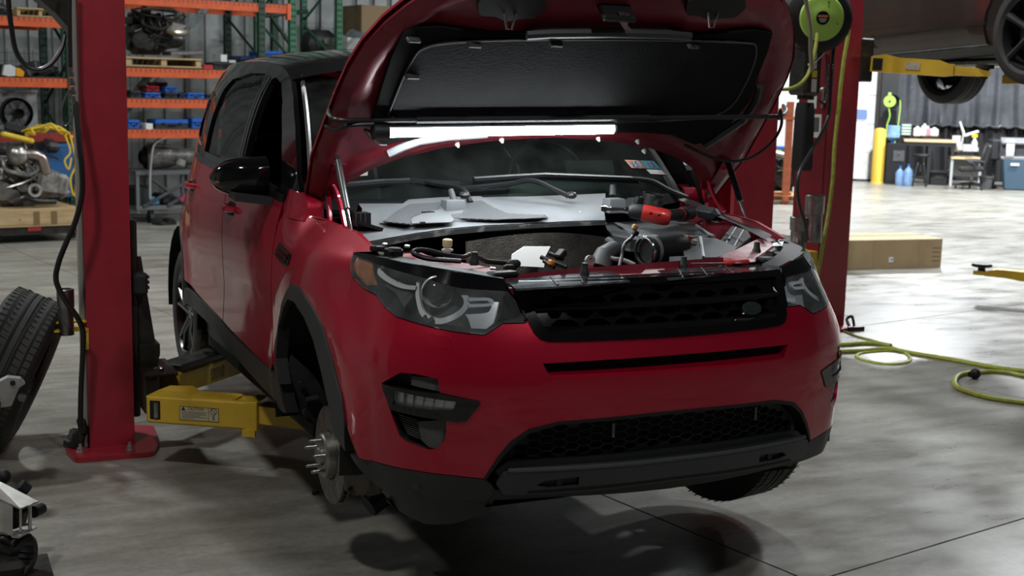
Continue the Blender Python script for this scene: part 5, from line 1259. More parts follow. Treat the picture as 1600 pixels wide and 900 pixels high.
part('arm_lug', MB().prism([(.0, .06), (.06, .085), (.17, .09), (.20, .075), (.22, .062), (.22, .055), (0, .055)], lambda u, v, d: (u, d, v), -.06, .06), M_YEL, armF, smooth=20)
part('arm_top_plate', MB().prism(rounded([(.20, -.055), (LF - .10, -.055), (LF - .10, .055), (.20, .055)], .03), lambda u, v, d: (u, v, d), .062, .070), M_YEL, armF, smooth=20)
part('arm_window', MB().box((.045, -.0655, .0), (.05, .004, .085), None, .001), M_VOID, armF)
part('gear_segment', MB().cyl((.05, -.062, -.035), (.05, -.062, .035), .014, n=10), M_STEEL, armF)
# caution label on the arm's face
lb = part('caution_label', MB().box((LF * .49, -.0658, -.005), (.185, .0012, .062)), mat('label_cream', (.58, .50, .33), .6), armF, 'cream caution label')
part('label_border', MB().box((LF * .49, -.0668, .0255), (.185, .0006, .002)).box((LF * .49, -.0668, -.0355), (.185, .0006, .002)).box((LF * .49 + .045, -.0668, -.005), (.002, .0006, .062)).box((LF * .49 - .092, -.0668, -.005), (.002, .0006, .062)).box((LF * .49 + .092, -.0668, -.005), (.002, .0006, .062)), M_INK, lb)
LM = lambda x, z: Matrix.Translation((x, -.0672, z)) @ Matrix.Rotation(PI / 2, 4, 'X')
lettering('lettering', 'CAUTION', .017, LM(LF * .49 - .015, .0165), M_INK, lb, .0002)
part('warning_triangle', MB().prism([(LF * .49 - .085, .008), (LF * .49 - .064, .008), (LF * .49 - .0745, .026)], lambda u, v, d: (u, -.0666 - d, v), 0, .0006), M_INK, lb, smooth=0)
tl = MB()
for k, (wd, zz) in enumerate(((.120, .003), (.115, -.003), (.118, -.009), (.09, -.015), (.118, -.021), (.06, -.027))): tl.box((LF * .49 - .083 + wd / 2, -.0668, zz), (wd, .0006, .0022))
part('small_print', tl, mat('print_grey', (.18, .16, .12), .6), lb, None, 0, 'stuff')
part('prohibition_ring', MB().lathe([(.016, 0), (.016, .0006), (.013, .0006)], (LF * .49 + .068, -.0664, .010), (0, -1, 0), 20).box((LF * .49 + .068, -.0669, .010), (.028, .0006, .003), (0, .8, 0)), M_INK, lb)
for zz in (-.013, -.024): part('label_box', MB().box((LF * .49 + .068, -.0667, zz), (.012, .0006, .008)), mat('print_grey', (.18, .16, .12), .6), lb)
pB0, pB1 = Vector((-1.077, 2.871, 0.285)), Vector((-0.6274, 3.288, 0.285))
armR, LR = arm(pB0, pB1, pB1, .13, .11, 'swing_arm')
part('arm_cover', MB().box((LR * .36, .0, .075), (LR * .66, .14, .035), None, .006), M_OILBLK, armR)
part('arm_tip', MB().box((LR + .02, 0, 0), (.04, .11, .085), None, .004), M_STEEL, armR)
part('arm_stop', MB().box((LR - .005, -.072, -.01), (.018, .012, .07)), M_YEL, armR)
part('arm_scuff', MB().box((LR * .52, -.0658, -.005), (.12, .001, .06)), mat('worn_label', (.20, .17, .09), .7, 0, col2=(.45, .33, .08), scale=40), armR)
# bracket for the height adapters on the outside of the column
ZB = (-1.535, 2.75, 0.5955)[2]
part('adapter_bracket', MB().box((-.075, .03, ZB), (.15, .09, .010)).box((-.0, -.004, ZB - .045), (.014, .008, .10)).box((-.075, .03, ZB + .035), (.15, .05, .008)), M_YEL, colL, smooth=0)
# black control box high on the outside of the column
part('control_box', MB().prism([(-.17, 3.0), (-.165, 2.10), (-.085, 2.03), (-.03, 1.965), (0, 1.965), (0, 3.0)], lambda u, v, d: (u, .05 + d, v), 0, .22), M_OILBLK, colL, smooth=20)

ad = empty('lift_height_adapter', Vector((-1.552, 2.75, 0.5754)), 0, 'steel height adapter standing in the yellow bracket beside the leaning tyre', 'lift adapter', 'lift height adapters')
def adapter(t, r, h):
    part('tube', MB().lathe([(0, 0), (r, 0), (r, h * .30), (r * .98, h * .31), (r * .98, h * .62), (r * .72, h * .64)], (0, 0, 0), (0, 0, 1), 20), M_STEEL, t)
    part('head', MB().lathe([(r * .72, h * .58), (r * 1.12, h * .60), (r * 1.14, h * .98), (r * 1.05, h), (r * .8, h), (r * .8, h * .9), (0, h * .9)], (0, 0, 0), (0, 0, 1), 20), M_STEEL, t)
    return t
adapter(ad, .034, .215)

def cable(name, pts, r, m, label, cat, group=None, n=8, k=6):
    o = MB().tube(spline(pts, k), r, n).build(name, m); return tag(o, label, cat, group)
cable('hydraulic_hose', [(-1.493, 2.66, 1.641), (-1.49, 2.64, 1.557), (-1.486, 2.62, 1.459), (-1.48, 2.61, 1.346), (-1.483, 2.61, 1.232), (-1.513, 2.61, 1.117), (-1.554, 2.61, 1.024), (-1.592, 2.61, 0.9268), (-1.603, 2.61, 0.8462), (-1.565, 2.61, 0.7572), (-1.514, 2.62, 0.6708), (-1.49, 2.65, 0.5989), (-1.494, 2.66, 0.4928), (-1.504, 2.66, 0.3582), (-1.508, 2.68, 0.2327), (-1.508, 2.7, 0.1423)], .0125, M_HOSE, 'long black hose snaking down the outside of the red lift column by the leaning tyre', 'hose')
lh = cable('hose_loop', [(-1.753, 2.72, 2.159), (-1.752, 2.72, 2.05), (-1.744, 2.72, 1.955), (-1.729, 2.72, 1.859), (-1.692, 2.72, 1.799), (-1.639, 2.72, 1.781), (-1.585, 2.72, 1.81), (-1.54, 2.74, 1.871), (-1.52, 2.76, 1.937)], .011, M_HOSE, 'black hose drooping in a U loop at the top corner beside the control box', 'hose')
hl_ = cable('hydraulic_line', [(-1.502, 2.66, 2.169), (-1.508, 2.66, 1.976), (-1.51, 2.66, 1.795)], .0095, M_HOSE, 'black hydraulic line with steel fittings running down the column under the control box', 'hydraulic line')
for p, q in (((-1.51, 2.66, 1.795), (-1.509, 2.66, 1.753)), ((-1.509, 2.66, 1.748), (-1.505, 2.66, 1.714)), ((-1.505, 2.66, 1.709), (-1.503, 2.66, 1.675)), ((-1.503, 2.66, 1.669), (-1.496, 2.66, 1.63))):
    part('fitting', MB().tube([p, Vector(p).lerp(Vector(q), .5), Vector(p).lerp(Vector(q), .5), q], [.009, .010, .013, .013], 8), M_STEEL, hl_)
part('thin_loop', MB().tube(spline([(-1.516, 2.66, 1.697), (-1.542, 2.66, 1.646), (-1.554, 2.66, 1.584), (-1.54, 2.66, 1.536), (-1.511, 2.66, 1.57), (-1.499, 2.66, 1.619)], 5), .004, 6), mat('clear_tube', (.10, .10, .10), .2), hl_)
part('hose_clip', MB().box((-1.491, 2.665, 1.599), (.03, .02, .014)), M_LRED, hl_)

# opposite column of the same lift
colR = empty('lift_column', Vector((2.36, 2.7, 1.022)), 0, 'red lift column half hidden behind the raised bonnet and its gas strut', 'car lift'); colR.location.z = 0; colR.location.x -= .275
part('column', channel(3.7, .275, .30, open_dir=-1), M_LRED, colR, smooth=20)
part('cover_strip', MB().box((.285, .06, 1.85), (.02, .05, 3.7)), mat('bare_grey_strip', (.26, .25, .23), .6), colR)
part('base_plate', MB().box((.12, .15, .013), (.5, .42, .024), None, .004), M_LRED, colR)

# ================================================================== next bay: column, hose reel, raised dark car
colN = empty('lift_column', (4.227, 4.244, 0), BETA, 'red lift column of the next bay carrying a green hose reel, labels and a black oil tank', 'car lift')
part('column', MB().prism([(0, 0), (-.34, 0), (-.34, .27), (-.325, .27), (-.325, .015), (-.015, .015), (-.015, .27), (0, .27)], lambda u, v, d: (u, v, d), 0, 3.7).box((-.3325, .135, 1.85), (.015, .27, 3.7)), M_LRED, colN, smooth=20)
part('base_plate', MB().box((-.17, .13, .012), (.56, .46, .022), None, .004), M_LRED, colN)
part('carriage', MB().box((.07, .12, 2.02), (.14, .26, .32), None, .01), M_OILBLK, colN)
NI = colN.matrix_basis
def nl(p): 
    M = Matrix.Translation(colN.location) @ Matrix.Rotation(BETA, 4, 'Z'); return M.inverted() @ Vector(p)
# side-face items lie on local x = -.34, facing -x
def side_box(name, u0, v0, u1, v1, m, th=.002, lab=None): pass
def side(p): q = nl(p); return q.y, q.z
for (yy, zz, sy, sz, m) in ((.09, 1.53, .10, .17, M_LABEL), (.14, 1.71, .085, .11, mat('label_white', (.6, .6, .58), .5)), (.12, 1.99, .075, .14, mat('label_white', (.6, .6, .58), .5))):
    l_ = part('label', MB().box((-.342, yy, zz), (.003, sy, sz)), m, colN)
    if sz > .15: part('label_print', MB().box((-.3445, yy, zz + .01), (.002, sy * .62, sz * .62)), mat('print_charcoal', (.06, .06, .06), .6), l_)
    elif sz < .12: part('label_print', MB().box((-.3445, yy + .01, zz + .03), (.002, sy * .5, sz * .3)), mat('sticker_blue', (.03, .08, .35), .5), l_)
    else:
        q_ = MB()
        for k in range(5): q_.box((-.3445, yy, zz - .05 + k * .025), (.002, sy * .7, .004))
        part('label_print', q_, mat('print_grey', (.18, .16, .12), .6), l_, None, 0, 'stuff')
part('tape', MB().box((-.3425, .13, 1.83), (.003, .07, .07)), mat('brown_tape', (.30, .15, .04), .6), colN)
part('oil_leak', MB().prism([(.05, 2.30), (.20, 2.32), (.19, 2.12), (.15, 1.98), (.13, 2.02), (.10, 2.16)], lambda u, v, d: (-.3405 - d, u, v), 0, .001), mat('oil_stain', (.03, .004, .005), .3, 0, coat=.6), colN, smooth=0)
part('roller', MB().lathe([(.0, -.03), (.10, -.03), (.10, .03), (0, .03)], (-.42, .13, 2.27), (0, 1, 0), 20), M_STEEL, colN)
part('pulley_bolt', MB().lathe([(.022, 0), (.018, .012), (0, .016)], (-.345, .12, 2.19), (-1, 0, 0), 12), M_CHROME, colN)
# power unit: motor block, black tank below it
pu = Vector(nl((3.595, 4.05, 1.521)))
part('oil_tank', MB().rings([[(pu.x + sx * k, pu.y + sy * k, z) for sx, sy in ((-.045, -.06), (.045, -.06), (.055, -.045), (.055, .045), (.045, .06), (-.045, .06), (-.055, .045), (-.055, -.045))] for z, k in ((1.22, .9), (1.24, 1.0), (1.64, .92), (1.70, .80))]), M_BLACK, colN, smooth=25)
part('motor_block', MB().box((pu.x - .02, pu.y, 1.93), (.17, .17, .36), None, .02).cyl((pu.x, pu.y, 1.72), (pu.x, pu.y, 1.8), .06), M_OILBLK, colN)
part('motor_label', MB().box((pu.x - .03, pu.y - .088, 2.0), (.05, .004, .13)), mat('label_white', (.6, .6, .58), .5), colN)
part('motor_label', MB().box((pu.x - .02, pu.y - .088, 1.90), (.05, .004, .05)), mat('sticker_yellow', (.65, .5, .02), .5), colN)
part('motor_label', MB().box((pu.x - .02, pu.y - .088, 1.82), (.05, .004, .09)), mat('label_white', (.6, .6, .58), .5), colN)
part('lowering_lever', MB().tube([(pu.x - .12, pu.y - .12, 1.96), (pu.x - .06, pu.y - .13, 1.99), (pu.x + .03, pu.y - .12, 2.05)], [.012, .007, .006], 8), M_CHROME, colN)
part('filler_cap', MB().tube([(pu.x - .10, pu.y - .05, 2.19), (pu.x - .02, pu.y - .05, 2.19)], .032, 14), mat('cream_cap', (.55, .50, .42), .5), colN)
sp_ = MB()
for k in range(9): sp_.lathe([(.018, 0), (.021, .004), (.018, .008)], (pu.x + .13, pu.y - .10, 1.80 + k * .02), (0, 0, 1), 10)
part('spring', sp_, M_BLACK, colN, None, 35, 'stuff')
for pts, r, m in (([(-.36, .02, 2.05), (-.36, .0, 1.9), (-.37, -.02, 1.78), (-.40, -.03, 1.70), (-.44, .0, 1.72)], .010, M_HOSE), ([(-.44, .04, 1.75), (-.40, .0, 1.80), (-.36, .02, 1.79), (-.355, .03, 1.66)], .012, M_STEEL)):
    part('hydraulic_pipe', MB().tube(spline(pts, 5), r, 8), m, colN)
cable('hydraulic_hose', [(3.761, 3.98, 2.107), (3.75, 3.97, 1.929), (3.74, 3.96, 1.727), (3.729, 3.95, 1.615), (3.655, 3.93, 1.481), (3.541, 3.9, 1.347), (3.451, 3.88, 1.224), (3.43, 3.87, 1.104), (3.462, 3.87, 0.9694), (3.514, 3.87, 0.8555), (3.568, 3.9, 0.7372)], .013, M_HOSE, 'black hose hanging down beside the oil tank on the next red column', 'hose')
nb = part('adapter_bracket', MB().box((-.40, .12, .60), (.12, .22, .02)).box((-.40, .0, .55), (.10, .012, .12)), M_YEL, colN, smooth=0)
for p, h, lab in (((3.709, 4.02, 0.7054), .34, 'taller bright steel adapter standing behind the far headlamp'), ((3.623, 4.08, 0.6449), .24, 'shorter dull steel adapter standing behind the far headlamp')):
    t = empty('lift_height_adapter', Vector(p), 0, lab, 'lift adapter', 'lift height adapters'); adapter(t, .060 if h > .3 else .058, h)

# hose reel
rl = empty('hose_reel', Vector((3.541, 3.86, 2.278)), 0, 'lime green and black hose reel mounted at the top of the next red column', 'hose reel')
RAX = Vector((-.35, -1, -.05)).normalized()
M_LIME = mat('lime_plastic', (.36, .62, .10), .4); M_HOSEG = mat('yellow_green_hose', (.36, .40, .045), .5, 0, col2=(.26, .27, .04), scale=25)
part('drum', MB().lathe([(.10, -.20), (.235, -.19), (.245, -.12), (.235, -.03), (.20, .0), (.15, .005), (0, .005)], (0, 0, 0), RAX, 32), M_BLACK, rl)
sd_ = part('side_plate', MB().lathe([(.150, .004), (.158, .012), (.150, .024), (.12, .030), (.085, .030), (.075, .034), (0, .034)], (0, 0, 0), RAX, 32), M_LIME, rl)
ra = RAX.orthogonal().normalized(); rb_ = RAX.cross(ra)
part('hub_sticker', MB().lathe([(.047, .034), (.047, .037), (0, .037)], (0, 0, 0), RAX, 24), M_PIANO, sd_)
rx = Vector((1, -.35, 0)).normalized(); RF = frame(RAX * .0378, rx, (0, 0, 1))
part('sticker_band', MB().box((0, 0, 0), (.07, .014, .001)), mat('sticker_orange', (.55, .16, .05), .5), sd_).matrix_local = RF @ Matrix.Translation((0, .012, 0))
for dy_, w_ in ((.030, .03), (-.006, .055), (-.016, .05), (-.026, .035)):
    part('sticker_line', MB().box((0, 0, 0), (w_, .0045, .001)), mat('print_pale', (.45, .45, .45), .6), sd_).matrix_local = RF @ Matrix.Translation((0, dy_, 0))
for k in range(4):
    a = 2 * PI * k / 4 + .5; part('screw', MB().lathe([(.007, .030), (.006, .034), (0, .034)], ra * .115 * math.cos(a) + rb_ * .115 * math.sin(a), RAX, 8), M_STEEL, sd_)
part('mount', MB().box((.02, .2, -.02), (.10, .25, .16)), M_BLACK, rl)
cable('air_hose', [(3.255, 3.7, 2.501), (3.286, 3.7, 2.357), (3.328, 3.7, 2.212), (3.353, 3.71, 2.044), (3.382, 3.72, 1.909)], .015, mat('faded_hose', (.22, .20, .13), .6), 'faded grey-brown hose hanging down in front of the green hose reel', 'hose')
cable('air_hose', [(3.484, 3.82, 2.171), (3.463, 3.8, 2.092), (3.433, 3.78, 2.005), (3.396, 3.76, 1.927), (3.347, 3.74, 1.865), (3.276, 3.72, 1.817), (3.178, 3.7, 1.789), (3.074, 3.68, 1.787)], .013, M_HOSEG, 'lime hose leading from the hose reel towards the raised bonnet', 'hose')
cable('air_hose', [(3.956, 4.12, 2.397), (3.99, 4.12, 2.322), (3.995, 4.12, 2.186), (3.973, 4.12, 2.026), (3.958, 4.12, 1.843), (3.947, 4.12, 1.613), (3.935, 4.12, 1.382), (3.928, 4.11, 1.15), (3.902, 4.1, 0.9168), (3.851, 4.07, 0.7331), (3.8, 4.04, 0.5502), (3.765, 4.02, 0.413), (3.762, 3.95, 0.2592), (4.285, 4.452, 0), (4.139, 4.136, 0), (4.087, 3.915, 0), (4.088, 3.762, 0), (4.073, 3.570, 0), (4.026, 3.373, 0), (3.933, 3.200, 0), (3.820, 3.087, 0), (3.682, 3.049, 0), (3.592, 3.101, 0), (3.558, 3.220, 0), (3.593, 3.339, 0), (3.696, 3.416, 0), (3.851, 3.432, 0), (3.967, 3.416, 0)], .0145, M_HOSEG, 'yellow-green air hose hanging down the next red column and coiling on the floor', 'hose')
def onfloor(ps, r): return [(p[0], p[1], r) for p in ps]
cable('air_hose', onfloor([(3.680, 3.702, 0), (3.769, 3.672, 0), (3.935, 3.665, 0), (4.031, 3.608, 0), (4.059, 3.527, 0)], .012), .0165, M_HOSEG, 'short stretch of yellow-green hose lying behind the SUV headlamp inside the coil', 'hose')
cable('air_hose', onfloor([(3.481, 3.490, 0), (3.590, 3.475, 0), (3.726, 3.452, 0), (3.926, 3.453, 0), (3.990, 3.397, 0), (4.020, 3.272, 0), (4.097, 3.078, 0), (4.169, 2.860, 0), (4.228, 2.694, 0), (4.316, 2.562, 0), (4.412, 2.390, 0)], .012), .0165, M_HOSEG, 'yellow-green hose running from the coil across the floor to the edge of the picture', 'hose')
hb = cable('air_hose', onfloor([(3.656, 1.705, 0), (3.623, 1.907, 0), (3.563, 1.994, 0), (3.514, 2.094, 0), (3.509, 2.232, 0), (3.546, 2.360, 0), (3.649, 2.487, 0), (3.795, 2.606, 0), (3.904, 2.646, 0), (3.978, 2.660, 0)], .013), .0165, M_HOSEG, 'yellow-green hose with a black ball stop looping at the edge of the floor', 'hose')
part('ball_stop', MB().ball(Vector((3.871, 2.541, 0)) + Vector((0, 0, .033)), .034, 16, 10), M_BLACK, hb)
part('ball_collar', MB().tube([Vector((3.871, 2.541, 0)) + Vector((-.02, .0, .035)), Vector((3.871, 2.541, 0)) + Vector((-.045, .0, .030))], .019, 12), M_BLACK, hb)
cable('air_hose', onfloor([(3.991, 2.635, 0), (4.111, 2.634, 0), (4.183, 2.569, 0), (4.209, 2.461, 0), (4.290, 2.280, 0)], .012), .013, M_HOSEG, 'thin hose leading from the black ball stop off to the picture edge', 'hose')
cl_ = tag(MB().box((4.247, 4.128, 0), (.14, .03, .03)).tube(spline([Vector((4.212, 4.167, 0)) + Vector((0, 0, .02)), Vector((4.229, 4.216, 0)) + Vector((0, 0, .06)), Vector((4.267, 4.204, 0)) + Vector((0, 0, .08)), Vector((4.250, 4.154, 0)) + Vector((0, 0, .02))], 4), .012, 6).build('floor_clamp', M_OILBLK), 'small black clamp lying at the foot of the next red column', 'clamp')
cl_.location.z = .016
tag(MB().cyl((0, 0, 0), (0, 0, .014), .011, n=6).cyl((.0, 0, .007), (.022, .006, .007), .006, n=8).build('bolt', M_OILBLK), 'small black bolt lying on the floor beside the bare brake disc', 'bolt').location = (-0.660, 1.773, 0)

# cardboard carton
M_CARD = mat('brown_cardboard', (.30, .215, .115), .85, 0, col2=(.26, .18, .095), scale=5, bump=.15, bscale=70)
A, B = Vector((6.398, 6.918, 0)), Vector((7.591, 6.778, 0)); dA = B - A; dA.normalize(); A -= dA * .35; ln = (B - A).length; H = .30
bx = empty('cardboard_carton', A, math.atan2(dA.y, dA.x), 'long brown cardboard carton lying on the floor behind the next lift column', 'cardboard box')
part('carton_body', MB().box((ln / 2, .32, H / 2), (ln, .64, H), None, .004), M_CARD, bx)
part('flap', MB().box((ln * .5, .15, H + .004), (ln, .30, .005), (.02, 0, 0)), mat('pale_cardboard', (.42, .32, .19), .85), bx)
part('flap', MB().box((ln * .5, .48, H + .004), (ln, .31, .005), (-.03, 0, 0)), mat('pale_cardboard', (.42, .32, .19), .85), bx)
part('tape', MB().box((ln * .49, -.001, H * .5), (.09, .002, H)), mat('parcel_tape', (.27, .19, .10), .4), bx)
part('tape', MB().box((ln * .84, -.001, H * .5), (.07, .002, H)), mat('parcel_tape', (.27, .19, .10), .4), bx)
part('address_label', MB().box((ln * .60, -.002, H * .32), (.055, .002, .055)), mat('label_white', (.6, .6, .58), .5), bx)
part('label_mark', MB().box((ln * .605, -.0035, H * .33), (.03, .001, .02)), mat('label_blue_grey', (.2, .3, .42), .5), bx)
for k in range(4): part('carton_mark', MB().box((ln * .955, -.001, H * (.25 + .15 * k)), (.10, .001, .008)), mat('carton_print', (.15, .10, .05), .8), bx)

# raised dark car on the next lift
rc = empty('raised_car', (4.9, 3.3, 0), 0, 'dark brown car raised on the next lift, its sill and two wheels overhead', 'car')
M_BROWN = mat('dark_bronze_paint', (.075, .052, .040), .3, .5, coat=1., coat_rough=.08, col2=(.055, .04, .034), scale=1.5)
ZS = 2.10
def prof(y): # sill rises a little towards the nose
    return ZS + (1.75 - y) * .05 * 1.0
rows = []
for k in range(13):
    y = -1.4 + 4.6 * k / 12
    rows.append([(dx, y, prof(y) + dz) for dx, dz in ((.16, -.06), (.05, -.02), (.02, .02), (.0, .10), (-.015, .25), (-.02, .45), (.0, .62), (.06, .80))])
keep = [r for r in rows]
ARCY, ARCR = .0, .41
def rside(mirror_x=0.):
    ol = [(-1.4, -.02), (-.44, -.02)] + [(-.44 * math.cos(math.radians(a)), .05 + .44 * math.sin(math.radians(a))) for a in range(10, 180, 15)] + [(.44, -.02), (3.2, -.02), (3.2, .80), (-1.4, .80)]
    def fn(u, v, d):
        x = lerpt([(-.02, .05), (.02, .02), (.10, 0), (.25, -.015), (.45, -.02), (.62, 0), (.80, .06)], v)
        return (x + d if not mirror_x else mirror_x - x - d, u, prof(u) + v)
    return sheet(ol, fn, (), .12, .03)
part('body_side', rside(), M_BROWN, rc)
part('body_side', rside(1.78), M_BROWN, rc)
part('floor_pan', MB().grid([[(x, y, prof(y) - .03) for x in (.06, .9, 1.72)] for y in (-1.4, 0.6, 1.75, 3.2)]), M_VOID, rc)
part('inner_wheel_house', MB().grid([[(.30, y, z) for y in (-.5, .5)] for z in (2.05, 2.8)]).grid([[(1.48, y, z) for y in (-.5, .5)] for z in (2.05, 2.8)]).grid([[(x, 3.2, z) for x in (0, 1.78)] for z in (2.0, 2.9)]), M_VOID, rc)
part('door_seam', MB().box((.0, 1.62, ZS + .40), (.012, .008, .75)), M_VOID, rc)
part('sill_seam', MB().box((-.004, 1.6, ZS + .13), (.012, 2.4, .006), (-.05, 0, 0)), M_VOID, rc)
part('exhaust_pipe', MB().tube([(.9, 3.0, ZS - .08), (.85, 1.0, ZS - .05), (1.1, .2, ZS - .02)], .04, 10), M_STEEL, rc)
part('suspension_arm', MB().tube([(1.5, .05, ZS - .05), (1.0, .1, ZS + .0), (.3, .05, ZS - .03)], .035, 8), M_STEEL, rc)
def rwheel(x, sd, zc):
    w = part('wheel', tyre_mesh(.365, .235, .255), M_RUBBER, rc); w.location = (x, 0, zc)
    part('rim', MB().lathe([(.262, sd * .11), (.255, sd * .112), (.245, sd * .085), (.235, 0), (.235, -sd * .1)], (0, 0, 0), (1, 0, 0), 40), M_BLACK, w)
    part('hub_back', MB().lathe([(.20, sd * .0), (.16, sd * .02), (0, sd * .02)], (0, 0, 0), (1, 0, 0), 24), M_VOID, w)
    for k in range(5):
        a = 2 * PI * k / 5 + .5; part('spoke', MB().tube([(sd * .08, .03 * math.cos(a), .03 * math.sin(a)), (sd * .095, .14 * math.cos(a), .14 * math.sin(a)), (sd * .10, .25 * math.cos(a), .25 * math.sin(a))], [.035, .024, .03], 8), M_BLACK, w)
    return w
rwheel(.12, -1, ZS + .12)
w_ = rwheel(1.66, 1, ZS - .03); w_.location.y = 2.45
w_ = rwheel(.14, -1, ZS + .10); w_.location.y = 2.45
# its yellow lift arm
ya = empty('swing_arm_lift', Vector((4.297, 4.2, 1.991)), 0, 'yellow lift arm reaching under the raised dark car from the next column', 'lift arm')
yd = Vector((4.85, 3.581, 1.956)) - ya.location; yL = yd.length; ya.rotation_euler = (0, -math.asin(yd.z / yL), math.atan2(yd.y, yd.x))
part('arm_tube', MB().prism([(.0, -.055), (.0, .055), (.10, .075), (.20, .055), (yL * .58, .052), (yL * .66, .03), (yL * .70, .03), (yL * .70, -.05), (yL * .62, -.062)], lambda u, v, d: (u, d, v), -.06, .06), M_YEL, ya, smooth=20)
part('arm_window', MB().box((.05, .0, .0), (.07, .124, .085)), M_VOID, ya)
part('arm_extension', MB().prism([(yL * .68, -.05), (yL * .68, .02), (yL * .90, .01), (yL, -.01), (yL, -.045)], lambda u, v, d: (u, d, v), -.05, .05), M_YEL, ya, smooth=20)
part('worn_label', MB().box((yL * .36, -.062, .0), (.10, .003, .05)).box((yL * .36, .062, .0), (.10, .003, .05)), mat('worn_label_pale', (.40, .34, .25), .7, 0, col2=(.55, .5, .45), scale=50), ya)
part('pad', MB().lathe([(.03, -.06), (.03, .0), (.065, .01), (.065, .04), (0, .04)], (yL * .95, 0, 0), (0, 0, 1), 18), M_OILBLK, ya)
yb = empty('swing_arm_lift', Vector((6, 4.425, 1.914)), 0, 'short yellow lift arm under the far side of the raised dark car', 'lift arm')
part('arm_tube', MB().box((0, 0, 0), (.30, .12, .07), (0, 0, .3), .006), M_YEL, yb)
part('pad', MB().lathe([(.05, .035), (.05, .075), (0, .075)], (-.10, -.02, 0), (0, 0, 1), 16), M_OILBLK, yb)
# empty arm near the floor
yc = empty('swing_arm_lift', Vector((6.337, 5.021, 0.25)), 0, 'low yellow lift arm with a round black pad over the bright floor', 'lift arm')
ycd = Vector((6.825, 4.398, 0.25)) - yc.location; ycd.z = 0; yc.rotation_euler = (0, 0, math.atan2(ycd.y, ycd.x)); q = ycd.length
part('arm_tube', MB().prism([(.06, -.03), (.08, .01), (.16, .035), (q * .5, .03), (q * .5, .045), (q, .045), (q, -.06), (q * .45, -.05), (q * .3, -.035)], lambda u, v, d: (u, d, v), -.05, .05), M_YEL, yc, smooth=20)
part('arm_tip', MB().box((.03, 0, -.01), (.13, .09, .035), None, .004), M_YEL, yc)
part('pad', MB().lathe([(.035, .0), (.03, .035), (.085, .045), (.09, .055), (.08, .07), (0, .07)], (.03, 0, 0), (0, 0, 1), 20), M_OILBLK, yc)
for k in range(2): part('arm_pin', MB().lathe([(.02, .05), (.02, .07), (0, .07)], (q * .6 + k * .2, 0, 0), (0, 0, 1), 10), M_STEEL, yc)
part('low_carriage', MB().box((q + .1, 0, .05), (.2, .3, .3)).box((q + .25, .0, .9), (.12, .3, 2.1)), M_LRED, yc)

# ================================================================== racking along the back wall (in the building's axes)
def bthing(name, a, b, label, cat, group=None, yp=None):
    """an Empty at the lower left corner of the rectangle a-b (x, y, z in the building's axes); returns it with width and height"""
    x0, x1 = min(a[0], b[0]), max(a[0], b[0]); z0, z1 = min(a[2], b[2]), max(a[2], b[2]); y = a[1] if yp is None else yp
    t = empty(name, bw(x0, y, z0), BETA, label, cat, group)
    return t, x1 - x0, z1 - z0
M_ORANGE = mat('rack_orange', (.62, .095, .02), .5, 0, col2=(.50, .075, .018), scale=9)
M_REDBEAM = mat('rack_red', (.30, .02, .015), .5, 0, col2=(.22, .015, .012), scale=9)
M_GREEN = mat('rack_green', (.022, .125, .058), .5, 0, col2=(.016, .09, .045), scale=9)
M_DKGREEN = mat('rack_dark_green', (.010, .035, .022), .55)
M_WIRE = mat('deck_wire', (.10, .10, .10), .5, .5)
M_PINE = mat('pallet_pine', (.46, .33, .17), .8, 0, col2=(.33, .22, .11), scale=3, stretch=(1, 6, 6), bump=.2, bscale=30)
M_ALU = mat('cast_aluminium', (.36, .35, .33), .5, .7, col2=(.17, .16, .15), scale=11, bump=.4, bscale=70)
M_ENGBLK = mat('greasy_engine_black', (.010, .010, .010), .34, .3, col2=(.03, .029, .027), scale=14, bump=.4, bscale=60)

def upright(t, x, d, h, m, name='upright'):
    """pierced post pair with lacing"""
    for y in (0, d):
        u = part(name, MB().box((x, y, h / 2), (.085, .075, h)), m, t, smooth=0)
        hm = MB()
        z = .1
        while z < h: hm.box((x - .018, y - .0385, z), (.016, .003, .03)).box((x + .018, y - .0385, z), (.016, .003, .03)); z += .076
        part('slot', hm, M_VOID, u, None, 0, 'stuff')
    z = .25; k = 0
    while z < h - .5:
        part('lacing', MB().tube([(x, 0 if k % 2 else d, z), (x, d if k % 2 else 0, z + .55)], .018, 6), m, t); z += .6; k += 1
def beam(t, x0, x1, y, z, m, deck_d=1.05):
    b = part('beam', MB().box(((x0 + x1) / 2, y, z), (x1 - x0, .05, .105)), m, t, smooth=0)
    part('beam_end', MB().box((x0 + .02, y - .01, z - .03), (.05, .07, .20)), m, b, smooth=0); part('beam_end', MB().box((x1 - .02, y - .01, z - .03), (.05, .07, .20)), m, b, smooth=0)
    part('beam', MB().box(((x0 + x1) / 2, y + deck_d, z), (x1 - x0, .05, .105)), m, t, smooth=0)
    w = MB(); k = 0; x = x0 + .05
    while x < x1: w.box((x, y + deck_d / 2, z + .058), (.007, deck_d, .007)).box((x, y - .027, z + .035), (.007, .006, .05)); x += .06
    yy = y + .05
    while yy < y + deck_d: w.box(((x0 + x1) / 2, yy, z + .064), (x1 - x0, .007, .006)); yy += .10
    part('wire_deck', w, M_WIRE, t, None, 0, 'stuff')

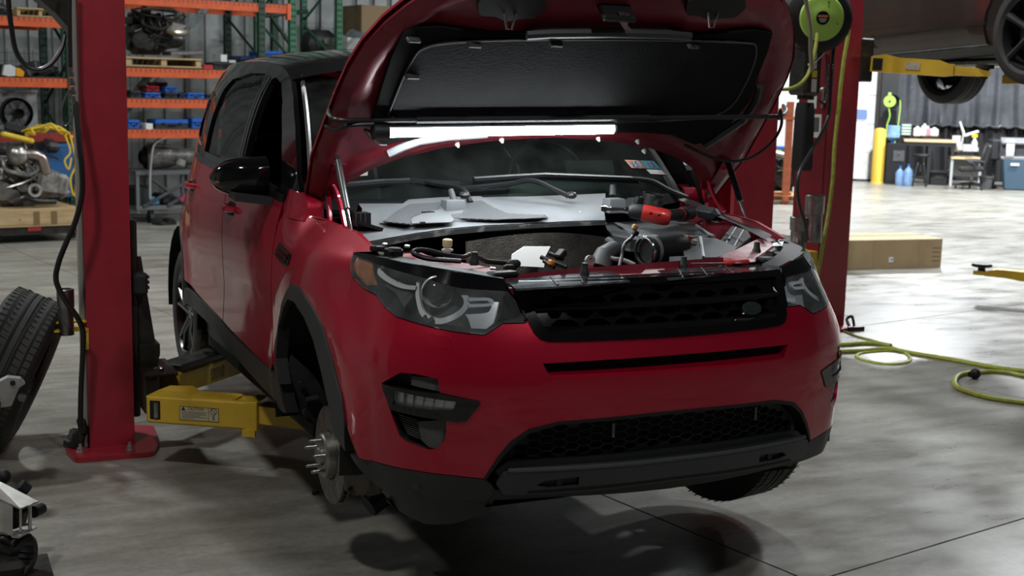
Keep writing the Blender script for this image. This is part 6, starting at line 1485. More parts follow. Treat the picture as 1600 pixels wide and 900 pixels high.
RY = 12.3
a, b = (4.658, 12.300, 2.749), (1.906, 12.300, 1.816)
rk = empty('pallet_rack', bw(0, RY, 0), BETA, 'orange and green pallet rack with tool cases, seen between the column and the SUV', 'rack')
xL, xR = (2.147, 12.300, 1.934)[0], (4.629, 12.300, 2.331)[0]
upright(rk, xL - .04, 1.05, 5.0, M_GREEN); upright(rk, xR + .04, 1.05, 5.0, M_GREEN)
for p in ((3.334, 12.300, 2.691), (3.239, 12.300, 1.851), (3.070, 12.300, 1.485), (2.983, 12.300, 1.120)): beam(rk, xL, xR, 0, p[2], M_ORANGE)
upright(rk, (4.189, 12.300, 2.471)[0] + .05, 1.05, 5.0, M_DKGREEN, 'post')
part('cross_brace', MB().box((0, 0, 0), (2.4, .012, .09), None), mat('galvanised_strut', (.22, .25, .26), .5, .5), rk).matrix_local = Matrix.Translation(((3.618, 12.300, 2.367)[0], 1.0, (3.618, 12.300, 2.367)[2])) @ Matrix.Rotation(-.86, 4, 'Y')
part('cross_brace', MB().box((0, 0, 0), (2.0, .012, .09), None), mat('galvanised_strut', (.22, .25, .26), .5, .5), rk).matrix_local = Matrix.Translation(((2.788, 12.300, 1.343)[0], 1.0, (2.788, 12.300, 1.343)[2])) @ Matrix.Rotation(-.70, 4, 'Y')
# second rack, farther along: uprights only in view, with a carton and a wrapped load
rk2 = empty('pallet_rack', bw(0, RY + .6, 0), BETA, 'green rack upright with dark green lacing above the SUV roof', 'rack')
x2 = (5.655, 12.900, 2.556)[0]
upright(rk2, x2, 1.05, 5.0, M_GREEN); beam(rk2, x2, x2 + 3.0, 0, (6.368, 12.900, 2.203)[2] - .12, M_ORANGE)
part('upright', MB().box(((5.127, 12.900, 2.531)[0], .9, 2.5), (.09, .09, 5.0)), M_DKGREEN, rk2, smooth=0)
part('lacing', MB().tube([((4.950, 12.900, 2.814)[0], .85, (4.950, 12.900, 2.814)[2]), ((5.422, 12.900, 2.205)[0], .85, (5.422, 12.900, 2.205)[2])], .03, 6), M_DKGREEN, rk2)
part('lacing', MB().tube([((4.903, 12.900, 2.670)[0], .85, (4.903, 12.900, 2.670)[2]), ((5.616, 12.900, 2.776)[0], .85, (5.616, 12.900, 2.776)[2])], .03, 6), M_DKGREEN, rk2)
# left bay
rk3 = empty('pallet_rack', bw(0, RY, 0), BETA, 'orange-beamed pallet rack bay at the picture edge behind the hose loop', 'rack')
xa, xb = (0.331, 12.300, 1.879)[0], (1.865, 12.300, 1.925)[0]
upright(rk3, xa, 1.05, 5.0, M_DKGREEN); upright(rk3, xb - .02, 1.05, 5.0, M_DKGREEN)
for p, m in (((1.363, 12.300, 2.381), M_ORANGE), ((1.410, 12.300, 1.703), M_ORANGE), ((1.461, 12.300, 1.085), M_REDBEAM)): beam(rk3, xa, xb, 0, p[2], m)
part('back_mesh', (lambda w: ([w.box((xa + k * .1, 1.1, 1.35), (.006, .006, 1.5)) for k in range(28)], [w.box(((xa + xb) / 2, 1.1, .65 + k * .1), (xb - xa, .006, .006)) for k in range(15)], w)[2])(MB()), M_WIRE, rk3, None, 0, 'stuff')

# a further rack along the side wall, out of the picture but mirrored in the car's windows
rk4 = copy_tree(rk3); rk4.location = bw(-7.6, 6.4, 0); rk4.rotation_euler = (0, 0, BETA + PI / 2); rk4['label'] = 'orange-beamed pallet rack along the side wall, mirrored in the SUV windows'

def pallet(t, w, d, h, x=0, y=0, z=0):
    n = 3
    for k in range(n): part('stringer', MB().box((x + w * (.04 + .92 * k / 2), y + d / 2, z + h * .5), (w * .07, d, h * .64)), M_PINE, t, smooth=0)
    for k in range(5):
        part('board', MB().box((x + w / 2, y + d * (.06 + .88 * k / 4), z + h * .91), (w, d * .16, h * .16)), M_PINE, t, smooth=0)
    for k in (0, 2, 4): part('board', MB().box((x + w / 2, y + d * (.06 + .88 * k / 4), z + h * .09), (w, d * .16, h * .16)), M_PINE, t, smooth=0)

rnd = random.Random(3)
def engine(t, w, d, h, dark, seed):
    """car engine with gearbox: block, head, sump, pulleys, pipes, brackets"""
    R = random.Random(seed); mb_, mh, mp = (M_ENGBLK, M_ENGBLK, M_ENGBLK) if dark else (M_CAST, M_ALU, M_ALU)
    part('block', MB().box((w * .42, d * .5, h * .40), (w * .52, d * .6, h * .5), None, .03), mb_, t)
    part('sump', MB().rings([[(w * .2, d * .25, h * .16), (w * .64, d * .25, h * .16), (w * .64, d * .75, h * .16), (w * .2, d * .75, h * .16)], [(w * .26, d * .3, 0), (w * .58, d * .3, 0), (w * .58, d * .7, 0), (w * .26, d * .7, 0)]]), mh, t, smooth=20)
    part('head', MB().box((w * .40, d * .5, h * .72), (w * .50, d * .45, h * .18), (0, .06, 0), .02), mh, t)
    part('rocker_cover', MB().box((w * .40, d * .5, h * .85), (w * .46, d * .36, h * .12), (0, .06, 0), .03), M_ENGBLK, t)
    part('gearbox', MB().lathe([(h * .30, 0), (h * .33, w * .04), (h * .24, w * .14), (h * .19, w * .30), (h * .11, w * .36), (0, w * .36)], (w * .66, d * .5, h * .40), (1, 0, -.1), 18), mp, t)
    for k in range(5):
        a = 2 * PI * k / 5; part('gearbox_rib', MB().box((w * .80, d * .5 + math.cos(a) * h * .21, h * .38 + math.sin(a) * h * .21), (w * .2, .02, .02)), mp, t)
    for q in ((.22, .30, .10), (.34, .22, .075), (.18, .52, .065), (.46, .36, .06)):
        part('pulley', MB().lathe([(q[2], 0), (q[2], .012), (q[2] * .8, .018), (q[2] * .8, .030), (q[2], .036), (q[2], .048), (q[2] * .3, .05), (0, .05)], (w * q[0], d * .18, h * q[1]), (0, -1, 0), 20), M_STEEL if not dark else M_ENGBLK, t)
    for k in range(4):
        x = w * (.22 + .12 * k)
        part('manifold_runner', MB().tube(spline([(x, d * .25, h * .78), (x, d * .05, h * .76), (x + w * .03, d * .0, h * .62), (w * .5, d * .02, h * .54)], 4), .024, 8), mh, t)
    for k in range(6):
        p = [Vector((w * R.uniform(.05, .9), d * R.uniform(-.02, .2), h * R.uniform(.25, .98))) for _ in range(4)]
        part('hose', MB().tube(spline(p, 4), R.uniform(.009, .018), 6), R.choice([M_HOSE, M_STEEL, M_HOSE]), t)
    for k in range(12):
        part('bracket', MB().box((w * R.uniform(.08, .92), d * R.uniform(.04, .3), h * R.uniform(.10, .95)), (R.uniform(.04, .12), R.uniform(.03, .08), R.uniform(.04, .12)), (R.uniform(-.6, .6), R.uniform(-.6, .6), R.uniform(-.6, .6)), .006), R.choice([mh, M_ENGBLK, M_ENGBLK if dark else M_ALU, M_CAST]), t)

# black engine on the upper pallet
t, w, h = bthing('wooden_pallet', (2.499, 12.300, 2.034), (3.445, 12.300, 1.918), 'wooden pallet on the orange rack beam with a black engine standing on it', 'pallet'); pallet(t, w, 1.0, h)
t, w, h = bthing('engine', (2.613, 12.500, 2.628), (3.404, 12.500, 2.074), 'greasy black car engine standing on the pallet on the orange rack', 'engine'); engine(t, w, .7, h, True, 5)
part('exhaust_elbow', MB().tube(spline([(w * .62, .0, h * .55), (w * .72, -.05, h * .47), (w * .86, -.04, h * .5), (w * .92, .0, h * .6)], 4), .045, 10), mat('tarnished_pipe', (.34, .30, .25), .3, .9), t)
part('heat_plate', MB().box((w * .80, -.03, h * .60), (.22, .02, .10), (0, .2, 0), .006), M_STEEL, t)
part('loose_tray', MB().box((w * .85, .0, h * .05), (.42, .3, .05), (0, -.06, 0), .01), M_STEEL, t)

# tool cases and boxes on the shelves
def case(u0v0, u1v1, m, label, cat='tool case', group=None, d=.32, m2=None, lid=.0):
    t, w, h = bthing('tool_case', u0v0, u1v1, label, cat, group)
    if m2 is not None:
        part('case_base', MB().box((w / 2, d / 2, h * .26), (w, d, h * .52), None, .01), m2, t); part('case_lid', MB().box((w / 2, d / 2, h * .76), (w, d, h * .48), None, .012), m, t)
    else:
        part('case_base', MB().box((w / 2, d / 2, h * .30), (w, d, h * .6), None, .012), m, t); part('case_lid', MB().box((w / 2, d / 2, h * .8), (w, d, h * .39), None, .012), m, t)
    for x in (.25, .75): part('latch', MB().box((w * x, -.006, h * .58), (w * .10, .014, h * .22), None, .003), M_BLACK, t)
    part('handle', MB().box((w * .5, -.015, h * .45), (w * .26, .02, h * .10), None, .004), M_BLACK, t)
    return t
M_BLUE = mat('case_blue', (.012, .10, .42), .45); M_DKBLUE = mat('case_dark_blue', (.008, .02, .09), .45); M_CRED = mat('case_red', (.36, .02, .03), .45); M_CBLK = mat('case_black', (.014, .015, .017), .5)
G3, G4, G2 = 'tool cases on the middle orange shelf', 'tool cases on the lower orange shelf', 'boxes on the upper orange shelf'
case((2.568, 12.350, 1.637), (2.699, 12.350, 1.532), M_CBLK, 'black tool case on the middle orange shelf, next to the red column', group=G3)
case((2.748, 12.350, 1.613), (2.945, 12.350, 1.536), M_BLUE, 'flat blue tool case on the middle orange shelf under a red case', group=G3)
case((2.784, 12.400, 1.694), (2.950, 12.400, 1.620), M_CRED, 'red tool case lying on a flat blue case on the middle shelf', group=G3)
case((2.995, 12.350, 1.614), (3.155, 12.350, 1.539), M_CBLK, 'black tool case on the middle shelf with a blue box on it', group=G3)
case((2.997, 12.350, 1.691), (3.157, 12.350, 1.620), M_BLUE, 'blue box sitting on a black case on the middle orange shelf', group=G3)
case((3.173, 12.350, 1.609), (3.270, 12.350, 1.541), M_DKBLUE, 'small navy case between two blue cases on the middle shelf', group=G3)
case((3.279, 12.350, 1.619), (3.502, 12.350, 1.540), M_BLUE, 'long bright blue tool case on the middle orange shelf', group=G3)
case((3.519, 12.350, 1.607), (3.653, 12.350, 1.538), M_CBLK, 'dark case at the SUV roof end of the middle shelf', group=G3)
case((3.044, 12.800, 1.742), (3.206, 12.800, 1.623), M_CRED, 'red case standing behind the blue ones on the middle shelf', group=G3)
case((2.529, 12.350, 1.287), (2.675, 12.350, 1.168), M_BLUE, 'blue double case on the lower orange shelf, next to the red column', group=G4)
case((2.746, 12.500, 1.237), (2.808, 12.500, 1.159), M_CBLK, 'little black box on the lower orange shelf', group=G4)
case((2.868, 12.350, 1.292), (3.288, 12.350, 1.165), M_BLUE, 'long case with blue lid and black base on the lower shelf', group=G4, m2=M_CBLK)
case((3.332, 12.350, 1.307), (3.496, 12.350, 1.165), M_BLUE, 'tall blue case on the lower orange shelf nearest the SUV', group=G4)
def carton(a, b, m, label, d=.25, group=None, name='small_box'):
    t, w, h = bthing(name, a, b, label, 'box', group)
    part('box_body', MB().box((w / 2, d / 2, h / 2), (w, d, h), None, .004), m, t); part('box_flap', MB().box((w / 2, d * .25, h + .004), (w, d * .48, .006)), m, t); part('box_flap', MB().box((w / 2, d * .76, h + .004), (w, d * .48, .006)), m, t)
    return t
M_WHITEB = mat('white_carton', (.62, .63, .62), .7)
carton((2.730, 12.300, 1.236), (2.816, 12.300, 1.167), M_WHITEB, 'small white box on the lower orange shelf beside the long blue case', group=G4)
carton((3.471, 12.300, 1.958), (3.595, 12.300, 1.907), M_CRED, 'flat red box on the upper orange shelf beside the pallet', group=G2)
case((3.625, 12.350, 2.002), (3.947, 12.350, 1.909), M_CBLK, 'wide black tool case on the upper orange shelf', group=G2)
carton((3.740, 12.400, 2.092), (3.824, 12.400, 2.008), M_WHITEB, 'upright white box standing on the wide black case', group=G2)
carton((3.936, 12.600, 2.032), (4.031, 12.600, 1.975), M_WHITEB, 'small white box behind the black case on the upper shelf', group=G2)
case((4.049, 12.500, 2.095), (4.276, 12.500, 1.966), M_DKBLUE, 'navy and black case on the upper shelf above the SUV roof', group=G2, m2=M_CBLK)
case((4.295, 12.500, 2.168), (4.652, 12.500, 2.042), M_BLUE, 'long blue case on the upper shelf beside the green upright', group=G2)

# load above the SUV's roof: big brown carton and a bundle under clear film
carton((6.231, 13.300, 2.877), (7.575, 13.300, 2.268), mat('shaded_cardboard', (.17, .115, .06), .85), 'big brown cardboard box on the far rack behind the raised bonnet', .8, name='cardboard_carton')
t, w, h = bthing('wrapped_load', (5.714, 12.900, 2.524), (6.627, 12.900, 2.221), 'bundle of parts under clear plastic film on the far rack', 'wrapped load')
part('carton', MB().box((w * .28, .4, h * .32), (w * .36, .5, h * .6), (0, 0, .2)), mat('pale_carton', (.45, .42, .36), .8), t)
part('carton', MB().box((w * .66, .45, h * .28), (w * .34, .5, h * .5), (0, 0, -.1)), mat('grey_carton', (.25, .26, .27), .8), t)
fm = MB(); rows = []
R_ = random.Random(4)
for j in range(9):
    row = []
    for i in range(15):
        u, v = i / 14, j / 8; z = h * (1.02 * (1 - abs(u - .45) * 1.5) if u < .9 else .3) * math.sin(PI * min(1, .1 + v * .9)) ** .6
        row.append((w * u, -.05 + .9 * v + R_.uniform(-.03, .03), max(.01, z + R_.uniform(-.035, .035))))
    rows.append(row)
part('plastic_film', MB().grid(rows), glass('clear_film', (.80, .86, .90), .22, (.55, .62, .68), .12), t, smooth=15)
t, w, h = bthing('parts_heap', (5.634, 13.600, 2.441), (6.018, 13.600, 2.216), 'dark bundle of car parts on the rack beside the plastic wrapped load', 'car parts')
part('lump', MB().ball((w * .5, .2, h * .45), .3, 10, 6, (1, .8, .8)), M_CBLK, t)

# left bay goods
t, w, h = bthing('wooden_pallet', (1.270, 12.300, 2.539), (1.792, 12.300, 2.438), 'wooden pallet on the top orange beam beside the black control box', 'pallet'); pallet(t, w, 1.0, h)
t, w, h = bthing('parts_heap', (0.981, 12.400, 2.590), (1.279, 12.400, 2.430), 'dark pile of car parts on the top beam at the picture edge', 'car parts')
part('lump', MB().ball((w * .5, .2, h * .5), h * .55, 10, 6, (1.6, 1, 1)), M_CBLK, t); part('lump', MB().box((w * .7, .1, h * .3), (w * .4, .2, h * .5), (.2, .3, 0), .02), M_ENGBLK, t)
t, w, h = bthing('loose_headlamp', (1.075, 12.300, 1.915), (1.327, 12.300, 1.758), 'loose car headlamp with an amber corner on the left rack shelf', 'headlamp')
part('housing', MB().rings([[(w * u, y, h * v) for u, v in ((0, .1), (.3, 0), (1, 0), (1, .5), (.5, .95), (.15, .9))] for y in (.05, .25)]), M_BLACK, t, smooth=20)
part('clear_lens', MB().rings([[(w * u, y, h * v) for u, v in ((.05, .15), (.3, .05), (.6, .1), (.62, .7), (.4, .9), (.15, .85))] for y in (-.02, .06)]), M_REFL, t, smooth=30)
part('amber_lens', MB().rings([[(w * u, y, h * v) for u, v in ((.64, .08), (.95, .06), (1., .4), (.8, .65), (.64, .7))] for y in (-.015, .06)]), mat('amber_lens_bright', (.62, .27, .02), .25), t, smooth=30)
t, w, h = bthing('parts_heap', (1.360, 12.350, 1.910), (1.787, 12.350, 1.762), 'heap of black plastic car parts beside the loose headlamp', 'car parts')
R_ = random.Random(8)
for k in range(7): part('trim_piece', MB().box((w * R_.uniform(.1, .9), R_.uniform(0, .3), h * R_.uniform(.25, .7)), (R_.uniform(.1, .3), .12, R_.uniform(.06, .16)), (R_.uniform(-.5, .5), R_.uniform(-.5, .5), R_.uniform(-1, 1)), .015), M_CBLK, t)
t, w, h = bthing('box_fan', (1.121, 12.400, 1.530), (1.477, 12.400, 1.162), 'round dark shrouded fan standing on the lowest left shelf', 'fan')
part('shroud', MB().lathe([(h * .48, 0), (h * .5, .1), (h * .42, .14), (h * .40, .02)], (w * .5, .12, h * .5), (0, 1, 0), 28), M_CBLK, t); part('motor', MB().lathe([(h * .16, 0), (h * .16, .1), (0, .1)], (w * .5, .05, h * .5), (0, 1, 0), 16), M_ENGBLK, t)
for k in range(6):
    a = 2 * PI * k / 6; part('blade', MB().box((w * .5 + math.cos(a) * h * .27, .15, h * .5 + math.sin(a) * h * .27), (h * .26, .02, h * .14), (0, -a, .3)), M_GREYPL2, t)
t, w, h = bthing('metal_panel', (1.164, 12.900, 1.611), (1.630, 12.900, 1.135), 'pale metal panel leaning at the back of the lowest left shelf', 'panel')
part('sheet', MB().box((w / 2, .02, h / 2), (w, .02, h)), mat('pale_galvanised', (.40, .41, .41), .5, .4), t); part('fold', MB().box((w / 2, .0, h * .98), (w, .05, .03)), mat('pale_galvanised', (.40, .41, .41), .5, .4), t)
t, w, h = bthing('black_bar', (1.088, 12.200, 1.248), (1.335, 12.200, 1.126), 'black trim strip lying slanted on the red beam', 'trim strip')
part('strip', MB().box((w / 2, .05, h * .5), (w * 1.05, .08, .09), (0, .28, 0), .01), M_CBLK, t)

# floor level: engine on a pallet with yellow straps
t, w, h = bthing('pallet_dolly', (0.665, 11.200, 0.206), (1.587, 11.200, 0.025), 'low black steel dolly under the front pallet', 'dolly')
part('frame', MB().box((w / 2, .45, h * .6), (w, .9, h * .5)), M_OILBLK, t)
for x in (.08, .92):
    for y in (.08, .82): part('castor', MB().cyl((w * x - .02, y, h * .22), (w * x + .02, y, h * .22), h * .24, n=14), M_BLACK, t)
part('red_tag', MB().box((w * .45, -.01, h * .7), (.14, .01, .05)), M_REDBEAM, t)
t, w, h = bthing('wooden_pallet', (0.671, 11.200, 0.361), (1.591, 11.200, 0.173), 'wide wooden pallet on the dolly carrying an engine with yellow straps', 'pallet')
pallet(t, w, 1.0, h); part('front_board', MB().box((w / 2, -.012, h * .55), (w, .022, h * .8)), M_PINE, t, smooth=0)
for x in (.47, .67): part('oil_stain', MB().box((w * x, -.0245, h * .5), (w * .07, .002, h * .75)), mat('oily_pine', (.16, .095, .04), .6), t)
part('knot', MB().cyl((w * .28, -.023, h * .45), (w * .28, -.0255, h * .45), .012, n=10), mat('knot_brown', (.30, .15, .06), .7), t)
t, w, h = bthing('engine', (0.648, 11.400, 1.044), (1.544, 11.400, 0.319), 'bare engine with pale gearbox standing on the wide pallet behind the column', 'engine'); engine(t, w, .75, h, False, 11)
part('turbo_pipe', MB().tube(spline([(w * .40, -.02, h * .86), (w * .52, -.05, h * .86), (w * .64, -.05, h * .80), (w * .70, -.02, h * .58)], 5), [.055] * 16, 12), mat('heat_tinted_pipe', (.34, .25, .18), .3, .95, col2=(.40, .38, .40), scale=4), t)
part('turbo', MB().ball((w * .37, -.03, h * .85), .12, 14, 8), M_STEEL, t)
part('lifting_chain', MB().tube(spline([(w * .45, .05, h * 1.05), (w * .46, .0, h * .97), (w * .48, -.02, h * .90)], 4), .02, 6), M_ZINC, t)
part('ring_gear', MB().lathe([(.045, 0), (.075, .0), (.075, .04), (.045, .04)], (w * .54, -.06, h * .32), (0, -1, .1), 18, closed_prof=True), M_ALU, t)
part('bell_housing', MB().box((w * .78, .15, h * .40), (w * .38, .4, h * .34), (0, .16, 0), .04), M_ALU, t)
part('oil_pipe', MB().tube(spline([(w * .30, -.03, h * .12), (w * .42, -.06, h * .22), (w * .58, -.06, h * .16), (w * .80, -.03, h * .14)], 5), .03, 8), M_ENGBLK, t)
M_YROPE = mat('yellow_strap', (.62, .42, .03), .6)
R_ = random.Random(2)
ys = []
x0, y0, z0 = (1.097, 11.350, 1.099); x1 = (1.552, 11.350, 1.097)[0]
yt = empty('lifting_straps', bw(x0, y0, z0), BETA, 'tangle of yellow lifting straps lying on top of the engine', 'strap')
for k in range(6):
    p = [Vector(((x1 - x0) * min(1, max(0, (j / 6) + R_.uniform(-.1, .1))), R_.uniform(-.1, .25), .03 + .09 * math.sin(PI * j / 6) + R_.uniform(-.03, .05))) for j in range(7)]
    part('strap', MB().tube(spline(p, 4), .014, 6), M_YROPE, yt)
for a, b in ((.9, -.62), (.78, -.32)):
    p = [Vector(((x1 - x0) * a, -.1, .05)), Vector(((x1 - x0) * (a + .1), -.12, b * .4)), Vector(((x1 - x0) * (a - .04), -.12, b * .7)), Vector(((x1 - x0) * (a + .05), -.12, b)), Vector(((x1 - x0) * (a + .12), -.12, b * .6))]
    part('strap', MB().tube(spline(p, 4), .011, 6), M_YROPE, yt)
part('strap_end', MB().box((-.12, 0, .02), (.34, .12, .06), (0, .25, 0), .02), M_YROPE, yt)
t, w, h = bthing('blue_drum', (1.517, 12.000, 1.011), (1.838, 12.000, 0.641), 'blue plastic bin behind the engine and its yellow straps', 'bin')
part('bin_body', MB().rings([[(w * .5 + sx * k, .35 + sy * k * .8, z) for sx, sy in ((-.5, -.5), (.5, -.5), (.5, .5), (-.5, .5))] for z, k in ((-.25, w * .8), (h * .9, w * .98))]), mat('bin_blue', (.015, .09, .25), .5), t, smooth=20)
part('rim', MB().box((w * .5, .35, h * .92), (w * 1.04, .8 * w, .05), None, .01), mat('bin_blue', (.015, .09, .25), .5), t)
part('dark_liner', MB().box((w * .15, .2, h * .95), (w * .5, .3, .12), (.2, .1, 0), .04), M_CBLK, t)

# cart with a gearbox between column and SUV
t, w, h = bthing('workshop_cart', (2.697, 12.600, 0.646), (3.581, 12.600, -0.023), 'grey steel cart carrying a gearbox between the red column and the SUV', 'cart')
M_CART = mat('cart_grey', (.16, .165, .17), .5, .3)
part('tray', MB().box((w / 2, .35, h * .97), (w, .7, .05)), M_CART, t); part('tray', MB().box((w / 2, .35, h * .32), (w, .7, .05)), M_CART, t)
for x in (.03, .97):
    for y in (.03, .67): part('post', MB().box((w * x, y, h * .6), (.04, .04, h * .75)), M_CART, t)
for x in (.22, .85): part('castor', MB().cyl((w * x - .025, .05, h * .12), (w * x + .025, .05, h * .12), h * .12, n=14).box((w * x, .05, h * .22), (.06, .06, .08)), M_BLACK, t)
for q in (((.1, .35), (.9, .9)), ((.15, .92), (.75, .36)), ((.45, .35), (1.0, .75))): part('strut', MB().tube([(w * q[0][0], -.01, h * q[0][1]), (w * q[1][0], -.01, h * q[1][1])], .022, 6), M_GREYPL2, t)
part('red_strap', MB().box((w * .72, -.04, h * .55), (.22, .01, .05), (0, -.7, 0)), mat('red_strap', (.35, .03, .08), .6), t)
part('cart_handle', MB().tube(spline([(2.777, 12.550, 0.348) and (w * .17, -.06, h * .5), (w * .18, -.06, h * 1.0), (w * .23, -.06, h * 1.45), (w * .33, -.04, h * 1.58), (w * .52, .0, h * 1.64)], 5), .017, 8), mat('bright_bar', (.55, .57, .56), .3, .8), t)
part('bottle', MB().cyl((w * .25, .1, h * .37), (w * .25, .1, h * .52), .05, n=10).cyl((w * .33, .12, h * .37), (w * .33, .12, h * .46), .05, n=10), mat('sky_blue_bottle', (.08, .25, .45), .4), t)
part('clutter', MB().box((w * .55, .2, h * .43), (.35, .3, .14), (0, .2, .3), .03).box((w * .12, .2, h * .50), (.2, .3, .3), (0, .0, .1), .03), M_CBLK, t, kind='stuff')
t, w, h = bthing('gearbox', (2.802, 12.650, 0.973), (3.543, 12.650, 0.644), 'silver grey gearbox lying on the steel cart', 'gearbox')
part('casing', MB().lathe([(h * .42, 0), (h * .50, .04), (h * .46, .22), (h * .36, .40), (h * .30, .75), (h * .22, .95), (0, .95)], (w * .18, .3, h * .48), (1, 0, 0), 20), M_ALU, t)
for k in range(9):
    a = 2 * PI * k / 9; part('rib', MB().tube([(w * .22, .3 + math.cos(a) * h * .47, h * .48 + math.sin(a) * h * .47), (w * .5, .3 + math.cos(a) * h * .38, h * .48 + math.sin(a) * h * .38), (w * .9, .3 + math.cos(a) * h * .26, h * .48 + math.sin(a) * h * .26)], .014, 6), M_ALU, t)
part('flange', MB().lathe([(h * .2, -.06), (h * .34, -.02), (h * .34, .04), (h * .42, .05)], (w * .18, .3, h * .48), (1, 0, 0), 18), M_ENGBLK, t)
part('top_cover', MB().box((w * .45, .3, h * .92), (w * .35, .28, h * .16), (0, .08, 0), .02), M_ALU, t); part('side_lug', MB().box((w * .65, .0, h * .3), (w * .16, .12, h * .3), (0, .3, 0), .02), M_ALU, t)
t, w, h = bthing('floor_part', (2.850, 12.300, 0.083), (3.083, 12.300, -0.045), 'black bracket lying on the floor in front of the cart', 'car part')
part('bracket', MB().box((w * .5, .1, h * .4), (w, .2, h * .5), (0, .1, .3), .02).cyl((w * .8, .0, h * .5), (w * .8, .2, h * .5), h * .45, n=12), M_ENGBLK, t)

# ================================================================== foreground at the left edge
ty = empty('rubber_tyre', Vector((-1.788, 2.96, 0.3915)), 0, 'worn black tyre leaning at the picture edge, in front of the red column', 'tyre')
AX_ = Vector((.90, -.24, -.40)).normalized()
tm = tyre_mesh(.37, .265, .24).build('carcass', M_RUBBER, ty)
q_ = Vector((1, 0, 0)).rotation_difference(AX_).to_matrix().to_4x4(); tm.matrix_local = q_
sp = MB()
for k in range(68):
    a = 2 * PI * k / 68
    for xx, ww, sk in ((-.10, .055, .4), (.10, .055, -.4)):
        sp.box((xx * .93, .3694 * math.cos(a), .3694 * math.sin(a)), (ww * .7, .005, .003), Euler((a + PI / 2, 0, 0)))
    for xx, ww in ((-.048, .034), (.048, .034)):
        sp.box((xx, .3702 * math.cos(a + .02), .3702 * math.sin(a + .02)), (ww, .004, .0025), Euler((a + PI / 2, .25, 0)))
s_ = part('tread_sipe', sp, M_VOID, ty, None, 0, 'stuff'); s_.matrix_local = q_
for xx in (-.072, -.022, .028, .074):
    g = part('tread_groove', MB().lathe([(.3708, xx - .0055), (.3712, xx), (.3708, xx + .0055)], (0, 0, 0), (1, 0, 0), 64), M_VOID, ty); g.matrix_local = q_

fg = empty('front_subframe', (0, 0, 0), 0, 'loose front suspension parts with a silver crash bracket at the lower picture edge', 'car parts')
FY = 1.30
M_BRALU = mat('scuffed_bright_alloy', (.62, .61, .60), .42, .85, col2=(.40, .39, .38), scale=10, rvar=.1, bump=.1, bscale=60)
def FP(u, v): return None
br = part('crash_bracket', MB().rings([[(-2.01, 1.45, 0.3767), (-1.933, 1.35, 0.3259), (-1.812, 1.28, 0.26), (-1.879, 1.18, 0.2735), (-2.022, 1.18, 0.3677)], [Vector(p) - Vector((0, 0, .006)) for p in ((-2.01, 1.45, 0.3767), (-1.933, 1.35, 0.3259), (-1.812, 1.28, 0.26), (-1.879, 1.18, 0.2735), (-2.022, 1.18, 0.3677))]]), M_BRALU, fg, smooth=20)
part('bracket_wall', MB().rings([[(-1.934, 1.17, 0.3038), (-1.904, 1.17, 0.2842), (-1.908, 1.17, 0.1791), (-1.938, 1.17, 0.1968)], [(-2.019, 1.3, 0.3201), (-1.998, 1.3, 0.3178), (-2.004, 1.3, 0.167), (-2.024, 1.3, 0.1929)]]), M_BRALU, br, smooth=20)
part('bracket_web', MB().rings([[(-1.848, 1.2, 0.2727), (-1.837, 1.24, 0.2659), (-1.84, 1.24, 0.1749), (-1.851, 1.2, 0.1849)], [(-1.852, 1.21, 0.2701), (-1.84, 1.25, 0.2632), (-1.843, 1.25, 0.1721), (-1.855, 1.21, 0.1821)]]), M_BRALU, br, smooth=20)
part('bracket_web', MB().rings([[(-1.882, 1.19, 0.2685), (-1.874, 1.19, 0.2721), (-1.877, 1.19, 0.1869), (-1.885, 1.19, 0.1834)], [(-1.879, 1.24, 0.2547), (-1.871, 1.24, 0.2583), (-1.873, 1.24, 0.1746), (-1.882, 1.24, 0.1733)]]), M_BRALU, br, smooth=20)
part('bracket_foot', MB().rings([[(-1.912, 1.17, 0.1796), (-1.888, 1.16, 0.1775), (-1.822, 1.25, 0.1764), (-1.847, 1.3, 0.1799), (-1.906, 1.25, 0.1755)], [Vector(p) - Vector((0, 0, .005)) for p in ((-1.912, 1.17, 0.1796), (-1.888, 1.16, 0.1775), (-1.822, 1.25, 0.1764), (-1.847, 1.3, 0.1799), (-1.906, 1.25, 0.1755))]]), M_BRALU, br, smooth=20)
for p in ((-1.868, 1.24, 0.2674), (-1.835, 1.29, 0.2643)): part('bolt', MB().lathe([(.010, 0), (.0105, .004), (.006, .006), (0, .006)], p, (0, -.1, 1), 8), M_STEEL, br)
part('rubber_tab', MB().tube([(-1.829, 1.3, 0.2156), (-1.796, 1.34, 0.2132)], [.022, .020], 12), M_BLACK, fg)
part('bushing', MB().tube([(-1.841, 1.4, 0.2626), (-1.866, 1.4, 0.2895)], .026, 12), M_BLACK, fg)
part('boot', MB().lathe([(.045, 0), (.04, .012), (.048, .02), (.042, .032), (.05, .04), (.04, .055), (.03, .06), (0, .06)], (-1.885, 1.25, 0.0622), (.3, .1, 1), 16), M_BLACK, fg)
part('control_arm', MB().tube(spline([(-2.014, 1.2, 0.04), (-1.946, 1.25, 0.1292), (-1.917, 1.22, 0.1123), (-1.857, 1.26, 0.1257), (-1.85, 1.26, 0.0656), (-1.889, 1.22, 0.0145)], 4), .028, 10), M_OILBLK, fg)
part('hub_carrier', MB().box((-1.942, 1.2, 0.0296), (.12, .1, .14), (.2, .1, .3), .02).box((-1.906, 1.35, 0.1735), (.1, .1, .16), (.1, .2, .1), .02), M_OILBLK, fg)
part('support', MB().cyl(Vector((-1.929, 1.25, -0.0024)), Vector(((-1.929, 1.25, -0.0024)[0], (-1.929, 1.25, -0.0024)[1], 0.0)), .035, n=10).box(((-1.929, 1.25, -0.0024)[0], 1.25, .01), (.3, .3, .02)), M_OILBLK, fg)
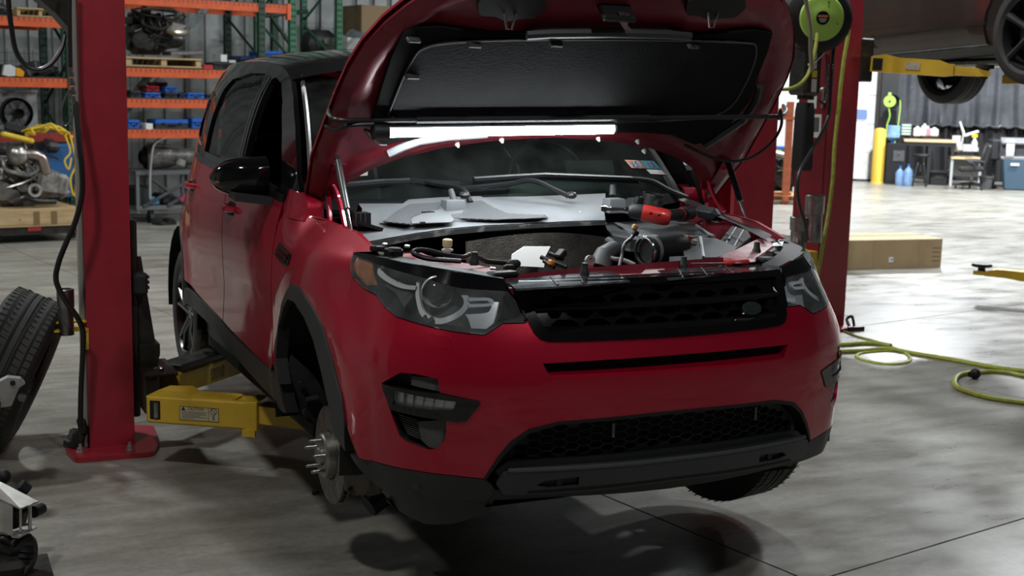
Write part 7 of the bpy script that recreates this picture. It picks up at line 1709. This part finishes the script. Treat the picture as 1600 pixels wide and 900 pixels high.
t2 = part('alloy_arm', MB().rings([[(-1.95, 2.2, 0.4615), (-1.845, 2.2, 0.513), (-1.795, 2.2, 0.5038), (-1.778, 2.2, 0.4806), (-1.802, 2.2, 0.466), (-1.834, 2.2, 0.3921), (-1.859, 2.2, 0.3887), (-1.953, 2.2, 0.3859)], [(-1.946, 2.28, 0.4596), (-1.84, 2.28, 0.5064), (-1.79, 2.28, 0.4971), (-1.772, 2.28, 0.4737), (-1.796, 2.28, 0.4589), (-1.829, 2.28, 0.3839), (-1.854, 2.28, 0.3805), (-1.949, 2.28, 0.3775)]]), M_BRALU, fg, smooth=20)
part('arm_hole', MB().cyl((-1.826, 2.19, 0.4893), (-1.825, 2.21, 0.4875), .011, n=12), M_VOID, t2)
part('arm_bolt', MB().cyl((-1.795, 2.17, 0.4286), (-1.792, 2.21, 0.4247), .016, n=8), M_STEEL, t2)
part('arm_link', MB().tube([(-1.903, 2.2, 0.4088), (-1.947, 1.9, 0.302), (-1.971, 1.5, 0.2184)], .03, 8), M_OILBLK, fg)
part('dark_knob', MB().ball((-1.918, 1.45, 0.3119), .03, 10, 6), M_BLACK, fg)

# the far side faces the open bay: its own axes
GAMMA = math.radians(-39)
def zw(x, y, z=0.): return Vector((x * math.cos(GAMMA) - y * math.sin(GAMMA), x * math.sin(GAMMA) + y * math.cos(GAMMA), z))
def zthing(name, a, b, label, cat, group=None):
    t, w, h = bthing(name, a, b, label, cat, group); x0, z0 = min(a[0], b[0]), min(a[2], b[2])
    t.location = zw(x0, a[1], z0); t.rotation_euler = (0, 0, GAMMA); return t, w, h
wf = MB().box((0, .1, 3.6), (24, .2, 7.2)).build('wall_far', mat('pale_wall', (.5, .52, .52), .7)); wf.location = zw((2.601, 26.200, -0.136)[0], 26.2, 0); wf.rotation_euler = (0, 0, GAMMA); tag(wf, kind='structure')

# ================================================================== the bright far side: door, curtain, benches
DYP = 24.3
M_DOOR = mat('white_door_steel', (.74, .75, .75), .45, 0, col2=(.68, .69, .69), scale=1.2)
dA, dB = (-0.838, 24.300, -0.176), (1.299, 24.300, -0.091)
dr = empty('door_1', zw(dA[0], DYP, 0), GAMMA); tag(dr, kind='structure')
dw = dB[0] - dA[0]
for k in range(7):
    pn = part('panel', MB().box((dw / 2, .03, .30 + k * .60), (dw, .05, .592), None, .006), M_DOOR, dr)
    for j in (.2, .4): part('rib', MB().box((dw / 2, .003, k * .60 + .0 + j), (dw, .008, .012)), M_DOOR, pn)
wx, wz = (1.022, 24.300, 1.400)[0] - dA[0], (1.022, 24.300, 1.400)[2]
part('window_frame', MB().prism(rounded([(wx - .14, wz - .13), (wx + .14, wz - .13), (wx + .14, wz + .13), (wx - .14, wz + .13)], .06), lambda u, v, d: (u, -d, v), -.02, .015), mat('white_trim', (.7, .7, .7), .5), dr)
part('window_pane', MB().prism(rounded([(wx - .12, wz - .11), (wx + .12, wz - .11), (wx + .12, wz + .11), (wx - .12, wz + .11)], .05), lambda u, v, d: (u, -d, v), .0, .018), mat('blue_pane', (.16, .24, .44), .2), dr)
part('door_track', MB().box((dw + .04, -.02, 2.2), (.07, .12, 4.4)), M_OILBLK, dr); part('door_track', MB().box((-.04, -.02, 2.2), (.07, .12, 4.4)), M_OILBLK, dr)
part('bottom_seal', MB().box((dw / 2, .0, .02), (dw, .07, .04)), M_BLACK, dr)
c0, c1 = (1.399, 24.200, -0.053), (1.737, 24.200, -0.040)
tag(MB().box(zw((c0[0] + c1[0]) / 2, 24.35, 2.6), (c1[0] - c0[0], .2, 5.2), Euler((0, 0, GAMMA))).build('trim_1', M_CBLK), kind='structure')

cu = empty('curtain', zw((1.725, 25.700, 1.107)[0], 25.7, 0), GAMMA, 'shiny black plastic curtain hanging in folds behind the benches', 'curtain')
M_FILM = mat('black_plastic_sheet', (.055, .058, .066), .26, .0, coat=.5, col2=(.10, .105, .12), scale=1.4, rvar=.1)
zb = (2.877, 25.700, 1.196)[2]
R_ = random.Random(5); W_ = 6.0; ph = [R_.uniform(0, 6.3) for _ in range(6)]
def fold(x, z, top):
    return .05 * math.sin(9 * x + ph[0] + .5 * z) + .035 * math.sin(17 * x + ph[1]) + .02 * math.sin(31 * x + ph[2] + z) + (.05 * math.sin(23 * x + ph[3]) * max(0, 1 - (z - zb) / .5) if top else .06 * math.sin(26 * x + ph[4] + 2 * z))
part('upper_sheet', MB().grid([[(W_ * i / 200, fold(W_ * i / 200, z, True), z) for i in range(201)] for z in (zb, zb + .15, zb + .4, zb + .9, zb + 1.6, zb + 2.6, zb + 3.6)]), M_FILM, cu, smooth=80)
part('lower_sheet', MB().grid([[(W_ * i / 200, .12 + fold(W_ * i / 200, z, False), z) for i in range(201)] for z in (.02, .3, .6, .9, zb + .1)]), mat('dark_plastic_sheet', (.03, .03, .033), .3, .0, coat=.4), cu, smooth=80)
part('gathered_hem', MB().tube([(W_ * i / 80, -.02 + fold(W_ * i / 80, zb, True), zb + .02 * math.sin(i * 1.7)) for i in range(81)], .025, 6), M_FILM, cu)

t, w, h = zthing('bollard', (1.257, 23.600, 1.101), (1.558, 23.600, -0.021), 'yellow steel bollard standing by the white roll-up door', 'bollard'); t.location.z = 0
part('post', MB().lathe([(w * .42, 0), (w * .42, h - .05), (w * .36, h - .01), (w * .2, h + .015), (0, h + .02)], (w / 2, w / 2, 0), (0, 0, 1), 20), mat('bollard_yellow', (.70, .46, .06), .5), t); part('foot_ring', MB().lathe([(w * .46, 0), (w * .46, .02), (w * .42, .03)], (w / 2, w / 2, 0), (0, 0, 1), 20), mat('bollard_yellow', (.70, .46, .06), .5), t)
t, w, h = zthing('hose_reel', (1.443, 23.750, 1.837), (1.741, 23.750, 1.544), 'small lime hose reel on the black pillar beside the curtain', 'hose reel')
part('drum', MB().lathe([(h * .45, 0), (h * .5, .04), (h * .5, .12), (0, .12)], (w * .6, 0, h * .5), (0, 1, 0), 20), M_BLACK, t); part('side_plate', MB().lathe([(h * .42, -.01), (h * .40, -.03), (0, -.03)], (w * .38, 0, h * .5), (0, 1, 0), 20).box((w * .35, -.02, h * .98), (.06, .02, .08)), M_LIME, t); part('hub', MB().cyl((w * .38, -.045, h * .5), (w * .38, -.02, h * .5), .025, n=10), M_BLACK, t)
part('hose_drop', MB().tube(spline([(w * .35, -.02, 0), (w * .45, -.02, -.15), (w * .30, -.02, -.35), (w * .32, -.02, -.6)], 5), .012, 6).tube(spline([(w * 1.05, -.02, h * .6), (w * 1.1, -.02, .0), (w * 1.02, -.02, -.4), (w * .9, -.02, -.7)], 5), .011, 6), M_LIME, t)
JUG = mat('blue_water_jug', (.16, .30, .55), .12, 0, coat=.6, col2=(.28, .44, .70), scale=6)
def jug(t, r, h, x=0, y=0, z=0, flip=False):
    pr = [(0, 0), (r * .92, 0), (r, h * .04), (r * .96, h * .2), (r, h * .25), (r * .96, h * .45), (r, h * .5), (r, h * .68), (r * .6, h * .84), (r * .22, h * .90), (r * .22, h), (0, h)]
    if flip: pr = [(a, h - b) for a, b in pr][::-1]
    return part('jug_body', MB().lathe(pr, (x, y, z), (0, 0, 1), 18), JUG, t)
t, w, h = zthing('water_cooler', (1.553, 23.600, 0.835), (1.951, 23.600, -0.006), 'black water cooler standing beside the yellow bollard with a jug on top', 'water cooler'); t.location.z = 0
part('cabinet', MB().box((w / 2, .17, h / 2), (w, .34, h), None, .015), M_BLACK, t); part('tap_recess', MB().box((w * .62, -.005, h * .70), (w * .55, .02, h * .26)), M_GREYPL2, t); part('tap', MB().box((w * .62, -.03, h * .76), (.03, .05, .03)), M_CHROME, t)
tj, w2, h2 = zthing('water_jug', (1.530, 23.600, 1.201), (1.806, 23.600, 0.843), 'blue water jug upside down on top of the black cooler', 'water jug'); jug(tj, w2 / 2, h2, w2 / 2, .17, 0, True); part('cap', MB().cyl((w2 / 2, .17, 0), (w2 / 2, .17, .03), .05, n=12), M_BLUE, tj)
for a, b, lab in (((1.752, 23.380, 0.354), (1.927, 23.380, -0.005), 'blue water jug on the floor next to the black cooler'), ((1.907, 23.300, 0.416), (2.091, 23.300, 0.006), 'blue capped water jug on the floor, the one nearer the stool')):
    t, w, h = zthing('water_jug', a, b, lab, 'water jug'); t.location.z = 0; jug(t, w / 2, h, w / 2, w / 2); part('cap', MB().cyl((w / 2, w / 2, h), (w / 2, w / 2, h + .03), w * .16, n=12), M_BLUE, t)
M_BENCH = mat('bench_maple', (.62, .46, .27), .5); M_STEELBLK = mat('black_tube_steel', (.02, .02, .022), .4)
t, w, h = zthing('workbench', (1.889, 23.680, 0.987), (2.920, 23.680, 0.054), 'tall workbench with a pale wooden top and black legs before the curtain', 'workbench'); t.location.z = 0
part('bench_top', MB().box((w / 2, .35, h - .03), (w, .75, .05), None, .006), M_BENCH, t); part('apron', MB().box((w / 2, .02, h - .09), (w, .03, .08)), M_STEELBLK, t)
for x in (.03, .50, .94):
    for y in (.04, .66): part('leg', MB().box((w * x, y, h * .47), (.06, .06, h * .92)), M_STEELBLK, t)
part('shelf', MB().box((w * .72, .35, h * .30), (w * .44, .6, .03)), M_STEELBLK, t)
tb_, w0_, h0_ = zthing('machine_crate', (2.471, 23.830, 0.357), (2.807, 23.830, 0.053), 'dark machine crate under the workbench', 'crate'); tb_.location.z = 0
part('crate_body', MB().box((w0_ / 2, .2, h0_ * .5), (w0_, .4, h0_), None, .01), M_CBLK, tb_); part('crate_slot', MB().box((w0_ * .5, -.005, h0_ * .6), (w0_ * .5, .02, h0_ * .2)), M_GREYPL2, tb_)
t, w, h = zthing('parts_organiser', (1.819, 23.900, 1.242), (2.039, 23.900, 0.998), 'small drawer organiser with pale green drawers on the workbench', 'organiser')
part('cabinet', MB().box((w / 2, .12, h / 2), (w, .24, h)), M_GREYPL2, t)
for k in range(4): part('drawer', MB().box((w / 2, -.01, h * (.14 + .24 * k)), (w * .84, .02, h * .16), None, .004), mat('pale_green_drawer', (.45, .58, .50), .5), t)
for (a, b, lab, m) in (((2.072, 23.830, 1.198), (2.225, 23.830, 0.993), 'white jug on the end of the workbench nearest the cooler', M_WHITEB), ((2.229, 23.980, 1.252), (2.361, 23.980, 0.993), 'tall white bottle in the middle of the workbench', M_WHITEB), ((2.324, 23.830, 1.205), (2.401, 23.830, 0.998), 'slim pink and white bottle on the workbench', mat('pink_bottle', (.60, .25, .35), .4)), ((2.395, 23.750, 1.183), (2.558, 23.750, 1.005), 'square white carton on the workbench', M_WHITEB)):
    t, w, h = zthing('container', a, b, lab, 'container')
    part('body', MB().box((w / 2, w / 2, h * .42), (w, w, h * .84), None, .02), m, t); part('neck', MB().cyl((w / 2, w / 2, h * .82), (w / 2, w / 2, h), w * .2, n=10), M_WHITEB, t)
t, w, h = zthing('bar_stool', (2.045, 23.000, 0.718), (2.384, 23.000, 0.064), 'black wire-legged bar stool in front of the workbench', 'stool'); t.location.z = 0
part('seat', MB().lathe([(0, h - .05), (w * .46, h - .05), (w * .5, h - .02), (w * .46, h), (0, h)], (w / 2, w / 2, 0), (0, 0, 1), 20), M_BLACK, t); part('screw_post', MB().cyl((w / 2, w / 2, h * .45), (w / 2, w / 2, h - .04), .025, n=10), M_STEELBLK, t)
for k in range(4):
    a = PI / 4 + k * PI / 2; part('leg', MB().tube(spline([(w / 2 + .04 * math.cos(a), w / 2 + .04 * math.sin(a), h * .75), (w / 2 + w * .25 * math.cos(a), w / 2 + w * .25 * math.sin(a), h * .68), (w / 2 + w * .42 * math.cos(a), w / 2 + w * .42 * math.sin(a), h * .35), (w / 2 + w * .55 * math.cos(a), w / 2 + w * .55 * math.sin(a), 0)], 4), .013, 6), M_STEELBLK, t)
part('foot_ring', MB().tube([(w / 2 + w * .44 * math.cos(a), w / 2 + w * .44 * math.sin(a), h * .30) for a in [2 * PI * k / 20 for k in range(20)]], .011, 6, closed=True), M_STEELBLK, t)
t, w, h = zthing('desk', (2.830, 23.600, 0.694), (3.430, 23.600, 0.092), 'low desk with a wooden top heaped with white papers', 'desk'); t.location.z = 0
part('desk_top', MB().box((w / 2, .35, h - .02), (w, .7, .04)), M_BENCH, t)
for x in (.04, .96): part('leg', MB().box((w * x, .05, h * .48), (.05, .05, h * .95)), mat('pale_grey_steel', (.40, .41, .41), .5), t)
part('back_panel', MB().box((w / 2, .6, h * .6), (w, .02, h * .6)), mat('pale_grey_steel', (.40, .41, .41), .5), t)
for (a, b, lab, m) in (((2.857, 23.900, 1.023), (3.030, 23.900, 0.701), 'white computer tower standing at the bench end of the desk', M_WHITEB), ((3.048, 23.680, 0.854), (3.342, 23.680, 0.721), 'stack of white papers on the desk', M_WHITEB)):
    t, w, h = zthing('paper_stack' if 'papers' in lab else 'computer_tower', a, b, lab, 'papers' if 'papers' in lab else 'computer')
    part('lower_part', MB().box((w / 2, .15, h * .3), (w, .3, h * .6), (0, 0, .06)), m, t); part('upper_part', MB().box((w * .48, .15, h * .8), (w * .9, .28, h * .38), (0, 0, -.05)), m, t)
t, w, h = zthing('desk_lamp', (2.947, 23.750, 1.316), (3.339, 23.750, 0.861), 'white jointed desk lamp leaning over the desk', 'desk lamp')
part('base', MB().cyl((w * .2, .1, -.12), (w * .2, .1, -.06), .09, n=14), M_WHITEB, t); part('arm', MB().tube([(w * .2, .1, -.08), (w * .28, .1, h * .45), (w * .05, .1, h)], .02, 8), M_WHITEB, t); part('arm', MB().tube([(w * .05, .1, h), (w * .3, .08, h * .5)], .016, 8), M_WHITEB, t); part('head', MB().box((w * .62, .0, h * .48), (w * .75, .14, .05), (0, -.35, 0), .01), M_WHITEB, t)
t, w, h = zthing('spray_bottle', (3.190, 23.520, 1.070), (3.312, 23.520, 0.739), 'yellow-headed spray bottle at the chair end of the desk', 'bottle')
part('bottle_body', MB().lathe([(w * .5, 0), (w * .5, h * .5), (w * .2, h * .7), (w * .15, h * .8)], (w / 2, .05, 0), (0, 0, 1), 12), M_WHITEB, t); part('trigger', MB().box((w * .45, .05, h * .9), (w * .9, .05, h * .2), None, .008), mat('trigger_yellow', (.70, .60, .03), .4), t)
t, w, h = zthing('office_chair', (2.815, 22.700, 1.018), (3.573, 22.700, 0.117), 'black swivel office chair facing the desk', 'chair'); t.location.z = 0
part('backrest', MB().box((w * .80, .32, h * .76), (.10, .46, h * .46), (0, .25, 0), .03), M_CBLK, t); part('back_frame', MB().tube([(w * .68, .32, h * .44), (w * .82, .32, h * .46), (w * .80, .32, h * .6)], .025, 8), M_STEELBLK, t); part('headrest_roll', MB().tube([(w * .86, .15, h * .97), (w * .86, .5, h * .97)], .05, 10), M_CBLK, t)
part('seat', MB().box((w * .46, .32, h * .44), (w * .62, .50, .09), (0, -.05, 0), .03), M_CBLK, t)
for y in (.04, .60): part('armrest', MB().tube(spline([(w * .52, y, h * .42), (w * .50, y, h * .56), (w * .34, y, h * .62), (w * .72, y, h * .62), (w * .74, y, h * .5)], 4), .022, 8), M_CBLK, t)
part('gas_lift', MB().cyl((w * .5, .32, .10), (w * .5, .32, h * .42), .03, n=12), mat('mid_grey_plastic', (.25, .26, .27), .4), t)
for k in range(5):
    a = 2 * PI * k / 5 + .3; q = (w * .5 + .30 * math.cos(a), .32 + .30 * math.sin(a))
    part('foot', MB().tube([(w * .5, .32, .12), (q[0], q[1], .075)], [.03, .02], 8), M_CBLK, t); part('castor', MB().cyl((q[0] - .02, q[1], .03), (q[0] + .02, q[1], .03), .03, n=10), M_BLACK, t)
t, w, h = zthing('large_printer', (3.584, 23.600, 1.144), (4.523, 23.600, 0.160), 'wide black plotter with white paper feeding out beside the curtain', 'printer'); t.location.z = 0
part('print_head_case', MB().box((w * .5, .35, h * .78), (w, .6, h * .40), None, .05), M_GREYPL2, t); part('end_cap', MB().box((w * .08, .33, h * .78), (w * .2, .66, h * .44), None, .04), M_CBLK, t)
part('lid', MB().box((w * .6, .1, h * .97), (w * .8, .3, .05), (.3, 0, 0), .01), mat('printer_grey', (.22, .23, .24), .35), t); part('front_bar', MB().box((w * .6, .0, h * .62), (w * .8, .08, .08), None, .02), mat('printer_grey', (.22, .23, .24), .35), t)
part('paper', MB().grid([[(w * x, y, h * z) for x in (.30, .38, .46)] for y, z in ((.1, 1.0), (-.03, .96), (-.06, .82), (-.07, .68), (-.05, .64))]), M_WHITEB, t)
for x in (.12, .88): part('stand_leg', MB().box((w * x, .35, h * .3), (.07, .10, h * .56)), M_STEELBLK, t); part('stand_foot', MB().box((w * x, .25, .04), (.08, .75, .05), None, .01), M_STEELBLK, t)
part('red_button', MB().cyl((w * .32, -.07, h * .58), (w * .32, -.04, h * .58), .03, n=10), M_CRED, t)
t, w, h = zthing('paper_bin', (3.758, 23.080, 0.771), (4.483, 23.080, 0.166), 'blue fabric catch bin in front of the black plotter', 'bin'); t.location.z = 0
part('bin_body', MB().rings([[(w * (.12 + .0), .05, .02), (w, .05, .02), (w, .4, .02), (w * .12, .4, .02)], [(w * .02, 0, h), (w * 1.02, 0, h), (w * 1.02, .5, h), (w * .02, .5, h)]], cap1=False), mat('slate_blue_fabric', (.045, .085, .13), .8), t, smooth=20); part('bin_label', MB().box((w * .32, -.01, h * .85), (.16, .01, .05)), M_WHITEB, t)
t, w, h = zthing('grey_bin', (3.337, 22.930, 0.410), (3.609, 22.930, 0.142), 'small dark waste bin beside the office chair', 'bin'); t.location.z = 0
part('bin_body', MB().lathe([(w * .38, 0), (w * .5, h), (w * .47, h), (w * .36, .02), (0, .02)], (w / 2, w / 2, 0), (0, 0, 1), 18), mat('dark_grey_bin', (.07, .07, .075), .5), t); part('rim', MB().lathe([(w * .5, h), (w * .53, h), (w * .53, h - .03), (w * .5, h - .03)], (w / 2, w / 2, 0), (0, 0, 1), 18, closed_prof=True), mat('dark_grey_bin', (.07, .07, .075), .5), t)

# engine stand and goods between the two columns
t, w, h = zthing('engine_stand', (-0.561, 17.300, 1.641), (-0.095, 17.300, -0.019), 'rusty orange engine stand seen between the two red columns', 'engine stand'); t.location.z = 0
M_RUST = mat('rusty_orange_paint', (.42, .105, .035), .6, 0, col2=(.28, .07, .03), scale=8)
part('mast', MB().box((w * .70, .05, h * .5), (.12, .10, h)), M_RUST, t); part('base_rail', MB().box((w * .35, .1, .14), (w * 1.1, .10, .10)), M_RUST, t); part('side_rail', MB().box((w * .72, .4, .1), (.10, .9, .08)), M_RUST, t)
part('mast_collar', MB().box((w * .66, .05, h * .84), (.22, .16, .05)), M_RUST, t); part('gusset', MB().prism([(w * .30, h * .93), (w * .66, h * .98), (w * .66, h * .78)], lambda u, v, d: (u, .05 + d, v), -.03, .03), M_RUST, t, smooth=0)
for x in (.05, .72): part('castor', MB().cyl((w * x - .03, .05, .05), (w * x + .03, .05, .05), .05, n=12), M_BLACK, t)
t, w, h = zthing('engine', (-0.593, 18.200, 0.821), (0.114, 17.560, 0.138), 'black engine behind the rusty orange stand', 'engine'); engine(t, w, .6, h, True, 21); part('silver_cover', MB().box((w * .35, -.05, h * .92), (w * .4, .2, h * .14), (0, .2, 0), .03), M_ALU, t); part('drum', MB().cyl((w * .95, -.06, h * .5), (w * .95, .06, h * .5), .14, n=14), M_ALU, t)
t, w, h = zthing('blue_crate', (-0.610, 18.470, 0.897), (-0.143, 18.470, 0.607), 'blue crate with yellow printing stacked behind the black engine', 'crate')
part('crate_body', MB().box((w / 2, .2, h / 2), (w, .4, h), None, .01), mat('crate_blue', (.03, .12, .38), .5), t); part('yellow_print', MB().box((w * .30, -.005, h * .7), (w * .4, .01, h * .25), (0, .1, 0)), mat('print_yellow', (.65, .50, .03), .5), t)
part('crate_foot', MB().box((w / 2, .2, -.35), (w * .9, .36, .7)), M_CBLK, t)
t, w, h = zthing('red_canister', (0.012, 17.430, 0.560), (0.149, 17.430, 0.285), 'bright red canister next to the black engine and the next column', 'canister')
part('can', MB().box((w / 2, .1, h * .42), (w, .2, h * .84), None, .02), mat('signal_red', (.62, .02, .02), .4), t); part('spout', MB().cyl((w * .3, .1, h * .8), (w * .3, .1, h), .03, n=10), M_BLACK, t); part('can_stand', MB().box((w / 2, .1, -.2), (w, .2, .4)), M_WHITEB, t)
t, w, h = zthing('wooden_pallet', (-0.514, 17.300, 0.152), (0.023, 17.300, 0.049), 'wooden pallet under the black engine behind the stand', 'pallet'); pallet(t, w, .9, h)
